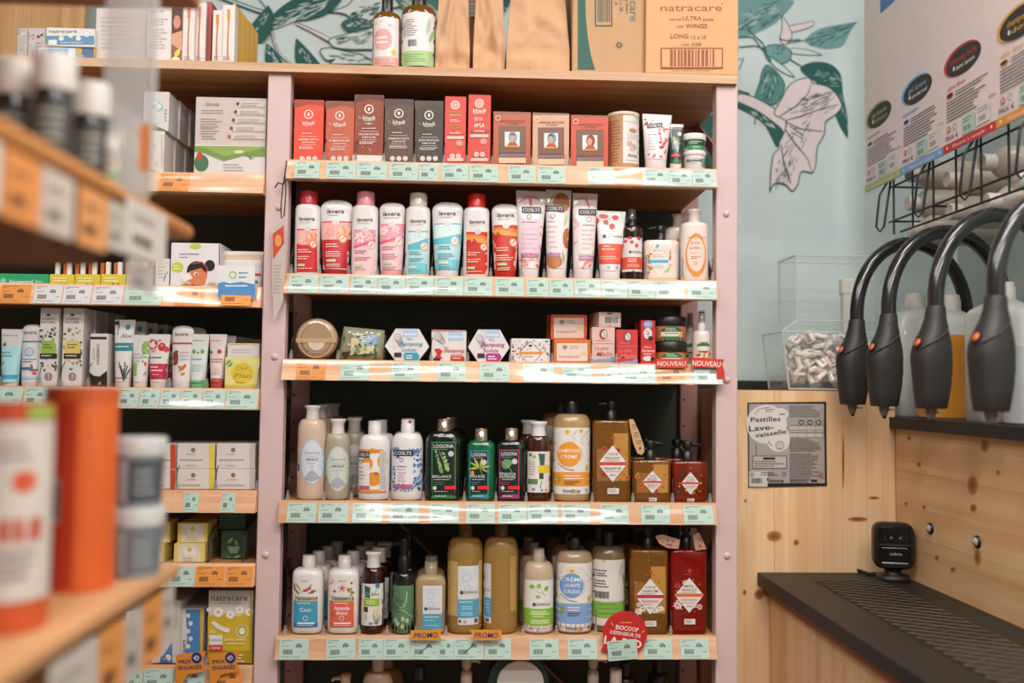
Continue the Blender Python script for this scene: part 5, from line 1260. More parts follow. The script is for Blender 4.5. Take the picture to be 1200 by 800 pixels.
# ---------------------------------------------------------------- shelf 5: shower creams
def nat(x0, x1, yt, field, field2, art, word, label, short):
    xm = (x0 + x1) / 2
    it = art + [N(xm - 5, 680, xm + 5, 1, 1.6, '8a8582'), X('Natessance', xm + .5, 700, 5, '35302e', 26, b=.015), R(x0 + 3.5, 703.5, x1 - 5, 734.5, field), R(x0 + 3.5, 703.2, x1 - 5, 704.4, 'a9b04a'), R(x0 + 3.5, 730, x1 - 5, 734.5, field2), N(xm - 10, 706, xm + 10, 1, 2.2, 'dfe2e0')]
    for i, t in enumerate(word):
        it.append(X(t, xm - .5, (714 if len(word) == 1 else 712) + i * 5.4, 4.8, 'e8e2de', 13 if len(word) == 1 or i else 18, b=.015))
    it += [O(xm - .5, 724, 3, .7, 'd0d5d6'), R(xm - 10, 728.8, xm + 10, 730.8, 'd6d5d4'), N(xm - 10, 731.8, xm + 10, 1, 1.8, 'c9cfd2'), N(xm - 8, 737.5, xm + 9, 2, 2.4, 'c3c7b5')]
    return bottle(5, label, short, (x0, x1, yt, 745.5), .06, 'd6cfca', 'cfc8c3', 13.5, 676, 667.5, it, n=3.0, cap='flip', capw=15, rough=.32, round_=.55)
p = nat(340, 377, 653, '3f8fae', '3a68a0', [S([(344, 684), (345, 690), (350, 696)], [1.4, 2.2, 1.6], '7a3a2a'), S([(346, 684), (348, 691), (352, 694)], [1, 2, 1], 'd9cfc6'), LF(349, 687, 11, 3, -50, '8fa84a'), LF(352, 691, 9, 2.4, -60, 'b9c46a'), G([(354, 692), (360, 688), (365, 684), (364, 690), (358, 693)], 'a8412f'), G([(361, 695), (366, 691), (371, 692), (366, 695)], 'a04530'), S([(358, 690), (364, 686)], .8, 'e0cfc4')], ['Coco'], 'white shower cream bottle with blue coconut label', 'blue coconut shower cream')
behind(p, 3, .06, ['second coconut shower cream bottle in the row', 'third coconut shower cream bottle in the row', 'fourth coconut shower cream bottle at the back'], .012)
p = nat(382.5, 419.5, 653, 'd25a45', 'd0553f', [F(401, 689, 5, 'd98a90', 'a8303a', 5), E(412, 683, 1.4, 1.4, 'c0323a'), LF(410, 691, 8, 4, 40, '8a9a3f'), LF(413, 694, 5, 3, -20, '5a6a2f'), E(392, 692.5, 1.6, 1.4, 'c0323a'), SCAT(121, 387, 680, 391, 686, 4, .8, 1.8, ['d98a90', 'e0aeb0']), E(408, 690, 1.2, 1.2, 'b8323a'), G([(409, 697), (414, 694), (413, 698)], 'b58a4a')], ['Amande', 'douce'], 'white shower cream bottle with coral almond label', 'coral almond shower cream')
behind(p, 3, .06, ['second almond shower cream bottle in the row', 'third almond shower cream bottle in the row', 'fourth almond shower cream bottle at the back'], .012)
p = bottle(5, 'dark brown shower bottle with white cap and green band label', 'brown green-band shower gel', (422, 449.5, 648, 745.5), .05, mat('2a120c', .12, coat=.6), 'd6cfca', 12, 684, 666, [R(421, 684, 448.5, 733, 'd6d0ca'), G([(427, 686), (434, 688), (433.5, 701), (427.5, 700)], '2f5a50'), O(430, 696, 2, .5, '9ab5a8'), S([(436, 699), (437, 692), (439, 698), (441, 691)], .7, '4a4644'), X('Aloe', 439, 696, 3, '4a4644', 9, i=.3), R(426, 701, 444.5, 710, '8fae35'), N(429, 703.5, 442, 2, 2.6, 'd3dcb8'), R(426, 711, 431, 717, '26463a'), S([(439, 714), (438, 722)], 1, 'd0a04a'), S([(442.5, 713), (441, 722)], 1, 'd0a04a'), E(442.5, 686, 2.6, 3, '3f78a8'), R(432.5, 729, 434.5, 731.5, '3f5fa8'), R(435, 729, 437, 731.5, 'c93f38')] + [S([(440 + i * .5, 731), (437 + i * 2.4, 720 + (i % 3) * 2)], .6, '55704f') for i in range(5)] + [S([(428, 726), (429, 719)], .6, '4a4644')], n=2.2, cap='flare', capw=19)
behind(p, 2, .06, ['second brown shower bottle behind the green band one', 'third brown shower bottle at the back of its row'], .007)
p = bottle(5, 'black-green olive pump bottle with sage green label', 'olive pump bottle', (458, 485.5, 659, 745.5), .05, mat('0f1712', .12, coat=.6), '141312', 13, 684, 672, [R(457, 686, 486, 742, '56785a'), N(462, 690, 470, 2, 2.4, '3a5a42'), S([(477, 693), (476, 705), (470, 712)], 1.2, '9fb58f'), S([(464, 706), (472, 714), (478, 719)], 1.0, '9fb58f')] + [E(x, y, 2.1, 2.8, 'a3b595') for x, y in ((463.5, 727), (466, 731), (472, 725), (477, 727), (471.5, 734))] + [LF(473, 712, 12, 2, 60, '86a07c'), LF(468, 715, 11, 1.8, 30, '86a07c'), LF(481, 722, 8, 1.6, -40, '86a07c'), S([(466, 738), (472, 730)], .6, '9fb58f'), N(461, 700, 474, 6, 3, '4a6a50')], n=2.1, cap='none', name='soap_dispenser')
pump(p, vz(p, 471, 672), .0115, vz(p, 471, 633) - vz(p, 471, 672), '131211', -1)
behind(p, 1, .07, 'black olive pump bottle hidden behind the sage label one', .004)
CLR = mat('dcc190', .05, trans=.6, ior=1.2, coat=.5)
CLC = mat('b5a48c', .15, trans=.4, ior=1.3, coat=.4)
CIRC = lambda cx, cy, s: [O(cx, cy, 5 * s, 1.6 * s, 'a9c3cf'), O(cx + 5 * s, cy - 6 * s, 5 * s, 1.6 * s, 'b5cbd4'), O(cx + 1 * s, cy + 11 * s, 4 * s, 1.4 * s, 'a9c3cf'), S([(cx - 5 * s, cy - 10 * s), (cx + 5 * s, cy - 4 * s)], 2 * s, 'bccfd6')]
p = bottle(5, 'small clear square shower bottle with blue and white label', 'small clear shower gel', (486, 522, 660, 745.5), .05, CLR, CLC, 12, 684, 674.5, [R(495.5, 686, 518, 737, 'cfcdd0')] + CIRC(504, 698, .9) + [E(499, 713, 2, 2, '3a4a55'), X('CENTIFOLIA', 508.5, 713, 2.6, '4a4644', 15), R(495, 719, 518, 737, '4f98b2'), N(497, 722, 516, 1, 2.4, 'd5e0e4'), N(498, 726, 515, 1, 2, 'b5ced8'), N(498, 732, 514, 1, 2, 'b5ced8')], n=3.6, cap='flip', capw=15.5, round_=.8, name='shower_gel_bottle')
behind(p, 1, .07, 'second clear shower bottle behind the small blue one', -.002)
AMC = mat('d3a860', .05, trans=.6, ior=1.2, coat=.5)
p = bottle(5, 'tall clear amber refill bottle with blue and white label facing forward', 'tall amber refill bottle', (523.5, 566, 616, 745.5), .075, AMC, mat('8a6a42', .2, trans=.3), 14, 652, 631.5, [R(525, 658, 536, 722, 'b89a5e'), R(561, 658, 565, 722, 'b89a5e'), R(536.5, 663, 561, 732, 'cdcbce')] + CIRC(547, 677, 1.1) + [E(541, 694, 2.2, 2.2, '3a4a55'), X('CENTIFOLIA', 551, 694, 3, '4a4644', 17), R(536, 702, 561, 723.5, '4f98b2'), N(538, 704.5, 559, 1, 2.4, 'd5e0e4'), N(541, 710, 555, 2, 2.6, 'b5ced8'), N(540, 717.5, 557, 2, 2.2, 'b5ced8'), E(539, 727.5, 1.6, 1.6, '4a4644'), O(545, 728, 1.6, .5, '4a4644'), R(556, 725, 560, 729.5, '5a5452')], n=2.2, cap='flip', capw=16, name='refill_bottle')
p = bottle(5, 'tall clear amber refill bottle turned so its label wraps the side', 'turned amber refill bottle', (566.5, 608, 615, 745.5), .075, AMC, mat('8a6a42', .2, trans=.3), 14, 652, 631, [R(566, 661, 575.5, 731, 'cdcbce'), X('FOLIA', 571, 692, 2.6, '4a4644', 7), R(566, 701, 575.5, 724, '4f98b2'), N(567, 704, 574, 4, 4, 'b5ced8'), R(569, 725.5, 573, 729.5, '5a5452'), R(598, 652, 605, 717, 'b08a4c')], n=2.2, cap='flip', capw=16, name='refill_bottle')
p = bottle(5, 'frosted bottle with green leaf label beside the amber refills', 'green leaf shower cream', (614, 650, 645, 745.5), .06, mat('c0aa92', .3, trans=.1, coat=.3), mat('c3b3a2', .25, trans=.3), 13, 677, 660, [R(613, 680, 651, 740, 'd8d2ce'), LF(623.5, 687.5, 8, 6, 20, '7fae3f'), LF(631.5, 686.5, 7, 6, 70, '86b445'), LF(640.5, 689.5, 7.5, 5, 60, '7aa63c'), LF(630.5, 699, 7, 4, -10, '86b445'), S([(626, 690), (632, 694), (640, 698)], .4, '8a8582'), S([(634, 690), (638, 697)], .4, '8a8582'), E(626, 708, 2, 2, '3a5a45'), X('CENTIFOLIA', 636, 708, 3, '4a4644', 18), R(613, 713, 651, 732.5, '7fb03c'), N(622, 716, 645, 2, 2.6, 'e4ecd0'), N(624, 721.5, 642, 1, 2.4, 'd5e0b8'), N(622, 726.5, 645, 2, 2.6, 'e4ecd0'), N(620, 735.5, 628, 1, 2.4, '4a4644'), O(630.5, 736.5, 1.9, .6, '5a5452'), N(634, 735.8, 641, 1, 2, '8a8482')], n=2.1, cap='flip', capw=14, name='shower_gel_bottle')
behind(p, 2, .08, ['frosted bottle standing behind the green leaf one', 'frosted bottle at the back of the green leaf row'], -.006)
p = biocoop(5, 653, 696.5, 632, 647, 659, 746, 660, 740, mat('a58f72', .25, trans=.12, coat=.4), '6a94c4', '7a9cc6', ['CRÈME', 'LAVANTE', 'SURGRAS'], 'big washing cream bottle with blue disc and blue band', 'big blue disc washing cream', [F(670, 669, 7, 'd8c9a8', 'c98a2a', 11), SCAT(131, 676, 663, 694, 684, 20, .3, .9, ['b9b2a8', '9a948c']), S([(680, 664), (690, 676)], .4, '9a948c')])
behind(p, 2, .085, ['second washing cream bottle with black cap behind the blue disc one', 'third washing cream bottle at the back'], -.004)
p = bottle(5, 'big bottle turned to its barcode and green back label', 'barcode washing bottle', (694.5, 735.5, 625, 743), .075, mat('7d6a4c', .2, trans=.2, coat=.4), '1a1716', 14, 655, 642, [R(693, 656, 737, 733, 'd3cdc6'), N(697, 668, 712, 2, 3.4, '3a3634'), N(697, 674, 714, 1, 3.4, '3a3634'), N(697, 680, 714, 3, 3.4, '3a3634'), B(698, 693, 714, 701, '2f2b29'), R(693, 705, 737, 724, '7faa4a'), N(702, 707, 726, 2, 5, '64903a'), N(702, 718, 730, 1, 3, '4f7a2f'), LF(728, 668, 18, 4, 75, 'b5b9ae'), LF(732, 678, 14, 4, 110, 'a9b3a0'), E(707.5, 657, 1.6, 1, 'd8a23a'), G([(731, 676), (736, 670), (736, 700), (733, 700)], '86ae5a')], n=2.2, capw=15, name='shower_gel_bottle', yf=.03)
behind(p, 1, .09, 'dark capped bottle behind the barcode one', -.01)
DAISY = [('dcd4cc', 'b8562a'), ('d8d0c8', 'a84a2a'), ('e0d8d0', 'c0642f')]
p = squarepump(5, 739.5, 784, 645, 618, 745.5, GLD, 698.5, 17.5, 21, 'large golden pump bottle with white daisies', 'golden daisy pump', 'a82a34', DAISY, ['SANS', 'PARFUM', 'FRAGRANCE', 1], .06, -1, seed=13)
behind(p, 1, .09, 'second golden daisy pump bottle behind the first', -.014)
ROSE = [('c0323c', '7a1a22'), ('d8b8b0', 'b04a5a'), ('b82a34', '5a2030'), ('d0a59a', 'a83a44')]
p = squarepump(5, 786, 829, 645, 614, 745.5, RED, 697, 17, 20.5, 'large ruby red pump bottle with red and white flowers', 'ruby flower pump', 'c8642a', ROSE, ['MIEL', 'PROPOLIS', 'HONEY PROPOLIS', 1], .06, 1, seed=17)
behind(p, 1, .09, 'second ruby pump bottle behind the flowered one', -.01)
def hangtag(label, pts, Y):
    c = P(pts[0][0], pts[0][1], Y)
    t = thing('hanging_tag', label, 'tag', c)
    MB().prism([((P(a, b, Y) - c).x, (P(a, b, Y) - c).z) for a, b in pts], -.0005, .0005, mat('b08a70', .7)).build('paper', t)
    xs = [a for a, b in pts]; ys = [b for a, b in pts]
    printing(t, [SCAT(3, min(xs) + 4, min(ys) + 4, max(xs) - 4, max(ys) - 4, 10, .6, 1.6, ['a8402f', '7a5a45', '5a2a22'])], lambda a, b: ((P(a, b, Y) - c).x, (P(a, b, Y) - c).z), lambda x, z: -.0005, 'print', .0003)
hangtag('kraft tag spread beside the ruby bottle pump', [(768, 628), (776, 626), (797, 632), (795, 643), (782, 642), (772, 636)], .012)
hangtag('kraft tag hanging from the ruby bottle neck', [(812, 627), (819, 623), (828, 643), (815, 645)], .012)
# ---------------------------------------------------------------- shelf 6: only the tops show
def low(label, x, wpx, yt, c, capc, kind='pump', yf=.03, pc=None, side=1, name='lotion_bottle'):
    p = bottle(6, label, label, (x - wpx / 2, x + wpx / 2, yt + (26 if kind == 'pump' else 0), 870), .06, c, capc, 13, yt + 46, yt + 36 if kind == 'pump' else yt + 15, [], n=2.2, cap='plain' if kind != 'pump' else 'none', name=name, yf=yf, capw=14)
    if kind == 'pump':
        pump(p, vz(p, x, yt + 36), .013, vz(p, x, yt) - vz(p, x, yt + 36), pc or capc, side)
    return p
low('cream lotion bottle with round cap on the lowest shelf', 441, 38, 775, 'c2a288', 'cdb39c', 'cap')
low('cream lotion bottle at the back of the lowest shelf', 452, 40, 771, 'b09074', 'b89a80', 'cap', .15)
low('cream pump bottle showing only its nozzle on the lowest shelf', 402, 30, 794, 'c0a087', 'c4a58c', 'pump', .04, None, -1)
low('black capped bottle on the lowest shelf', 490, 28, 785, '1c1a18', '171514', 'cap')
low('pale pump bottle beside the round white plate', 546, 34, 773, 'c6a88f', 'cdb09a')
low('pale pump bottle by the small white cap', 697, 32, 772, 'b5a390', 'bfae9c')
low('small bottle with white cap on the lowest shelf', 724, 16, 788, 'bdb0a2', 'd0c6bc', 'cap', .01)
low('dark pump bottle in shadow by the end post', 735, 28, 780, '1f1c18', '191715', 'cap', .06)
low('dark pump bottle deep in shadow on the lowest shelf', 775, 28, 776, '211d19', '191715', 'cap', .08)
q = P(610, 803, .02)
t = thing('round_plate', 'round white dish with dark green rim leaning on the lowest shelf', 'dish', (q.x, .03, SH[6] + .001))
r0 = .052
hz = q.z - SH[6]
MB().loft([(0, r0, r0, 2), (.004, r0 * 1.01, r0 * 1.01, 2), (.006, r0 * .94, r0 * .94, 2), (.004, r0 * .9, r0 * .9, 2)], mat('d5ccc8', .35), 40).xf(Matrix.Translation((0, 0, max(hz, r0))) @ Rx).build('dish', t)
MB().loft([(-.07, r0 * 1.25, r0 * 1.25, 2), (-.002, r0 * 1.3, r0 * 1.3, 2)], mat('17302b', .4), 40).xf(Matrix.Translation((-.004, .0, max(hz, r0 * 1.3))) @ Rx).build('can', t)
# ---------------------------------------------------------------- left bay
CLOUD = lambda cx, cy: [E(cx - 5, cy, 5, 4.4, '3f9fc4'), E(cx + 1, cy - 2, 6, 5, '3f9fc4'), E(cx + 6, cy + 1, 4.6, 4, '3f9fc4'), E(cx - 5, cy, 4, 3.4, 'cfd8dc'), E(cx + 1, cy - 2, 5, 4, 'cfd8dc'), E(cx + 6, cy + 1, 3.6, 3, 'cfd8dc'), N(cx - 5, cy - 1, cx + 6, 2, 2, '3f7fa8'), E(cx + 5, cy + 4, 3, 2, 'b5c4cc')]
p = flatbox('a', 'white nappy pack with blue cloud, lower one in its stack', 'lower cloud pack', (163, 192, 153.5, 202), .062, 'cfc7c3', CLOUD(171, 171) + [R(189.4, 158, 190, 196, 'a8a09c'), N(182, 190, 187, 2, 3, 'b5aeaa'), G([(163, 197), (176, 198), (184, 201), (163, 202)], '6f8a4a')], 'nappy_pack', 'pack')
pu = flatbox('a', 'white nappy pack with blue cloud on top of its stack', 'cloud pack', (168, 198, 107.5, 153), .062, 'cdc5c1', CLOUD(180, 124) + [E(180, 141, 7, 5, 'b9c2c6'), G([(168, 144), (184, 148), (197, 158), (168, 153)], '5f7a3f'), N(193, 128, 196, 4, 4, 'a8a09c')], 'nappy_pack', 'pack', .02, p.h + .001)
behind(p, 4, .066, ['second lower nappy pack in the receding stack', 'third lower nappy pack in the receding stack', 'fourth lower nappy pack in the receding stack', 'last lower nappy pack by the back panel'], 0.004)
behind(pu, 4, .066, ['second upper nappy pack in the receding stack', 'third upper nappy pack in the receding stack', 'fourth upper nappy pack in the receding stack', 'last upper nappy pack by the back panel'], 0.004)
pb = flatbox('a', 'long white carton with green hills at the bottom of its pair', 'green hills carton', (227.5, 311, 170.5, 203), .22, 'cdc6c2', [G([(228, 170.7), (310.8, 170.7), (310.8, 184), (285, 183), (262, 189), (240, 180), (228, 178)], '6f8a3f'), G([(228, 171), (310, 171), (300, 176), (262, 183), (245, 175)], '86a04a'), E(236, 191, 8.5, 10, '3f6a4a'), E(234, 183, 3.4, 5, 'b53a28'), E(280, 178, 6, 2, 'd0c4b0'), N(262, 192, 290, 3, 3.4, 'aaa39f'), SCAT(5, 284, 182, 300, 186, 4, 1, 2, ['5f7a3a', '86a04a'])], 'nappy_carton', 'box', .012)
flatbox('a', 'long grey-white carton printed with text lying on the green hills carton', 'text carton', (229, 312, 114.5, 169), .2, 'c0b2ab', [X('Grovia', 249, 122, 5, '3a4a45', 15, i=.3), N(236, 129, 263, 2, 3, '8a7f79'), N(235, 139, 262, 4, 3, '8a7f79'), N(235, 150, 261, 3, 3, '8a7f79'), N(236, 159, 258, 2, 3, '8a7f79')] + [R(279 - i * 2, 119 + i * 9.5, 311, 125.5 + i * 9.5, 'c9beb8') for i in range(5)] + [N(283 - i * 2, 121 + i * 9.5, 309, 2, 2.4, '968b85') for i in range(5)] + [E(279 - i * 2.5, 121.5 + i * 9.6, 1.8, 1.8, c) for i, c in enumerate(('4a4642', '4a4642', '4a4642', '8a3a24', 'b5562a'))], 'nappy_carton', 'box', .02, pb.h + .001)
# shelf b
flatbox('b', 'green tray of toothbrushes at the edge of the view', 'green toothbrush tray', (-14, 57, 321, 337), .1, '2f9a6a', [R(-14, 318, 57, 321, 'b5562f'), X('bioseptyl', 25, 330, 5, 'dcebe2', 27, b=.02), E(4, 329, 3.4, 3.4, '86c4a6'), X('bio', 46, 329.5, 3, 'cfe4d8', 8)], 'display_tray', 'tray')
for i, nm in enumerate(('first', 'second', 'third', 'fourth')):
    x = 58 + i * 30
    p = flatbox('b', nm + ' yellow-green toothbrush tray counted from the green tray', 'lime tray', (x, x + 29, 321.5, 337), .1, 'c9b836', [N(x + 4, 325, x + 25, 2, 3.4, 'e9e2b0'), R(x + 13, 331.8, x + 16, 333.4, '3f5fa8'), R(x + 19, 331.8, x + 22, 333.4, 'c9443c')], 'display_tray', 'tray')
    for j in range(4):
        px_ = x + 4 + j * 7
        w0 = P(px_, 320, .03)
        MB().box(-.0045, .0045, -.004, .004, 0, .034, mat(('ddd4cf', 'c2622f')[j % 2], .45), .0006).build('toothbrush_box', p.root, (w0.x - p.x, -.012 + .012 * (j % 2), p.h - .002))
flatbox('b', 'narrow white carton beside the cartoon woman box', 'narrow white carton', (182, 198, 303, 337), .06, 'd3cdca', [N(185, 312, 195, 4, 4, 'b0aaa7'), S([(192, 330), (194, 322), (197, 318)], .8, '2a2624')], 'carton_box', 'box')
flatbox('b', 'white box with a cartoon woman wearing a red headband', 'cartoon woman box', (200, 258, 285, 337), .09, 'd5cfd0', [E(229, 288.5, 7, 3.4, 'b3bf3a'), R(256.6, 286, 258, 336, '6a4a72'), N(210, 297, 247, 1, 3, '7a7290'), N(210, 301, 222, 1, 2, 'a85a78'), E(208, 313, 7, 6, 'b3bf3a'), N(203, 311, 213, 2, 3, 'dfe3b8'), E(231, 318, 12, 12, '1d1917'), E(246, 311, 6, 6.5, '1d1917'), G([(222, 318), (236, 314), (243, 322), (240, 333), (228, 336.5), (222, 330)], 'c9764a'), S([(226, 309), (237, 307), (243, 314), (242, 320)], 1.4, 'c03a42'), E(230, 321, 2.6, 2, 'e6ded8'), E(230.6, 321.4, 1.2, 1.4, '2a201c'), G([(212, 324), (222, 319), (226, 326), (216, 331)], 'dcd6d2'), S([(213, 334.5), (219, 332.5), (224, 334)], [2, 2.4, 2], 'c9764a'), E(226, 334, 2, 1.2, 'b03a3a'), N(244, 331, 256, 2, 2, 'b5a83a')], 'cotton_box', 'box')
p = Pr('b', 'beige_pouch', 'beige and white fabric pouch hanging behind the blue leaflet', 'pouch', (258, 307, 293, 337), .04, 'beige pouch', .03)
p.body([(0, p.w / 2 * .98, .02, 3), (p.h * .7, p.w / 2, .018, 3), (p.h * .86, p.w / 2, .008, 3), (p.h, p.w / 2, .002, 4)], mat('c9c2bb', .6))
p.print([R(256, 297, 309, 304, 'bfa58c'), R(256, 304, 309, 312, 'd0c9c4'), R(296, 320, 307, 323, 'c03a35'), E(300, 330, 2, 2, '3f78a8')])
yl = -.026
q = P(277, 349, yl)
t = thing('leaflet', 'blue and white leaflet clipped over the shelf edge by the pouch', 'leaflet', q)
c0, c1_ = P(255.5, 349, yl) - q, P(299, 311.5, yl) - q
MB().box(c0.x, c1_.x, -.0006, .0006, 0, c1_.z, mat('d3d2d2', .45)).build('paper', t)
lf = lambda a, b: ((P(a, b, yl) - q).x, (P(a, b, yl) - q).z)
printing(t, [G([(255.5, 332), (262, 330), (270, 332), (282, 330), (299, 333), (299, 348.8), (255.5, 348.8)], '4f86b8'), O(273, 322, 4.6, 1.6, '8fb86a'), N(280, 319, 296, 1, 3.4, '4a6f9c'), N(280, 324, 294, 1, 3.4, '4a6f9c'), N(264, 334, 294, 1, 4, 'd0dde8')], lf, lambda x, z: -.0006, 'print', .0003)
# shelf c: toothpastes
def paste(x0, x1, yt, it, label, short, wt=None, wb=None, body='d6d0cd', cap='d2ccc8', top='crimp', yf=.016, d=.032):
    return tube('c', label, short, (x0, x1, yt, 454), d, body, cap, wt or (x1 - x0), wb or (x1 - x0) * .74, 447, it, top, name='toothpaste_tube', yf=yf)
paste(-3, 22, 385, [R(-4, 385, 23, 405, 'c9c6c4'), N(0, 392, 18, 1, 3, '8a8684'), LF(3, 404, 8, 4, 80, '35605a'), R(-4, 405, 23, 448, '9fcdd4'), R(-4, 439, 23, 444, '3f9fb8'), N(0, 412, 16, 2, 4, '4a8fa0')], 'aqua toothpaste tube at the end of the toothpaste row', 'aqua toothpaste', body='a9ced3')
paste(22, 45.5, 379.5, [X('lavera', 33, 389, 4, '3c3634', 15, b=.02, i=.15), R(21, 399, 46, 400.6, '3f78b0'), E(33, 412, 7, 5, 'b5c9d8'), O(33, 412, 5, .8, '5f8fb8'), N(25, 420, 42, 2, 3, '5a86b0'), R(21, 430, 38, 433, '3f68a0'), SCAT(3, 34, 428, 42, 438, 6, 1, 2.4, ['c0443a', 'b8362f']), R(21, 441, 46, 444, '9fbdd6')], 'white toothpaste tube with a thin blue stripe', 'blue stripe toothpaste', top='round', wb=21)
def cosm(x0, x1, band, leafc, label, short, seed):
    xm = (x0 + x1) / 2
    it = [E(xm, 369, 2.4, 1.6, '4a4a42'), X('COSMO', xm, 373.5, 2.6, '4a4644', 15), X('NATUREL', xm, 377.5, 2.6, '4a4644', 17), SCAT(seed, x0 + 2, 384, x1 - 2, 434, 46, .8, 2.6, leafc), G([(xm - 9, 404), (xm - 6, 399), (xm + 6, 399), (xm + 9, 404), (xm + 9, 414), (xm - 9, 414)], band), N(xm - 6, 403, xm + 6, 2, 3.4, '5a5a42'), R(xm - 10, 414, xm + 10, 420, '2f2d2a'), N(xm - 8, 416, xm + 8, 1, 3, 'cfc9c4'), O(xm, 441, 4.4, .8, '4a4644'), R(xm - 2.4, 439, xm - .8, 443, '3f5fa8'), R(xm + .8, 439, xm + 2.4, 443, 'c9443c')]
    return flatbox('c', label, short, (x0, x1, 361, 454), .05, 'd3ccc8', it, 'toothpaste_box', 'box')
p = cosm(46, 68, '8fae4a', ['35332f', '5f6a4a', '86a04a', '4a4a44'], 'tall white toothpaste box with green badge and dark leaves', 'green badge box', 12)
behind(p, 2, .055, ['green badge toothpaste box in second place', 'green badge toothpaste box in third place'], .004)
p = cosm(73, 97, 'd3bb62', ['6a7a4a', 'c9a83a', '86a04a', '4a5a34'], 'tall white toothpaste box with yellow lemon badge', 'lemon badge box', 14)
behind(p, 3, .055, ['lemon badge toothpaste box in second place', 'lemon badge toothpaste box in third place', 'lemon badge toothpaste box in fourth place'], .004)
p = flatbox('c', 'shorter white toothpaste box with black curved base', 'charcoal box', (105, 126, 391, 454), .05, 'd3ccc8', [R(106, 394.5, 125, 397.5, '33302e'), X('CHARBON', 115, 415, 3.4, '4a4644', 24, a=-90), X('ACTIF', 110, 415, 2.6, '86a04a', 14, a=-90), G([(105, 436), (110, 440), (117, 441), (125.6, 434), (125.6, 453.6), (105, 453.6)], '26231f'), LF(117, 449, 5, 3, 60, '7aa03f')], 'toothpaste_box', 'box')
p = paste(130.5, 154, 374, [G([(130, 376), (137, 375), (138, 388), (132, 398), (130, 398)], '2a4a40'), R(129, 380, 155, 446, 'd6d0cd'), E(147.5, 383, 3, 3.4, '3f8fa8'), X('Aloe', 146, 393, 5, '4a4644', 13, i=.3), R(129, 401.5, 155, 411, '2f7f86'), N(133, 405, 150, 1, 3.4, 'cfe0de'), SCAT(6, 133, 424, 142, 432, 6, .8, 1.8, ['7a8aa0', 'a9a4a0']), R(133, 442, 150, 443.5, 'c9443c')] + [S([(145, 446), (139 + i * 2.4, 424 + (i % 3) * 4)], 1.1, '35453a') for i in range(6)], 'teal banded toothpaste tube with aloe sketch', 'teal aloe toothpaste', wb=17)
behind(p, 5, .055, ['teal aloe toothpaste tube in second place', 'teal aloe toothpaste tube in third place', 'teal aloe toothpaste tube in fourth place', 'teal aloe toothpaste tube in fifth place', 'teal aloe toothpaste tube at the back'], .006)
paste(152, 173, 392, [LF(160, 403, 18, 3, 80, 'c9c3bd'), E(170, 407, 6, 8, '86a85a'), SCAT(7, 165, 400, 172, 440, 14, .8, 2, ['5f8a3f', 'b8442f', '86a85a']), R(151, 425, 160, 440, '7fae4a'), N(154, 414, 168, 3, 4, 'a9a4a0')], 'white toothpaste tube with green leaves and pointed top', 'green leaf toothpaste')
p = paste(171.5, 196, 391, [O(177, 403, 6, 1.6, 'b8323a'), E(188, 406, 4.6, 5, 'b5282c'), E(193, 409, 3, 3.6, 'c23a38'), SCAT(8, 174, 396, 194, 412, 10, 1, 2.2, ['c04a44', 'a82a30', 'd98a80']), N(174, 418, 192, 1, 3, '4a4644'), R(171, 426, 197, 444, 'b5283f'), N(175, 429, 191, 2, 4, 'e6c9cc'), N(178, 438, 190, 1, 3, 'd08a98')], 'white toothpaste tube with red fruits and crimson base', 'red fruit toothpaste')
behind(p, 2, .05, ['red fruit toothpaste tube in second place', 'red fruit toothpaste tube in third place'], .006)
p = paste(199, 224, 381, [X('lavera', 211, 391, 4.2, '3c3634', 16, b=.02, i=.15), R(198, 401, 225, 403, 'b53a3f'), E(205, 419, 3.4, 9, '7a3a3a'), SCAT(9, 201, 410, 208, 428, 10, .8, 1.8, ['a8323a', '5a4a48']), N(210, 412, 222, 3, 4, 'b0aaa8'), SCAT(10, 208, 428, 216, 438, 7, 1.4, 2.6, ['d0702f', 'c0562a', 'c98a3a'])], 'white toothpaste tube with dark red stripe', 'red stripe toothpaste', top='round', wb=21)
behind(p, 1, .06, 'red stripe toothpaste tube in second place', .01)
p = paste(219.5, 242, 391, [N(223, 398, 238, 1, 3, '8a8684'), E(226, 411.5, 2, 2.6, '5f9a4a'), E(236, 411.5, 2, 2.6, '5f9a4a'), E(231, 413, 1, 1, '4a4644'), N(223, 420, 237, 1, 3, '3f9fb0'), N(223, 427, 238, 3, 3, 'a9c9ba'), R(219, 445, 243, 448, '6fb58a')], 'mint white toothpaste tube with two green leaves', 'two leaf toothpaste', body='cfd3cd', cap='6fb58a')
p = paste(243, 263, 391, [N(246, 398, 259, 1, 3, '8a8684'), E(246, 412, 1.8, 2, '5f9a4a'), E(256, 411.5, 2.6, 2.6, 'b5302f'), E(247, 413, 1, 1, '4a4644'), N(246, 420, 260, 2, 3, 'c05a5a'), E(253, 434, 4, 4, 'c9b0ac'), R(242, 443, 264, 448, 'b54a48')], 'pale pink toothpaste tube with a red berry', 'pink berry toothpaste', body='d6c6c2', cap='b54a48')
behind(p, 4, .055, ['pink berry toothpaste tube in second place', 'pink berry toothpaste tube in third place', 'pink berry toothpaste tube in fourth place', 'pink berry toothpaste tube at the back'], .006)
pd = flatbox('c', 'yellow square soap carton with golden disc and script', 'yellow disc carton', (263.5, 304, 418.5, 454), .06, 'd6cf86', [R(263.5, 450.5, 304, 454, 'c9b84a'), E(284, 437, 13, 12, 'd8b53a'), X('Der', 284, 431, 5, '7a8a3a', 14, i=.2), X('Plan', 284, 440, 5.6, '7a8a3a', 20, i=.2), N(276, 447.5, 292, 1, 2.4, '8a7a3a'), E(269, 425.5, 3.6, 3.6, '6f9a4a'), S([(266, 429), (272, 423)], .8, 'e0e6c9')], 'soap_box', 'box')
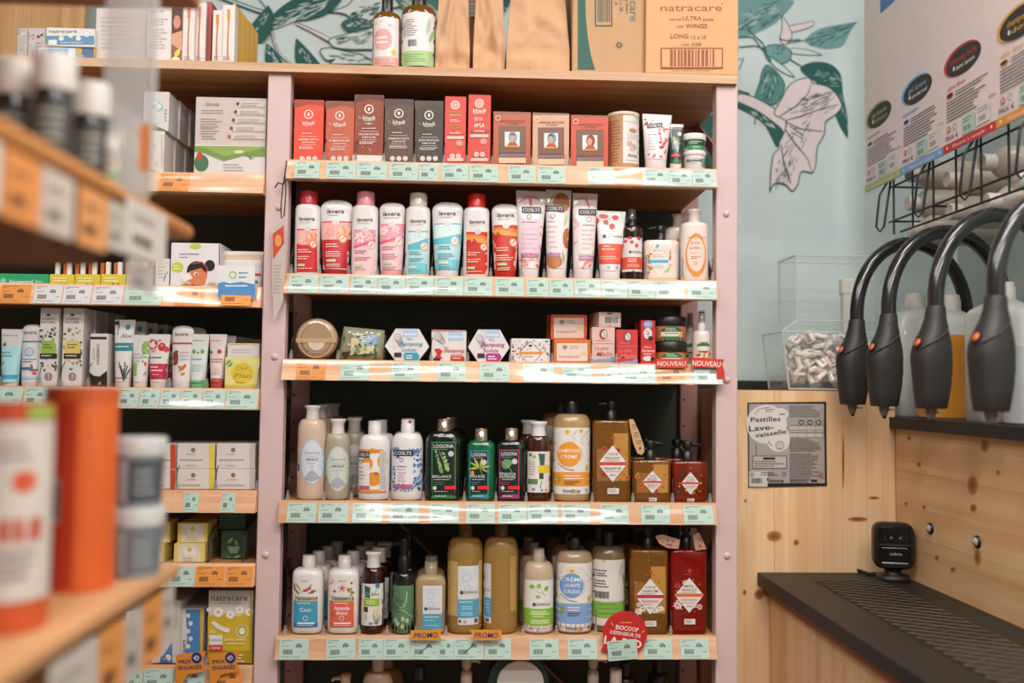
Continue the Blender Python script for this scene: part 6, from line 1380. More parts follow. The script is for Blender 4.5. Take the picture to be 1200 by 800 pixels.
flatbox('c', 'white carton with yellow edge lying on the yellow disc carton', 'white lid carton', (266.5, 304, 402.5, 418), .06, 'd2cdc9', [R(266.5, 402.5, 304, 404, 'c9ae4a'), N(272, 409, 298, 2, 3, 'bcb6b2')], 'soap_box', 'box', .02, pd.h + .001)
# shelf d: stacked white cartons
def dbox(x0, x1, yt, yb, edge, up, label, short='carton'):
    xm = (x0 + x1) / 2 - 3
    return flatbox('d', label, short, (x0, x1, yt, yb), .12, 'd2c8c4', [R(x1 - 6.5, yt, x1, yb, edge), E(xm, yt + 7, 2.6, 2.6, '8a6a55'), N(xm - 8, yt + 11.5, xm + 8, 1, 2.6, 'b3a9a4'), N(xm - 16, yt + 18, xm + 16, 1, 3.4, 'a2978f'), N(xm - 8, yt + 24.5, xm + 8, 1, 3, 'b3a9a4')], 'hygiene_carton', 'box', .016, up)
for (x0, x1, e, nm) in ((168, 206, 'c0452f', 'red'), (207.5, 251.5, 'd6c24a', 'yellow'), (253.5, 299, 'bdb5b1', 'grey')):
    a = dbox(x0, x1, 549.5, 577, e, 0, 'lower white hygiene carton with %s edge' % nm, nm + '-edged cartons')
    dbox(x0, x1, 520, 549, e, a.h + .001, 'upper white hygiene carton with %s edge' % nm)
# shelf e: soaps
def egg(x0, x1, yt, yb, up, yf, label):
    xm = (x0 + x1) / 2
    return flatbox('e', label, 'egg soaps by the clear divider' if x0 > 200 else 'egg soaps by the tubs', (x0, x1, yt, yb), .06, 'd6bf62', [R(xm - 13.5, yt + .6, xm + 13.5, yb - .4, 'd8c9b0'), E(xm - 3, yt + 9, 4, 5.4, 'dedad6'), E(xm + 4.5, yt + 9.5, 4, 5.4, 'dedad6'), G([(xm - 3, yt + 7), (xm + .5, yt + 3.5), (xm + 4, yt + 7), (xm + .5, yt + 9.5)], 'd8b02f'), N(xm - 7, yt + 16.5, xm + 8, 2, 2.6, 'b3a58a')], 'egg_soap_box', 'box', yf, up)
a = egg(160, 192, 637.5, 663, 0, .014, 'lower yellow egg soap carton in the stack by the tubs')
egg(166, 199, 611, 637, a.h + .001, .03, 'upper yellow egg soap carton in the stack by the tubs')
a = egg(203.5, 240, 637, 663, 0, .012, 'lower yellow egg soap carton in the stack by the clear divider')
b_ = egg(208, 243, 612.5, 637, a.h + .001, .026, 'upper yellow egg soap carton in the stack by the clear divider')
behind(b_, 2, .066, ['yellow egg soap carton behind the upper one', 'yellow egg soap carton at the back of the stack'], .003)
a = flatbox('e', 'dark green soap carton with pale leaf drawing', 'green leaf carton', (259, 288, 621.5, 663), .06, '35563f', [LF(270, 633, 10, 4, 45, '8fa88a'), LF(277, 636, 9, 4, 110, '7f9a7c'), G([(266, 640), (282, 640), (278, 648), (270, 648)], '86a080'), LF(278, 652, 9, 3.4, 20, '86a080'), LF(268, 653, 8, 3, 150, '6f8a6a')], 'soap_box', 'box', .06)
flatbox('e', 'plain dark green soap carton lying above the leaf carton', 'plain green carton', (257, 288, 600, 621), .06, '2f4f3a', [N(270, 603, 280, 1, 3, '4f6f58')], 'soap_box', 'box', .07, a.h + .001)
# clear curved acrylic dividers
CLR2 = clear_mat('acrylic', .05, .05, (.86, .84, .78, 1), diffuse=.05)
for (px_, lab) in ((244, 'curved clear acrylic divider beside the yellow egg soaps'), (284, 'curved clear acrylic divider beside the green cartons')):
    q = P(px_, 660, .015)
    t = thing('acrylic_divider', lab, 'divider', (q.x, .015, SH['e'] + .0005))
    prof = [(0, 0), (0, .045)] + [(.09 * (1 - math.cos(a_ * math.pi / 16)), .045 + .028 * math.sin(a_ * math.pi / 16)) for a_ in range(1, 9)] + [(.2, .073), (.2, 0)]
    n_ = len(prof)
    vs = [(-.001, y, z) for y, z in prof] + [(.001, y, z) for y, z in prof]
    MB().add(vs, [tuple(range(n_)), tuple(range(2 * n_ - 1, n_ - 1, -1))] + [(i, i + n_, (i + 1) % n_ + n_, (i + 1) % n_) for i in range(n_)], CLR2).build('sheet', t)
    MB().tube([(0, y, z) for y, z in prof[:11]], .0011, mat('1d1a17', .4), 6).build('edge', t)
# shelf f: pads
BLU = '4a7fb5'
def nbox(x0, x1, yt, label, short, yf=.016, wide=False):
    xm = (x0 + x1) / 2
    return flatbox('f', label, short, (x0, x1, yt, 783), .12, 'd2cdca', [G([(x0 + 6, yt + 1), (x1 - 3, yt + 1), (x1 - 3, 782), (x0 + 4, 782), (x0 + 8, (yt + 782) / 2)], BLU)] + [F(x0 + 9 + (i % 2) * 3, yt + 8 + i * 9, 3, 'e4dfd8', 'd8a83a', 8) for i in range(5)] + [R(x1 - 3.4, yt, x1, 782, 'd0a83a'), X('natracare', x0 + 3.6, 762, 5, '5a5654', 26, a=90)], 'pad_box', 'box', yf)
nbox(147, 168, 717, 'narrow blue daisy pad box at the end of the row', 'narrow daisy pad box')
flatbox('f', 'white pad carton seen from its plain side', 'plain side pad box', (178, 211, 704, 783), .13, 'c6beb9', [R(178.5, 705, 210.5, 782, 'c6beb9'), X('natra', 205, 725, 6, 'aaa29e', 22, a=90), G([(186, 783), (193, 765), (202, 752), (202, 783)], BLU), F(197, 770, 4, 'e4dfd8', 'd8a83a', 8), O(192, 772, 4, 1, '2f3f5a')], 'pad_box', 'box', .02)
nbox(211.5, 238, 713, 'blue daisy pad box next to the yellow one', 'blue daisy pad box', .03)
flatbox('f', 'tall yellow panty liner box with daisies', 'yellow panty liner box', (243.5, 295.5, 692, 783), .11, 'cfc7bd', [R(243.5, 722, 295.5, 783, 'c9a92a'), G([(243.5, 722), (260, 717), (280, 722), (295.5, 712), (295.5, 724), (243.5, 724)], 'c9a92a'), R(243.5, 762, 295.5, 783, 'a88a1f'), X('natracare', 269, 700, 7, '4a4644', 43, b=.01), N(256, 706, 284, 1, 2.4, 'a9a29c')] + [F(x, y, r, 'e8e2da', 'd8a83a', 10) for x, y, r in ((256, 717, 6.5), (270, 720, 5.5), (281, 714, 5), (292, 717, 5), (245, 714, 3))] + [G([(247, 729), (251, 727), (258, 732), (265, 735), (270, 736), (268, 741), (262, 740), (254, 736)], 'e0dad4'), O(284, 739, 7.5, .8, 'e0d8b8'), E(284, 739, 3.4, 4, 'e0dad4'), X('30', 249, 739.5, 4, 'e6dfc0', 6), R(245.5, 743.5, 261, 755, 'dcd5d0'), X('cotton', 253, 749, 3.4, '6a6462', 13), R(245.5, 755, 261, 762, 'c43a2c'), X('CURVED', 253, 758.6, 2.8, 'ead8d0', 12, b=.01), X('panty liners', 276, 748, 4, 'efe8cf', 25), N(266, 753, 288, 1, 2.6, 'e6dcae'), N(264, 766, 290, 4, 3.6, 'e6dcae'), R(293.5, 692, 295.5, 783, 'a98f2a')], 'pad_box', 'box')
flatbox('f', 'low white carton with teal lettering in the corner', 'teal lettering carton', (60, 99, 762.5, 783), .1, 'd0cac6', [X('biocopine', 79, 768.5, 5.4, '2f7f8f', 34, b=.01), N(66, 774, 96, 1, 3, '5fa0aa')], 'pad_box', 'box')
# ---------------------------------------------------------------- price tags on the battens
TH = .0425
_TM = {}
TAGC = {'mint': 'adc4b9', 'orange': 'd98a3c', 'white': 'c9c9c8'}
def tagmesh(kind, w_, var):
    k = (kind, round(w_, 3), var)
    if k not in _TM:
        paper = MB().box(-w_ / 2, w_ / 2, -.0003, .0003, -TH / 2, TH / 2, mat(TAGC[kind], .6)).mesh('price_tag')
        s = w_ / 35.0
        loc = lambda px, py: (px * s, -py * TH / 23.0)
        ink = {'mint': '4f5f54', 'orange': '5a3a20', 'white': '55504e'}[kind]
        rr = random.Random(var)
        pts = [N(-15, -10, 4 + var % 3 * 3, 1, 1.8, ink), N(-15, -8, -9, 1, 1.6, ink), N(-15, -3.6, -6, 1, 1.4, ink), R(3, -6, 8, -5, ink), R(2.2, -4.6, 4.2, -1.8, ink), R(4.8, -4.6, 6.6, -1.8, ink), R(7.1, -4.6, 9.2, -1.8, ink), B(-13, .5, -1.5, 6, ink), N(10, 3, 15, 1, 1.6, ink), N(-15, 8.4, 14, 1, 1.2, ink)]
        o = printing(None, pts, loc, lambda x, z: -.0003, 'print', .0002, .6, .00002)
        me = o.data
        bpy.data.objects.remove(o)
        _TM[k] = (paper, me)
    return _TM[k]
USED = {}
def nearest(shelf, px):
    r = sorted((n for n in ROW.get(shelf, []) if (shelf, n[1]) not in USED), key=lambda n: abs(n[0] - px))
    if r and abs(r[0][0] - px) < 40:
        USED[(shelf, r[0][1])] = 1
        return r[0][1]
    return None
SHN = {1: 'henna shelf', 2: 'shampoo tube shelf', 3: 'soap shelf', 4: 'clay shampoo shelf', 5: 'shower cream shelf', 'a': 'nappy shelf', 'b': 'toothbrush shelf', 'c': 'toothpaste shelf', 'd': 'hygiene carton shelf', 'e': 'egg soap shelf', 'f': 'pad shelf'}
def ptag(shelf, x0, x1, kind='mint', rot=0.0, label=None, lift=0.0, dz=0.0, tilt=None):
    xm = (x0 + x1) / 2
    zt = SH[shelf]
    a = P(x0, 400, -.015).x; b = P(x1, 400, -.015).x
    # find the pixel row of the batten to place the tag under the right product
    yy = (zt - RH * .53)
    d = None
    lo_, hi_ = -200.0, 1100.0
    for _ in range(30):
        mid = (lo_ + hi_) / 2
        if P(xm, mid, -.015).z > yy:
            lo_ = mid
        else:
            hi_ = mid
    a = P(x0, lo_, -.015).x; b = P(x1, lo_, -.015).x
    paper, ink = tagmesh(kind, b - a - .001, int(xm) % 4)
    t = inst(paper, 'price_tag', None, ((a + b) / 2, -.0145 - .0012 - lift, yy + dz), (-TILT, 0, math.radians(0)))
    t.rotation_euler = (Matrix.Rotation(-TILT if tilt is None else tilt, 3, 'X') @ Matrix.Rotation(math.radians(rot), 3, 'Y')).to_euler()
    inst(ink, 'print', t)
    s = None if label else nearest(shelf, xm)
    if not label:
        cname = {'mint': 'mint green', 'orange': 'orange', 'white': 'white'}[kind]
        label = '%s price tag below the %s' % (cname, s) if s else '%s price tag between others on the %s, about %s of its length along' % (cname, SHN[shelf], ('a tenth', 'a quarter', 'a third', 'half', 'two thirds', 'three quarters', 'most')[min(6, int((xm % 530) / 76))])
    tag_props(t, ' '.join(label.split()[:16]), 'price tag', 'price tags on the shelf edges')
    return t
for sh_, lst in {1: [(345, 375), (382, 417), (418, 454), (456, 490), (491, 514), (517, 549), (550, 584), (595, 628), (630, 663), (689, 719), (754, 784), (784, 811), (811, 839)],
                 2: [(338, 373), (375, 409), (411, 442), (443, 475), (476, 508), (509, 543), (544, 577), (580, 614), (617, 643), (644, 672), (673, 704), (705, 735), (736, 767), (768, 801), (806, 839)],
                 3: [(399, 433), (458, 493), (512, 546), (562, 597), (613, 649), (659, 693), (709, 725), (727, 768)],
                 4: [(336, 371), (373, 408), (413, 448), (456, 491), (503, 538), (546, 580), (584, 617), (618, 654), (658, 692), (703, 737), (751, 785), (801, 836)],
                 5: [(327, 362), (420, 449), (449, 481), (513, 532), (568, 599), (620, 655), (665, 700), (754, 788), (797, 831)],
                 'c': [(-20, 26), (28, 56), (57, 84), (113, 137), (138, 163), (164, 187), (188, 211), (212, 237), (238, 264), (265, 302)],
                 'd': [(160, 183), (215, 233), (259, 276)], 'e': [(198, 228)], 'f': [(149, 167), (168, 203), (204, 240)]}.items():
    for (x0, x1) in lst:
        ptag(sh_, x0, x1)
ptag(5, 382, 417, 'mint', -3)
PEN = MB().add([(-.012, -.0008, -.009), (-.0102, -.0008, -.0098), (.012, -.0008, .0088), (.0098, -.0008, .0096)], [(0, 1, 2, 3)], mat('1d1b1a', .5)).mesh('pen_stroke')
for a_ in (ptag(5, 481, 514, 'mint', 2, 'mint green price tag struck through with pen under the small clear shower gel', .001), ptag(5, 532, 567, 'mint', 0, 'mint green price tag struck through with pen under the tall amber refill bottle', .001)):
    inst(PEN, 'pen_stroke', a_)
ptag(1, 720, 752.5, 'orange')
ptag(3, 347, 382, 'orange'); ptag(3, 771, 803, 'orange', 0, 'orange price tag under the red NOUVEAU strip', .0025); ptag(3, 813, 846, 'mint', 0, 'mint green price tag overlapping the end post under the red NOUVEAU flag', .0035)
ptag(5, 711, 746, 'mint', -5, 'tilted mint green price tag stuck over the red disc', .0105, 0, 0.0)
ptag('b', 146, 190, 'mint', 0, 'mint green price tag next to the three white ones')
ptag('a', 187, 222, 'orange')
ptag('b', 0, 36, 'orange'); ptag('b', 40, 73, 'white', 0, 'white price tag first of three under the lime trays'); ptag('b', 74, 107, 'white', 0, 'white price tag in the middle of three under the lime trays'); ptag('b', 109, 144, 'white', 0, 'glossy white price tag last of three under the lime trays'); ptag('b', 205, 240, 'orange'); ptag('b', 261, 296, 'orange', 0, 'orange price tag stuck on the blue and white leaflet', .012)
ptag('e', 229, 263, 'orange'); ptag('e', 264, 297, 'orange', 0, 'orange price tag at the end of the egg soap shelf by the post')
ptag('f', 66, 93, 'orange'); ptag('f', 249, 285, 'orange', 0, 'orange price tag under the flag near the middle post', .003)
# promotion flags
def flag(name, label, cat, pts, c, items, Y, thick=.0006):
    q = P(sum(a for a, b in pts) / len(pts), max(b for a, b in pts), Y)
    t = thing(name, label, cat, q)
    MB().prism([((P(a, b, Y) - q).x, (P(a, b, Y) - q).z) for a, b in pts], -thick, thick, mat(c, .5)).build('card', t)
    printing(t, items, lambda a, b: ((P(a, b, Y) - q).x, (P(a, b, Y) - q).z), lambda x, z: -thick, 'print', .0002, .5, .00006)
    return t
NAVY = '1f2f5f'
flag('promo_flag', 'orange PROMO flag by the small clear shower gel', 'sign', [(481, 738.5), (519, 737), (515.5, 744), (517, 750), (481, 750)], 'd88a2a', [X('PROMO', 499, 744, 6, NAVY, 28, b=.03, i=.15, a=2)], -.0235)
flag('promo_flag', 'orange PROMO flag below the tall amber refill bottles', 'sign', [(549.5, 737.5), (588, 738), (588, 750), (552, 750), (554.5, 744)], 'd88a2a', [X('PROMO', 570, 744, 6, NAVY, 28, b=.03, i=.15)], -.0235)
flag('nouveau_flag', 'red strip reading NOUVEAU under the black lidded jars', 'sign', [(769, 420), (807, 420.5), (804, 425.5), (806.5, 431), (769, 431)], 'c4402c', [X('NOUVEAU', 787, 426, 5.4, 'e6d0c6', 33, b=.02)], -.021)
flag('nouveau_flag', 'red flag reading NOUVEAU overlapping the end post', 'sign', [(810.5, 418.5), (849, 421), (846, 426.5), (849, 436), (849, 449), (840, 449), (840, 431), (810.5, 430)], 'c43326', [X('NOUVEAU', 828, 426, 6, 'ead6cc', 33, b=.03, a=-3)], -.022)
flag('round_sign', 'red disc sign about defending organic food on the shelf edge', 'sign', [(732.5 + 26 * math.cos(i * math.pi / 16) * (1 if not 9 <= i <= 11 else 1.03), 742 + 26.3 * math.sin(i * math.pi / 16)) for i in range(10)] + [(704, 762), (709, 752)] + [(732.5 + 26 * math.cos(i * math.pi / 16), 742 + 26.3 * math.sin(i * math.pi / 16)) for i in range(15, 32)], 'b5201f', [N(727, 728.6, 744, 1, 2.6, 'd8a23a'), X('BIOCOOP', 735, 736, 5, 'e6d6cf', 27, b=.03, a=-8), X('DÉFENSEUR DE', 733, 742.5, 4, 'e6d6cf', 36, b=.02, a=-8), X('LA BIO', 730, 752, 9, 'e6d6cf', 44, b=.04, a=-8), S([(716, 729), (719, 733)], 1, 'd8a23a'), S([(752, 741), (755, 738)], 1, 'd8a23a')], -.024)
for (x, nm) in ((206, 'by the blue daisy pad box'), (245.5, 'by the yellow panty liner box')):
    flag('prix_flag', 'orange PRIX ENGAGES flag with navy euro disc ' + nm, 'sign', [(x, 767), (x + 36, 762.5), (x + 31, 773), (x + 35, 786), (x + 14, 790), (x + 8, 800), (x, 812)], 'd5822c', [E(x + 24.5, 770.5, 6.2, 6.6, NAVY), O(x + 24.5, 770.5, 2.8, .9, 'dcd6d0'), S([(x + 20.5, 770.5), (x + 25, 770.5)], .8, 'dcd6d0'), X('PRIX', x + 11, 774.8, 4.4, NAVY, 15, b=.03, a=4), X('ENGAGÉS', x + 17, 781.6, 4.4, NAVY, 27, b=.03, a=4)], -.024)
# ---------------------------------------------------------------- clear divider clips between products
CLIP = clear_mat('clip_plastic', .12, .1, (.8, .77, .73, 1), diffuse=.18)
cm_ = MB().box(-.0035, .0035, -.004, .006, 0, .012, CLIP, .001).box(-.0022, .0022, -.002, .004, .012, .020, CLIP, .0008).mesh('clip')
wm_ = MB().tube([(0, .001, .006), (0, .001, .028), (.001, .003, .042), (.002, .012, .052)], .0009, mat('2a2320', .35), 6).mesh('wire')
for sh_, lst in {1: [380, 416.5, 449.8, 485.5, 520, 547, 576.5, 622.8, 667.8], 2: [341, 374.6, 408.5, 442, 474, 506, 541.5, 575, 611, 637.5, 669, 700, 757, 800, 835], 3: [341, 396, 505, 548, 598, 647, 693, 722], 4: [337, 379.4, 411.5, 456.5, 496, 544, 581, 616.5, 647.5, 694, 741.5, 788, 832], 5: [334, 379, 420.5, 453.5, 487, 522.5, 613, 652, 698, 786], 'c': [-1, 46, 71, 103, 198, 242, 302], 'd': [206.5, 252.4, 301], 'f': [240]}.items():
    for px_ in lst:
        zt = SH[sh_]
        lo_, hi_ = -200.0, 1100.0
        for _ in range(30):
            mid = (lo_ + hi_) / 2
            if P(px_, mid, .004).z > zt:
                lo_ = mid
            else:
                hi_ = mid
        q = P(px_, lo_, .004)
        rw = ROW[sh_]
        lf_ = max([n for n in rw if n[0] <= px_], default=None); rt_ = min([n for n in rw if n[0] > px_], default=None)
        lab = 'clear divider clip between %s and %s' % (lf_[1], rt_[1]) if lf_ and rt_ else ('clear divider clip at the start of the %s' % SHN[sh_] if rt_ else 'clear divider clip at the end of the %s' % SHN[sh_])
        t = thing('divider_clip', ' '.join(lab.split()[:16]), 'divider', (q.x, .004, zt + .0005), group='divider clips on the shelf edges')
        inst(cm_, 'clip', t); inst(wm_, 'wire', t)
# cord and leaflet in a clear sleeve hanging on the middle post
q = P(336, 190, -.006)
t = thing('black_cord', 'thin black cord looped at the end of the henna shelf', 'cord', q)
cp = lambda a, b, y=-.02: P(a, b, y) - q
MB().tube([cp(336, 188), cp(334, 203), cp(331, 222), cp(329, 245), cp(330, 256), cp(333, 253), cp(335, 225), cp(334, 205)], .0013, mat('141312', .6), 6).build('loop', t)
MB().tube([cp(322, 220), cp(326, 214), cp(332, 216), cp(334, 213), (cp(337, 210))], .0016, mat('141312', .6), 6).build('knot', t)
Ys = -.018
q2 = P(328, 375, Ys)
t = thing('hanging_leaflet', 'grey leaflet with red picture in a clear sleeve on the middle post', 'leaflet', q2)
pts = [(319, 268), (333, 257), (335, 300), (332, 352), (321, 378), (319, 330)]
MB().prism([((P(a, b, Ys) - q2).x, (P(a, b, Ys) - q2).z) for a, b in pts], -.0006, .0006, mat('b9aba4', .35, coat=.5)).build('sleeve', t)
printing(t, [G([(319.5, 274), (332.5, 264), (333, 285), (320, 304)], 'b5402a'), E(326, 282, 4, 7, 'd0874a'), N(321, 310, 332, 9, 4, 'a2948c')], lambda a, b: ((P(a, b, Ys) - q2).x, (P(a, b, Ys) - q2).z), lambda x, z: -.0006, 'print', .0002)
# ================================================================== refill corner on the right
YP = 0.12
XQ = P(1050, 600, YP).x                       # front of the jug cabinet
ZC = P(960, 458, YP).z                        # top of the facing cabinet
XCL = XB1 + .006
PINEV = wood('pine_upright', 'ecc79c', 'dfb07e', 'z', .5, .9, 1.0, .15)
PINEH = wood('pine_lengthwise', 'e8c092', 'd8a56e', 'y', .5, 1.0, .9, .15)
KN, KN2 = '8a5228', 'a06a3a'
FC = thing('pine_cabinet', 'tall pine cabinet panel facing the aisle beside the pink post', 'cabinet')
xs = [XCL] + [P(x, 600, YP).x for x in (907, 987, 1016)] + [XQ]
for i in range(4):
    cbox('plank', xs[i] + .0002, xs[i + 1] - .0002, YP, YP + .018, 0.0, ZC, PINEV, FC, .0006)
cbox('side_panel', XCL, XCL + .016, YP + .0185, YW - .004, 0.0, ZC, PINEV, FC)
cbox('top_panel', XCL + .0165, XQ, YP + .0185, YW - .004, ZC - .02, ZC - .0005, PINEV, FC)
cbox('upstand', XCL + .002, XQ, YW - .012, YW - .003, ZC, P(890, 446, YW).z, mat('1e1d1b', .5), FC)
pl = lambda a, b: (P(a, b, YP).x, P(a, b, YP).z)
knots = []
for (x, y, rx, ry) in ((907.5, 628, 7, 5), (933, 635.5, 2.6, 3), (889.5, 696.5, 4.6, 4.6), (872.5, 694, 1.8, 2.6), (1005, 608, 9, 2), (873.5, 586.5, 1.2, 1.6), (920, 760, 1.6, 2), (988, 540, .9, 26), (1024, 583, 5, 1.2)):
    knots += [E(x, y, rx * 1.3, ry * 1.3, 'c08a55'), E(x, y, rx, ry, KN2), E(x, y, rx * .55, ry * .55, KN)]
printing(FC, knots, pl, lambda x, z: YP, 'wood_knot_pattern', .0004, .5, .00003, kind='stuff')
# jug cabinet along the side wall, black shelf on top
Y0C = -1.25
ZS = P(1042, 488.5, YP).z
JC = thing('jug_cabinet', 'pine fronted cabinet under the black jug shelf', 'cabinet')
ZT = PZ(890, 672, 0.868).z
zz = [ZT - .8, ZT + .10, ZT + .245, ZS - .026]
for i in range(3):
    cbox('plank', XQ, XQ + .018, Y0C, YP - .0005, zz[i] + .0002, zz[i + 1] - .0002, PINEH, JC, .0006)
jl = lambda a, b: (-(PX(a, b, XQ).y), PX(a, b, XQ).z)
kn2 = []
for (x, y, rx, ry) in ((1154, 522, 4, 6), (1077, 544, 2, 2.4), (1140, 568, 5, 9), (1141, 595, 3, 4), (1117, 667, 2.4, 2.6), (1098, 653, 2, 2), (1062, 590, 1.4, 1.8), (1083, 594, 1.6, 2), (1170, 553, 1.6, 2), (1146, 652, 3, 8), (1066, 513, 1.6, 2)):
    kn2 += [E(x, y, rx * 1.3, ry * 1.3, 'c08a55'), E(x, y, rx, ry, KN2), E(x, y, rx * .5, ry * .5, KN)]
kp = printing(JC, kn2, jl, lambda x, z: 0.0, 'wood_knot_pattern', .0004, .5, .00003, kind='stuff')
kp.location = (XQ, 0, 0); kp.rotation_euler = (0, 0, -math.pi / 2)
XSH = P(1042, 494, YP).x
JM = mat('1c1b1a', .45)
js = MB().box(XSH, XR - .002, Y0C, YP - .0007, ZS - .026, ZS, JM).box(XQ + .0007, XR - .002, YP - .0007, YW - .004, ZS - .026, ZS, JM).build('jug_shelf')
tag_props(js, 'black shelf carrying the refill jugs', 'shelf')
# grey headed cap bolts
for (a, b, lab) in ((1091, 619, 1), (1146, 634.5, 2)):
    q = PX(a, b, XQ)
    M_ = Matrix.Rotation(-math.pi / 2, 4, 'Y')
    g = MB().loft([(-.002, .0125, .0125, 2), (.003, .0125, .0125, 2), (.005, .0105, .0105, 2)], mat('161514', .4), 24).xf(M_)
    o = g.build('bolt_ring', JC, q)
    MB().loft([(.002, .0095, .0095, 2), (.006, .0085, .0085, 2), (.0095, .0055, .0055, 2), (.011, .001, .001, 2)], mat('a9a39b', .4), 20).xf(M_).build('bolt_cap', o)
# counter with drip tray
XT = PZ(890, 672, ZT).x
CT = thing('drip_counter', 'pine counter topped by a black slab with a drip grate', 'counter')
cbox('slab', XT, XQ - .0005, Y0C, YP - .0005, ZT - .028, ZT, mat('1f1d1a', .5, noise=.1), CT, .002)
ys = [YP - .0006 - i * .125 for i in range(12)]
for i in range(11):
    if ys[i + 1] > Y0C:
        cbox('plank', XT + .028, XT + .046, ys[i + 1] + .0002, ys[i] - .0002, 0.0, ZT - .0285, PINEV, CT, .0006)
cbox('under_rail', XT + .014, XT + .0275, Y0C, YP - .001, ZT - .05, ZT - .0285, wood('brown_rail', 'a5623a', '8a4c2a', 'y', .5, .3), CT)
g0, g1 = PZ(953, 680, ZT), PZ(1031, 680, ZT)
gx0, gx1, gy1, gy0 = g0.x, g1.x, g0.y, Y0C + .05
cbox('recess', gx0, gx1, gy0, gy1, ZT + .0002, ZT + .0008, mat('0e0d0c', .6), CT)
gr = MB(); GM = mat('5e5040', .4, metal=.3)
def bar(ax, ay, bx, by):
    # clip to the recess
    t0, t1 = 0.0, 1.0
    for (p, q, lo, hi) in ((ax, bx - ax, gx0, gx1), (ay, by - ay, gy0, gy1)):
        if abs(q) < 1e-9:
            continue
        u, v = (lo - p) / q, (hi - p) / q
        t0, t1 = max(t0, min(u, v)), min(t1, max(u, v))
    if t1 - t0 < .01:
        return
    p0 = (ax + (bx - ax) * t0, ay + (by - ay) * t0, ZT + .0022); p1 = (ax + (bx - ax) * t1, ay + (by - ay) * t1, ZT + .0022)
    gr.tube([p0, p1], .0007, GM, 4, False, False)
W = gx1 - gx0
k = gy0 - W * 2
while k < gy1 + W * 2:
    bar(gx0, k, gx1, k + W * .55); bar(gx0, k, gx1, k - W * .55)
    k += .031
gr.build('grate', CT)
# ---------------------------------------------------------------- sheet on the panel
YS_ = YP - .0016
q = P(923, 570, YS_)
t = thing('instruction_sheet', 'grey dishwasher tablet instruction sheet on black backing pinned to the pine panel', 'sheet', q)
sl = lambda a, b: ((P(a, b, YS_) - q).x, (P(a, b, YS_) - q).z)
MB().prism([sl(*v) for v in ((876, 471.5), (968, 470.5), (969, 569), (877, 571))], -.0006, .0012, mat('1b1a19', .5)).build('backing', t)
GY, IK = 'a49c98', '4f4946'
printing(t, [G([(877.5, 473), (965.5, 473), (966.5, 566), (878, 566)], GY), E(898, 497, 24, 23, 'd6d0cb'), E(912, 514, 14, 15, 'd6d0cb'), E(914, 485, 10, 7, 'd6d0cb'), X('Pastilles', 897, 491, 5.4, '26221f', 35, b=.03, a=2), X('Lave-', 892, 501, 6.2, '26221f', 29, b=.03, a=5), X('vaisselle', 903, 507.5, 5.2, '26221f', 37, b=.03, a=8), S([(884, 485), (890, 479), (902, 477)], .6, '4a4542'), S([(900, 516), (902, 520), (905, 522)], .7, '26221f'), E(913.5, 521.5, 5, 4, 'c3bcb7'), O(913.5, 521.5, 5, .6, '4a4542'), N(897, 479, 908, 2, 2.2, '6a6461'), N(913, 484.5, 922, 1, 2.6, '4a4542'), S([(886, 521), (886, 533)], .6, '2a2623'), R(881.5, 533.5, 922, 549, '5a5451'), R(882.5, 534.5, 921, 548, 'b9b1ac'), R(894, 535.5, 908, 538.5, '33302d'), N(884, 540, 919, 3, 2.6, IK), N(925, 475, 963, 6, 2.4, '6f6865'), R(924.5, 498.5, 964, 506, 'b9b1ac'), R(924.5, 508, 964, 512, 'bfb7b2')] + [O(939 + i * 10, 494.5, 3, .9, '3a3532') for i in range(3)] + [S([(935 + i * 10, 489), (935 + i * 10, 512)], .4, '6f6865') for i in range(4)] + [R(924.5, 498, 964, 498.6, '6f6865'), R(924.5, 503.5, 964, 504, '6f6865'), N(925, 513.5, 963, 7, 2.3, '6f6865'), N(925, 531, 963, 14, 2.3, '6f6865'), X('!', 962, 556.5, 3, 'b53a34', 1), O(962, 556.5, 3, .6, 'b53a34'), R(877.5, 552, 899, 570, 'cac3be'), B(880, 560, 893, 566, '33302d'), O(881, 556, 2.4, .8, '33302d'), N(891, 553, 916, 2, 2.4, IK), O(918, 555, 2.4, .6, IK), X('biocoop', 909.5, 562.5, 3.8, '26221f', 17, b=.03), LF(899, 561.5, 4, 2, 70, '26221f'), N(925, 561.5, 955, 2, 2.4, '5a5451'), R(950, 561.5, 957, 564, '26221f')], sl, lambda x, z: -.0006, 'print', .0003, .5, .00006)
# ---------------------------------------------------------------- barcode scanner
q = PZ(1050, 681, ZT)
SCN = thing('barcode_scanner', 'small black desktop barcode scanner standing on the drip counter', 'scanner', (q.x, q.y + .015, ZT + .001), (0, 0, math.radians(-14)))
k_ = (q.y - CAM.y) / FPX
BK = mat('191817', .42)
MB().loft([(0, .036, .032, 2.6), (.004, .037, .033, 2.6), (.011, .035, .031, 2.6), (.014, .020, .020, 2), (.022, .017, .017, 2), (.026, .024, .022, 2)], BK, 32).build('foot', SCN)
hb = MB()
w2, hh_, dd = .0445, .104, .045
secs = [(-dd / 2, w2 * .9, hh_ / 2 * .9, 5), (-dd / 2 + .004, w2 * .98, hh_ / 2 * .98, 5), (-dd / 2 + .010, w2, hh_ / 2, 5), (dd / 2 - .012, w2, hh_ / 2, 5), (dd / 2, w2 * .75, hh_ / 2 * .8, 4)]
hb.loft(secs, BK, 36).xf(Matrix.Translation((0, 0, .026 + hh_ / 2)) @ Matrix.Rotation(-math.pi / 2, 4, 'X'))
hb.build('head', SCN)
GLB = mat('0c0c0d', .06, coat=.8)
MB().box(-.034, .034, -dd / 2 - .0012, -dd / 2 + .002, .084, .124, GLB, .004).build('scan_window', SCN)
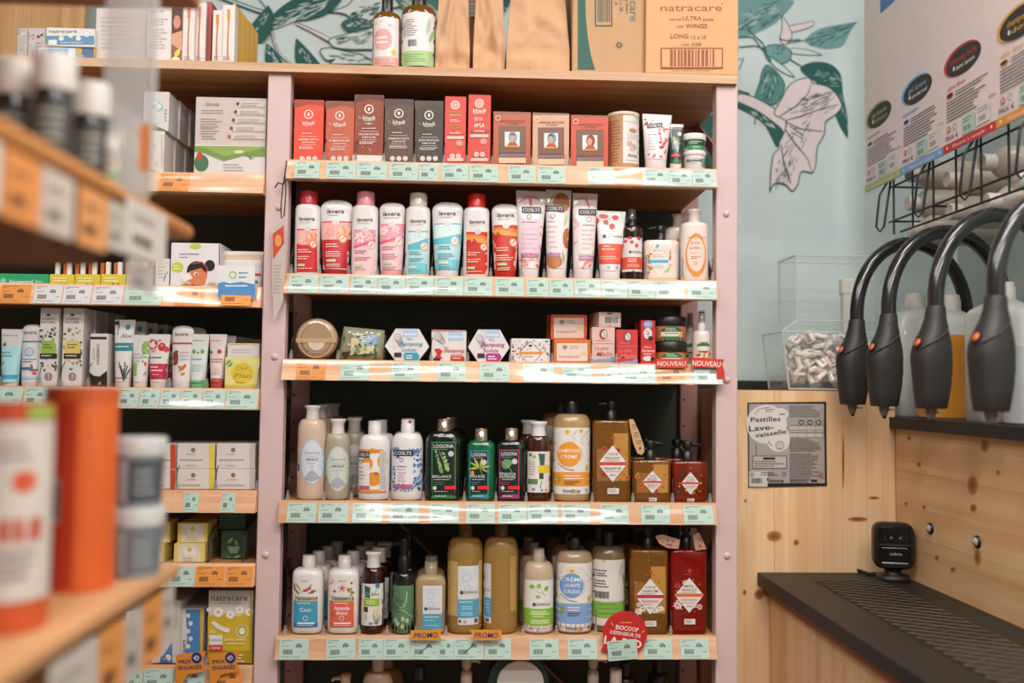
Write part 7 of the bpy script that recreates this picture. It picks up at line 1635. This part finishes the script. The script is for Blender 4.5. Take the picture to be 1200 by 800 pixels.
MB().box(-.034, .034, -dd / 2 - .0010, -dd / 2 + .002, .040, .080, mat('121212', .2), .006).build('front_plate', SCN)
printing(SCN, [X('zebra', 2, -62, 6, 'a9a7a4', 26, b=.02), E(-8, -98, 3, 3, '8a6a3a'), E(12, -98, 3, 3, '8a6a3a'), R(-22, -105, -20, -92, '3a3a3c'), S([(-33, -81.5), (0, -80.5), (33, -81.5)], 1.2, '5a5a5a')], lambda a, b: (a / 1000, -b / 1000), lambda x, z: -dd / 2 - .0012, 'print', .0003, .3, .00005)
c0_ = PZ(1032, 668, ZT + .004) - Vector(SCN.location)
cb = MB().tube([PZ(1036, 672, ZT + .004), PZ(1018, 672, ZT + .004), PZ(1000, 666, ZT + .006), PZ(985, 661, ZT + .012), PZ(981, 657, ZT + .016)], .0035, mat('141312', .5), 8).build('scanner_cable')
tag_props(cb, 'black cable running from the scanner across the counter', 'cable')
# ---------------------------------------------------------------- dispensing guns and hoses
XG = .88
GB = mat('2b2926', .5, noise=.05)
HB = mat('1a1a19', .22, coat=.5)
gz0 = PX(999, 474, XG).z
def gun(px, nth):
    y = PX(px, 440, XG).y
    t = thing('refill_gun', nth + ' black refill gun with orange button, counted from the back wall', 'dispensing gun', (XG, y, gz0), (0, 0, math.radians(8)), 'refill guns over the drip counter')
    s = [(0, .0245, .024, 2.6, 0, 0), (.003, .0265, .026, 2.6, 0, 0), (.03, .0315, .029, 2.4, .001, 0), (.045, .0335, .030, 2.4, .002, 0), (.058, .0345, .031, 2.4, .0015, 0), (.072, .0360, .032, 2.4, .002, 0), (.085, .0365, .032, 2.4, .0012, 0), (.1, .0372, .032, 2.4, .001, 0), (.113, .0358, .031, 2.4, .002, 0), (.126, .033, .030, 2.3, .0035, 0), (.14, .0285, .027, 2.2, .006, 0), (.155, .0235, .024, 2.1, .0085, 0), (.175, .0195, .0195, 2, .0105, 0), (.192, .0178, .0178, 2, .0115, 0), (.196, .0165, .0165, 2, .0115, 0)]
    MB().loft(s, GB, 28).build('grip', t)
    # raised collar swoosh
    MB().tube([(-.034, -.012, .112), (-.026, -.026, .120), (-.006, -.0315, .131), (.016, -.027, .147), (.027, -.014, .158)], .0016, mat('3d3a36', .4), 6).build('seam', t)
    b = MB().loft([(0, .0085, .007, 2.4), (.004, .0075, .006, 2.4), (.005, .004, .003, 2.4)], mat('cf5a2a', .4), 18).xf(Matrix.Translation((-.0305, -.006, .124)) @ Matrix.Rotation(math.radians(-58), 4, 'Y'))
    bh = MB().loft([(-.006, .0115, .0095, 2.6), (.002, .0105, .0085, 2.6)], mat('161514', .4), 18).xf(Matrix.Translation((-.0305, -.006, .124)) @ Matrix.Rotation(math.radians(-58), 4, 'Y'))
    h = bh.build('button_housing', t); b.build('orange_button', h)
    MB().loft([(0, .0022, .0022, 2), (.0008, .0022, .0022, 2)], mat('2f5a3a', .3), 10).xf(Matrix.Translation((.004, -.0185, .176)) @ Matrix.Rotation(math.pi / 2, 4, 'X')).build('screw', t)
    MB().loft([(-.020, .0055, .0055, 2), (-.018, .0065, .0065, 2), (-.008, .0098, .0098, 2), (0.001, .0115, .0115, 2)], mat('6f665c', .3), 18).xf(Matrix.Translation((-.001, 0, 0))).build('nozzle', t)
    MB().loft([(-.026, .0032, .0032, 2), (-.020, .0045, .0045, 2)], mat('1f1d1b', .4), 14).build('nozzle_tip', t)
    MB().box(.008, .021, -.008, -.001, -.009, -.005, mat('d2ccc6', .4), .001).build('white_clip', t)
    pts = []
    cx, hw, z1 = .1655, .154, .196
    for i in range(25):
        a = math.pi - math.pi * i / 24
        pts.append((.0115 + hw + hw * math.cos(a), .03 * i / 24, z1 - .004 + (.190) * max(math.sin(a), 0) ** .92))
    pts += [(.0115 + 2 * hw, .03, z1 - .08), (.0115 + 2 * hw, .03, ZS - gz0 + .004)]
    MB().tube(pts, .0155, HB, 16).build('hose', t)
    return t
for px, nm in ((999, 'first'), (1036, 'second'), (1091, 'third'), (1161, 'fourth')):
    gun(px, nm)
# ---------------------------------------------------------------- jugs on the black shelf
def jug(px, liq, fill, label, cap_y, X_=1.105, prints=None, xw=.068):
    y = PX(px, 440, X_).y
    t = thing('refill_jug', label, 'jug', (X_, y, ZS + .0005), (0, 0, 0), None)
    ztop = PX(px, cap_y, X_).z - ZS
    zn = ztop - .034
    a, b = xw, .052
    m = mat('d9dbd5', .3, trans=.4, ior=1.15, coat=.3)
    zsh = zn - .035
    s = [(0, a * .94, b * .94, 4), (.005, a, b, 4), (zsh, a, b, 4), (zsh + .012, a * .9, b * .9, 3.4), (zsh + .024, a * .6, b * .66, 2.6), (zn, .021, .021, 2)]
    MB().loft(s, m, 36).build('jug_body', t)
    if liq:
        MB().loft([(.004, a * 1.004, b * 1.004, 4), (fill, a * 1.004, b * 1.004, 4)], mat(liq, .25, trans=.1, coat=.2), 36).build('liquid', t)
    MB().loft([(zn - .002, .0235, .0235, 2), (zn + .022, .0235, .0235, 2), (zn + .026, .021, .021, 2), (ztop, .0205, .0205, 2)], mat('d5d1cb', .4), 24).build('screw_cap', t)
    sf = sh_fn(s)
    if prints:
        printing(t, prints, lambda u, v: (u / 1000, -v / 1000), sf, 'print', .0012, .45, .00008, half=sf.half)
    return t
LB = [E(0, -100, 30, 34, '3f6a2f'), E(6, -104, 20, 24, '7fa63f'), N(-22, -112, 22, 3, 8, 'd8e0c9'), LF(-14, -52, 34, 16, 60, '5f8a3a'), LF(12, -46, 30, 14, 110, '7fa64a'), LF(-2, -38, 36, 14, 20, '4f7a35'), X('reusable', 0, -150, 9, '3f3f3d', 62)]
LB2 = [X('reusable', -4, -140, 9, '4a4a48', 62), N(-40, -60, 10, 4, 7, '9a9a94')]
jug(1073, None, 0, 'white refill jug with green fruit label between the middle guns', 344, prints=LB)
jug(1114, 'd08a32', .19, 'refill jug filled with orange liquid', 346)
jug(1177, None, 0, 'milky white refill jug behind the largest gun', 331, prints=LB2)
jug(1226, 'bfc7cb', .15, 'milky refill jug with pale liquid near the frame edge', 331, prints=LB2)
# ---------------------------------------------------------------- acrylic tablet dispenser
y0, y1 = YP + .045, YP + .195
xa, xb = P(907, 420, y0 + .06).x, P(1042, 420, y0).x
za = ZC + .0005
zb, zc_, zt_ = P(950, 389, y0).z, P(950, 381, y0).z, P(970, 299, y0).z
ua, ub = P(925, 340, y0 + .06).x, P(1024, 340, y0 + .01).x
TD = thing('tablet_dispenser', 'clear acrylic bin holding wrapped dishwasher tablets on the pine cabinet', 'container', ((xa + xb) / 2, (y0 + y1) / 2, za))
AC = clear_mat('bin_acrylic', .006, .04, (.985, .995, .99, 1), diffuse=.045, grazing=.25)
EDG = clear_mat('bin_edge', .22, .12, (.88, .93, .92, 1), diffuse=.45)
ox, oy = (xa + xb) / 2, (y0 + y1) / 2
def quad(name, pts, th=.002):
    v = [Vector(p) - Vector((ox, oy, za)) for p in pts]
    n = (v[1] - v[0]).cross(v[2] - v[0]).normalized() * th
    MB().add(v + [p + n for p in v], [(3, 2, 1, 0), (4, 5, 6, 7), (0, 1, 5, 4), (1, 2, 6, 5), (2, 3, 7, 6), (3, 0, 4, 7)], AC).build(name, TD)
def rod(name, a, b, r=.0022):
    MB().tube([Vector(a) - Vector((ox, oy, za)), Vector(b) - Vector((ox, oy, za))], r, EDG, 6).build(name, TD)
xi = P(915, 440, y0 + .06).x
quad('lower_front', [(xi, y0, za), (xb, y0, za), (xb, y0, zb), (xa, y0, zb)])
quad('lower_side', [(xi, y1, za), (xi, y0, za), (xa, y0, zb), (xa, y1, zb)])
quad('lower_back', [(xb, y1, za), (xi, y1, za), (xa, y1, zb), (xb, y1, zb)])
quad('lower_side', [(xb, y0, za), (xb, y1, za), (xb, y1, zb), (xb, y0, zb)])
quad('bin_floor', [(xi, y0, za), (xb, y0, za), (xb, y1, za), (xi, y1, za)])
ui0, ui1 = y0 + .012, y1 - .012
quad('sloping_lid', [(xa, y0, zb), (xb, y0, zb), (ub, ui0, zc_ + .012), (ua, ui0, zc_ + .012)])
quad('sloping_side', [(xa, y1, zb), (xa, y0, zb), (ua, ui0, zc_ + .012), (ua, ui1, zc_ + .012)])
quad('upper_front', [(ua, ui0, zc_ + .012), (ub, ui0, zc_ + .012), (ub, ui0, zt_), (ua, ui0, zt_)])
quad('upper_side', [(ua, ui1, zc_ + .012), (ua, ui0, zc_ + .012), (ua, ui0, zt_), (ua, ui1, zt_)])
quad('upper_side', [(ub, ui0, zc_ + .012), (ub, ui1, zc_ + .012), (ub, ui1, zt_), (ub, ui0, zt_)])
quad('upper_back', [(ub, ui1, zc_ + .012), (ua, ui1, zc_ + .012), (ua, ui1, zt_), (ub, ui1, zt_)])
quad('lid', [(ua - .003, ui0 - .003, zt_), (ub + .003, ui0 - .003, zt_), (ub + .003, ui1, zt_ + .004), (ua - .003, ui1, zt_ + .004)], .004)
for a, b in (((xa, y0, zb), (xb, y0, zb)), ((xa, y0, zb), (xi, y0, za + .004)), ((xa, y0, zb), (xa, y1, zb)), ((ua, ui0, zc_ + .012), (ua, ui0, zt_)), ((ub, ui0, zc_ + .012), (ub, ui0, zt_)), ((ua, ui0, zt_), (ub, ui0, zt_)), ((ua, ui0, zt_), (ua, ui1, zt_)), ((ua, ui0, zc_ + .012), (ub, ui0, zc_ + .012)), ((xi, y0, za + .004), (xb, y0, za + .004)), ((ua, ui1, zc_ + .012), (ua, ui1, zt_)), ((xa, y0, zb), (ua, ui0, zc_ + .012)), ((ua, ui1, zt_), (ub, ui1, zt_)), ((xa, y1, zb), (xi, y1, za + .004))):
    rod('edge', a, b)
# scoop handle seen inside
sc_ = thing('tablet_scoop', 'white scoop with coiled cord standing in the tablet bin', 'scoop', (P(993, 400, y0 + .08).x, y0 + .08, za + .06))
MB().box(-.014, .014, -.012, .012, 0, P(993, 330, y0 + .08).z - za - .06, mat('c9c4be', .35), .003).build('handle', sc_)
MB().box(-.017, .017, -.014, .014, P(993, 345, y0 + .08).z - za - .06, P(993, 330, y0 + .08).z - za - .06 + .006, mat('d0cbc5', .35), .003).build('head', sc_)
MB().tube([(-.02 + .004 * math.cos(i * 1.1), -.016 + .004 * math.sin(i * 1.1), .02 + i * .0012) for i in range(50)], .0012, mat('8a8379', .4), 6).build('coil', sc_)
# wrapped tablets, every one an object
WT = mat('efe6e0', .3, coat=.5)
WF = clear_mat('tablet_film', .04, .15, (.96, .95, .95, 1), diffuse=.16)
tm = MB().box(-.016, .016, -.011, .011, -.006, .006, WT, .003).mesh('tablet')
fm = MB()
for sg in (-1, 1):
    fm.add([(sg * .015, -.013, .002), (sg * .015, .013, -.002), (sg * .027, .016, .004), (sg * .029, -.002, -.005), (sg * .026, -.016, .005)], [(0, 1, 2, 3, 4)], WF)
fm = fm.mesh('wrapper')
pr_ = MB()
for (zz_, sg) in ((.0063, 1), (-.0063, -1)):
    pr_.add([(-.010, -.004, zz_), (.004, -.004, zz_), (.004, .002, zz_), (-.010, .002, zz_)], [(0, 1, 2, 3) if sg > 0 else (3, 2, 1, 0)], mat('c87a72', .4))
    pr_.add([(.006, -.006, zz_), (.011, -.006, zz_), (.011, .005, zz_), (.006, .005, zz_)], [(0, 1, 2, 3) if sg > 0 else (3, 2, 1, 0)], mat('8a8f98', .4))
pr_ = pr_.mesh('print')
rr = random.Random(21)
def tablet(x, y, z):
    t = inst(tm, 'dishwasher_tablet', None, (x, y, z), (rr.uniform(-1.2, 1.2), rr.uniform(-1.2, 1.2), rr.uniform(0, 6.28)))
    tag_props(t, 'white dishwasher tablet in clear wrapper inside the acrylic bin', 'tablet', 'dishwasher tablets in the bin')
    inst(fm, 'wrapper', t); inst(pr_, 'print', t)
for lz in range(6):
    z = za + .033 + lz * .0192
    for iy in range(3):
        for ix in range(8):
            x = xi + .042 + ix * (xb - xi - .080) / 7 + rr.uniform(-.006, .006)
            if lz == 5 and not (ua + .02 < x < ub - .01):
                continue
            if lz == 4 and (iy == 0 and ix in (0, 1, 4)):
                continue
            tablet(x, y0 + .034 + iy * .041 + rr.uniform(-.006, .006), z + rr.uniform(-.004, .004))
# ---------------------------------------------------------------- information board and wire rack
XBD = 1.02
yb0 = PX(1014, 200, XBD).y
zb0 = PX(1016, 225, XBD).z
IB = thing('information_board', 'large pale board listing refill soaps above the guns', 'board', (XBD, yb0, zb0), (0, 0, -math.pi / 2))
MB().box(0, 1.16, 0, .003, 0, .62, mat('ddd0d0', .5)).build('panel', IB)
MB().box(0, 1.16, .003, .006, .01, .03, mat('2a2826', .4)).build('hanging_rail', IB)
u = .002
segs = [0.0] + [yb0 - PX(x, y, XBD).y for x, y in ((1056, 205), (1106, 172), (1168, 137))]
segs += [segs[-1] + .21, 1.16]
SCOL = [('9fb06a', '9fb06a'), ('6fa0d0', '7fb0dc'), ('c03030', 'c0302f'), ('d8923a', 'd8a04a'), ('8a6aa8', '8a6aa8')]
TT = [('gel douche', 'hydratant', ''), ('gel lavant', 'universel', ''), ('shampooing douche', 'sans savon', 'ultra doux'), ('shampooing', 'doux', 'ultra doux'), ('gel', 'douche', '')]
bi = []
for i in range(5):
    a, b = segs[i] / u, segs[i + 1] / u
    w_ = b - a
    c, c2c = SCOL[i]
    bi += [R(a, -9, b, 0, c), X('Flacons à remplir', a + w_ / 2, -4.4, 3.6, 'ddd6d4', w_ * .62), E(a + 8, -4.5, 1.8, 1.8, 'ddd6d4'), E(b - 8, -4.5, 1.8, 1.8, 'ddd6d4')]
    ex = a + 42
    bi += [E(ex - 3, -91.5, 36, 15.5, c2c), E(ex, -90, 34, 14.5, '2b2a28'), X(TT[i][0], ex, -94, 6, c2c, 50 if len(TT[i][0]) > 12 else 42), X(TT[i][1], ex + 4, -85.5, 5, 'ddd6d4' if i in (1, 2) else c2c, 36, b=.01), E(ex - 18, -86, 2, 2.6, 'ddd6d4')]
    bi += [(X('ultra doux', a + 28, -68, 5, c2c, 36) if i >= 2 else N(a + 6, -70, a + 60, 1, 6, c2c)), E(a + 15, -60, 7, 2.8, c2c), E(a + 15, -60, 5.4, 2, '2b2a28'), N(a + 8, -54, a + 88, 7, 3.4, '5f5856'), N(a + 26, -61, a + 90, 2, 3.2, '5f5856')]
    bi += [E(a + 12, -24, 4.4, 3.4, 'c9a29a'), O(a + 12, -24, 3.6, .8, 'b8443c'), O(a + 24, -24, 3.8, .8, '7a8a84'), X('PRIX €', a + 18, -14.5, 5, '3a3533', 25, b=.01), R(a + 38, -29, a + 63, -10.5, 'aec6b9'), B(a + 42, -19, a + 55, -13.5, '55605a'), N(a + 41, -27, a + 60, 2, 3, '55605a'), R(a + 66, -31, a + 91, -12.5, 'd3cfcc'), B(a + 70, -21, a + 83, -15.5, '6a6562'), N(a + 69, -29, a + 88, 2, 3, '8a8582'), X('ultra', a + 94, -36, 4, c2c, 12)]
printing(IB, bi, lambda x, y: (x * u, -y * u), lambda x, z: 0.0, 'print', .0004, .5, .00002)
bt = [PX(x, y, XBD) for x, y in ((1032, 2), (1049, -8), (1049, 0), (1032, 15.5))]
bt = [(-(v.y - yb0), v.z - zb0) for v in bt]
MB().prism([bt[0], (bt[0][0], .62), (bt[1][0], .62), bt[2], bt[3]], -.0009, -.0003, mat('3f78b8', .5)).build('blue_corner', IB)
WK = mat('1a1918', .4)
RK = thing('wire_rack', 'black wire rack holding spare bottles behind the information board', 'rack', (1.045, 0, 0))
yr0, yr1 = PX(1042, 215, 1.045).y, -.9
zr = [PX(1054, y, 1.045).z for y in (272, 256, 215, 200)]
zr += [zr[-1] + .12, zr[-1] + .3]
for i, z in enumerate(zr):
    MB().tube([(0, yr0 if i else yr0 - .06, z), (0, yr1, z)], .0028, WK, 8).build('wire', RK)
yy = yr0 - .02
while yy > yr1:
    MB().tube([(.002, yy, zr[0]), (.002, yy, zr[-1])], .0026, WK, 8).build('wire', RK)
    yy -= .098
SPB = []
BM = mat('cdc4b6', .35, trans=.25, ior=1.2, coat=.2)
RY = Matrix.Rotation(math.pi / 2, 4, 'Y')
for (px, py, lab) in ((1063, 238, 'spare white bottle lying in the rack, upper one by the board corner'), (1066, 269, 'spare white bottle lying in the rack, lowest by the board corner'), (1109, 210, 'spare white bottle lying in the rack under the blue strip'), (1112, 248, 'spare white bottle lying in the rack below the one under the blue strip'), (1190, 212, 'spare bottle with big white cap lying by the frame edge'), (1064, 205, 'spare white bottle lying just beneath the board edge'), (1150, 190, 'spare white bottle lying under the red strip'), (1155, 236, 'spare white bottle lying deep in the rack above the hoses')):
    q = PX(px, py, 1.06)
    SPB.append(q)
    t = thing('spare_bottle', lab, 'bottle', q)
    MB().loft([(.026, .018, .018, 2), (.034, .026, .026, 2), (.048, .036, .036, 2), (.2, .037, .037, 2), (.205, .034, .034, 2)], BM, 24).xf(RY).build('bottle_body', t)
    MB().loft([(0, .0165, .0165, 2), (.002, .018, .018, 2), (.028, .018, .018, 2)], mat('d3cac4', .4), 20).xf(RY).build('cap', t)
for i in range(8):
    y_ = yr0 - .015 - i * .196
    if y_ < yr1:
        break
    MB().tube([(0, y_, zr[2] + .03), (-.03, y_ + .004, zr[2] - .02), (-.038, y_ + .006, zr[2] - .10), (-.030, y_ + .002, zr[2] - .112), (-.022, y_ - .002, zr[2] - .10), (-.004, y_ - .004, zr[2] + .02)], .0028, WK, 8).build('hook', RK)
    for z_ in (zr[2], zr[1]):
        if all(abs(v.y - y_) > .043 or abs(v.z - z_) > .043 for v in SPB):
            MB().tube([(0, y_, z_), (.20, y_, z_)], .0026, WK, 8).build('wire', RK)
# ================================================================== display stand close to the camera on the left
XGD = -.375
ye = PX(228, 268, XGD).y
zu = PX(228, 266, XGD).z
zl = PX(212, 658, XGD).z
WD = wood('stand_pine', 'c08048', 'a4632f', 'y', .5, .5)
WL = wood('stand_pine_pale', 'd9a679', 'c58a58', 'y', .5, .5)
DB = mat('6a4026', .6, noise=.1)
ST = thing('display_stand', 'wooden display stand with two shelves standing close to the camera', 'shelving')
ysr = -2.0
cbox('shelf', -.85, XGD, ysr, ye, zu - .018, zu, WD, ST, .006)
ybd = PX(150, 290, XGD).y
cbox('shelf_rail', -.80, XGD - .03, ysr, ybd, zu - .085, zu - .0185, DB, ST)
zt3 = PX(220, -9, XGD).z
cbox('shelf', -.85, XGD, ysr, ye, zt3, zt3 + .02, WD, ST, .004)
cbox('shelf', -.85, XGD, ysr, ye - .02, zl - .018, zl, WL, ST, .004)
cbox('shelf_rail', -.80, XGD - .03, ysr, ybd, zl - .07, zl - .0185, WL, ST)
cbox('end_panel', -.85, -.78, ysr, ye - .04, 0.0, zt3 + .3, WD, ST)
def card(z1, px0, px1, h_, c, lab, dx=.0, n=2):
    a, b = PX(px0, 300 if z1 > 1.3 else 720, XGD + .004 + dx).y, PX(px1, 300 if z1 > 1.3 else 720, XGD + .004 + dx).y
    t = thing('shelf_card', lab, 'price tag', (XGD + .004 + dx, (a + b) / 2, z1 - h_), (0, 0, math.pi / 2), 'cards hanging on the display stand')
    w_ = abs(b - a)
    MB().box(-w_ / 2, w_ / 2, -.0005, .0005, 0, h_, mat(c, .55)).build('card', t)
    ink = '5a3a22' if c.startswith('d') and c != 'd0c8c0' else '6a6562'
    printing(t, [N(-12, -h_ * 1000 * .75 / 1.2, 10, 2, 4, ink), B(-12, -h_ * 1000 * .4 / 1.2, 4, -h_ * 1000 * .2 / 1.2, ink)], lambda u_, v_: (u_ * w_ / 34, -v_ * .0012), lambda x, z: -.0005, 'print', .0003)
zc1 = zu - .024
for a, b, h_, c, lab in ((-62, -4, .055, 'd0c8c0', 'pale card at the near end of the upper display shelf'), (0, 44, .056, 'd98a4a', 'large orange card on the upper display shelf'), (46, 84, .056, 'c3b5ab', 'greyish card beside the large orange one'), (90, 124, .056, 'd8935a', 'second orange card on the upper display shelf'), (126, 146, .05, 'b9b5a6', 'narrow greenish card on the upper display shelf')):
    card(zc1, a, b, h_, c, lab)
card(zu - .01, 146, 194, .062, 'c9c1ba', 'pale card near the tip of the upper display shelf', .002)
card(zu - .075, 150, 182, .035, 'b3aaa3', 'grey card hanging lowest under the upper display shelf', .003)
for a, b, h_, c, lab in ((168, 190, .075, 'd28a45', 'orange card near the tip of the lower display shelf'), (190, 203, .06, 'b3aaa3', 'narrow grey card at the tip of the lower display shelf'), (118, 146, .075, 'd28a45', 'orange card in the middle of the lower display shelf'), (147, 167, .075, 'b0a8a1', 'grey card between the orange cards below'), (60, 116, .07, 'b9b1aa', 'broad grey card on the lower display shelf')):
    card(zl - .02, a, b, h_, c, lab)
# jars with white lids on the upper shelf
for px, lab in ((18, 'dark jar with white lid at the edge of the view'), (64, 'dark jar with white lid in the middle of three'), (108, 'dark jar with white lid beside the clear panel')):
    xj = -.475 if px < 30 else -.425
    q = PX(px, 100, xj)
    r = .0188
    t = thing('supplement_jar', lab, 'jar', (xj, q.y, zu + .0005), (0, 0, .42))
    MB().loft([(0, r * .95, r * .95, 2), (.003, r, r, 2), (.078, r, r, 2), (.084, r * .9, r * .9, 2)], mat('26241f', .25, coat=.4), 32).build('body', t)
    MB().loft([(.082, r * 1.1, r * 1.1, 2), (.116, r * 1.12, r * 1.12, 2), (.119, r * 1.04, r * 1.04, 2)], mat('c9c2bc', .45), 32).build('lid', t)
    printing(t, [R(-15, -70, 15, -18, '3a3a34'), N(-16, -60, 14, 4, 9, 'a8a49c')], lambda u_, v_: (u_ / 1000, -v_ / 1000), sh_fn([(0, r, r, 2), (.1, r, r, 2)]), 'print', .0006, .5)
for px, lab, c in ((134, 'small white bottle at the tip of the upper display shelf', 'c6bfb8'), (152, 'small glossy bottle next to the clear panel', 'b3a79c')):
    q = PX(px, 200, -.405)
    t = thing('supplement_bottle', lab, 'bottle', (-.405, q.y, zu + .0005))
    MB().loft([(0, .02, .02, 2), (.003, .0215, .0215, 2), (.06, .0215, .0215, 2), (.075, .012, .012, 2), (.082, .011, .011, 2)], mat(c, .3, coat=.3), 28).build('body', t)
    MB().loft([(.081, .013, .013, 2), (.1, .013, .013, 2)], mat('a8a29c', .35), 20).build('cap', t)
    printing(t, [R(-16, -50, 16, -14, 'bdb6ae'), R(-16, -20, 16, -14, '6f9a5a'), N(-12, -44, 10, 3, 8, '8a6a5a')], lambda u_, v_: (u_ / 1000, -v_ / 1000), sh_fn([(0, .0215, .0215, 2), (.06, .0215, .0215, 2)]), 'print', .0006, .5)
# clear panel at the end with its orange strip
q = PX(150, 150, -.385)
t = thing('acrylic_end_panel', 'upright clear acrylic panel at the end of the display stand', 'panel', (-.385, q.y, zu + .0005))
CP = clear_mat('end_acrylic', .10, .2, (.86, .84, .82, 1), diffuse=.30)
MB().box(-.028, .028, -.002, .002, 0, zt3 - zu - .001, CP, .001).build('sheet', t)
MB().tube([(.028, -.003, 0), (.028, -.003, zt3 - zu - .002)], .003, CP, 8).build('edge', t)
MB().box(.014, .0275, -.0028, -.0022, PX(157, 206, -.385).z - zu, PX(157, 152, -.385).z - zu, mat('d07a3a', .5)).build('orange_strip', t)
# tubs on the lower shelf
def tub(px, py, wpx, ytop, lab, c, kind, name='powder_tub'):
    q = PZ(px, py, zl)
    d_ = (RM.transposed() @ (q - CAM)).z * -1
    r = wpx * d_ / FPX / 2
    h_ = (py - ytop) * d_ / FPX
    t = thing(name, lab, 'tub', (q.x - r * .25, q.y + r * .6, zl + .0005), (0, 0, .42))
    sf = sh_fn([(0, r, r, 2), (h_, r, r, 2)])
    loc = lambda u_, v_: (u_ * r / 50, v_ * h_ / 100)
    if kind == 'white':
        MB().loft([(0, r * .98, r * .98, 2), (.003, r, r, 2), (h_ * .93, r, r, 2)], mat('c9572c', .4), 36).build('body', t)
        MB().loft([(h_ * .93, r * 1.02, r * 1.02, 2), (h_, r * 1.02, r * 1.02, 2)], mat('c0492a', .4), 36).build('lid', t)
        printing(t, [R(-60, 14, 60, 92, 'c9bfb8'), E(18, 66, 14, 5, 'c9552f'), G([(-8, 40), (4, 40), (4, 50), (-8, 50)], 'b5492f'), G([(8, 40), (20, 40), (18, 50), (8, 50)], 'b5492f'), G([(24, 40), (38, 40), (38, 50), (26, 50)], 'b5492f'), N(-20, 24, 40, 3, 5, '8a7a72'), N(-20, 76, 40, 2, 5, 'a89a92'), R(20, 93, 60, 99, '8fa84a')], loc, sf, 'print', .001, .5, .0002, half=sf.half)
    else:
        MB().loft([(0, r * .98, r * .98, 2), (.003, r, r, 2), (h_ * .94, r * .97, r * .97, 2)], mat('d8622a', .35, coat=.2), 36).build('body', t)
        MB().loft([(h_ * .94, r * .99, r * .99, 2), (h_, r * .99, r * .99, 2)], mat('c9562a', .35), 36).build('lid', t)
        printing(t, [R(-60, 3, -8, 93, 'b5341c'), R(-42, 34, -26, 56, 'a89a92'), B(-41, 36, -27, 54, '3a2a24')], loc, sf, 'print', .001, .5, .0002, half=sf.half)
    return t
tub(2, 742, 96, 474, 'tall tub with white label and orange base on the lower display shelf', '', 'white')
tub(90, 693, 84, 455, 'plain orange cylindrical tub beside the white labelled one', '', 'orange')
q = PZ(152, 678, zl)
d_ = (RM.transposed() @ (q - CAM)).z * -1
r = 62 * d_ / FPX / 2
hh2 = (678 - 514) * d_ / FPX / 2
for i, lab in enumerate(('lower grey plastic pot in the stack beside the orange tub', 'upper grey plastic pot with pale lid in the stack')):
    t = thing('paste_pot', lab, 'pot', (q.x, q.y + r * .6, zl + .0005 + i * (hh2 + .0005)), (0, 0, .38))
    MB().loft([(0, r * .84, r * .84, 2), (hh2 * .74, r * .95, r * .95, 2)], mat('8d9194', .4), 36).build('body', t)
    MB().loft([(hh2 * .74, r * 1.02, r * 1.02, 2), (hh2 * .97, r * 1.04, r * 1.04, 2), (hh2, r * .98, r * .98, 2)], mat('b5b5b2', .4), 36).build('lid', t)
    sf = sh_fn([(0, r * .84, r * .84, 2), (hh2 * .74, r * .95, r * .95, 2)])
    printing(t, [R(-20, 8, 60, 68, '4a4f55' if i else '6a7076'), R(-60, 8, -22, 68, 'a9adb0'), N(-10, 20, 30, 4, 10, '9aa0a5')], lambda u_, v_: (u_ * r / 50, v_ * hh2 / 100), sf, 'print', .0008, .5, .0002, half=sf.half)
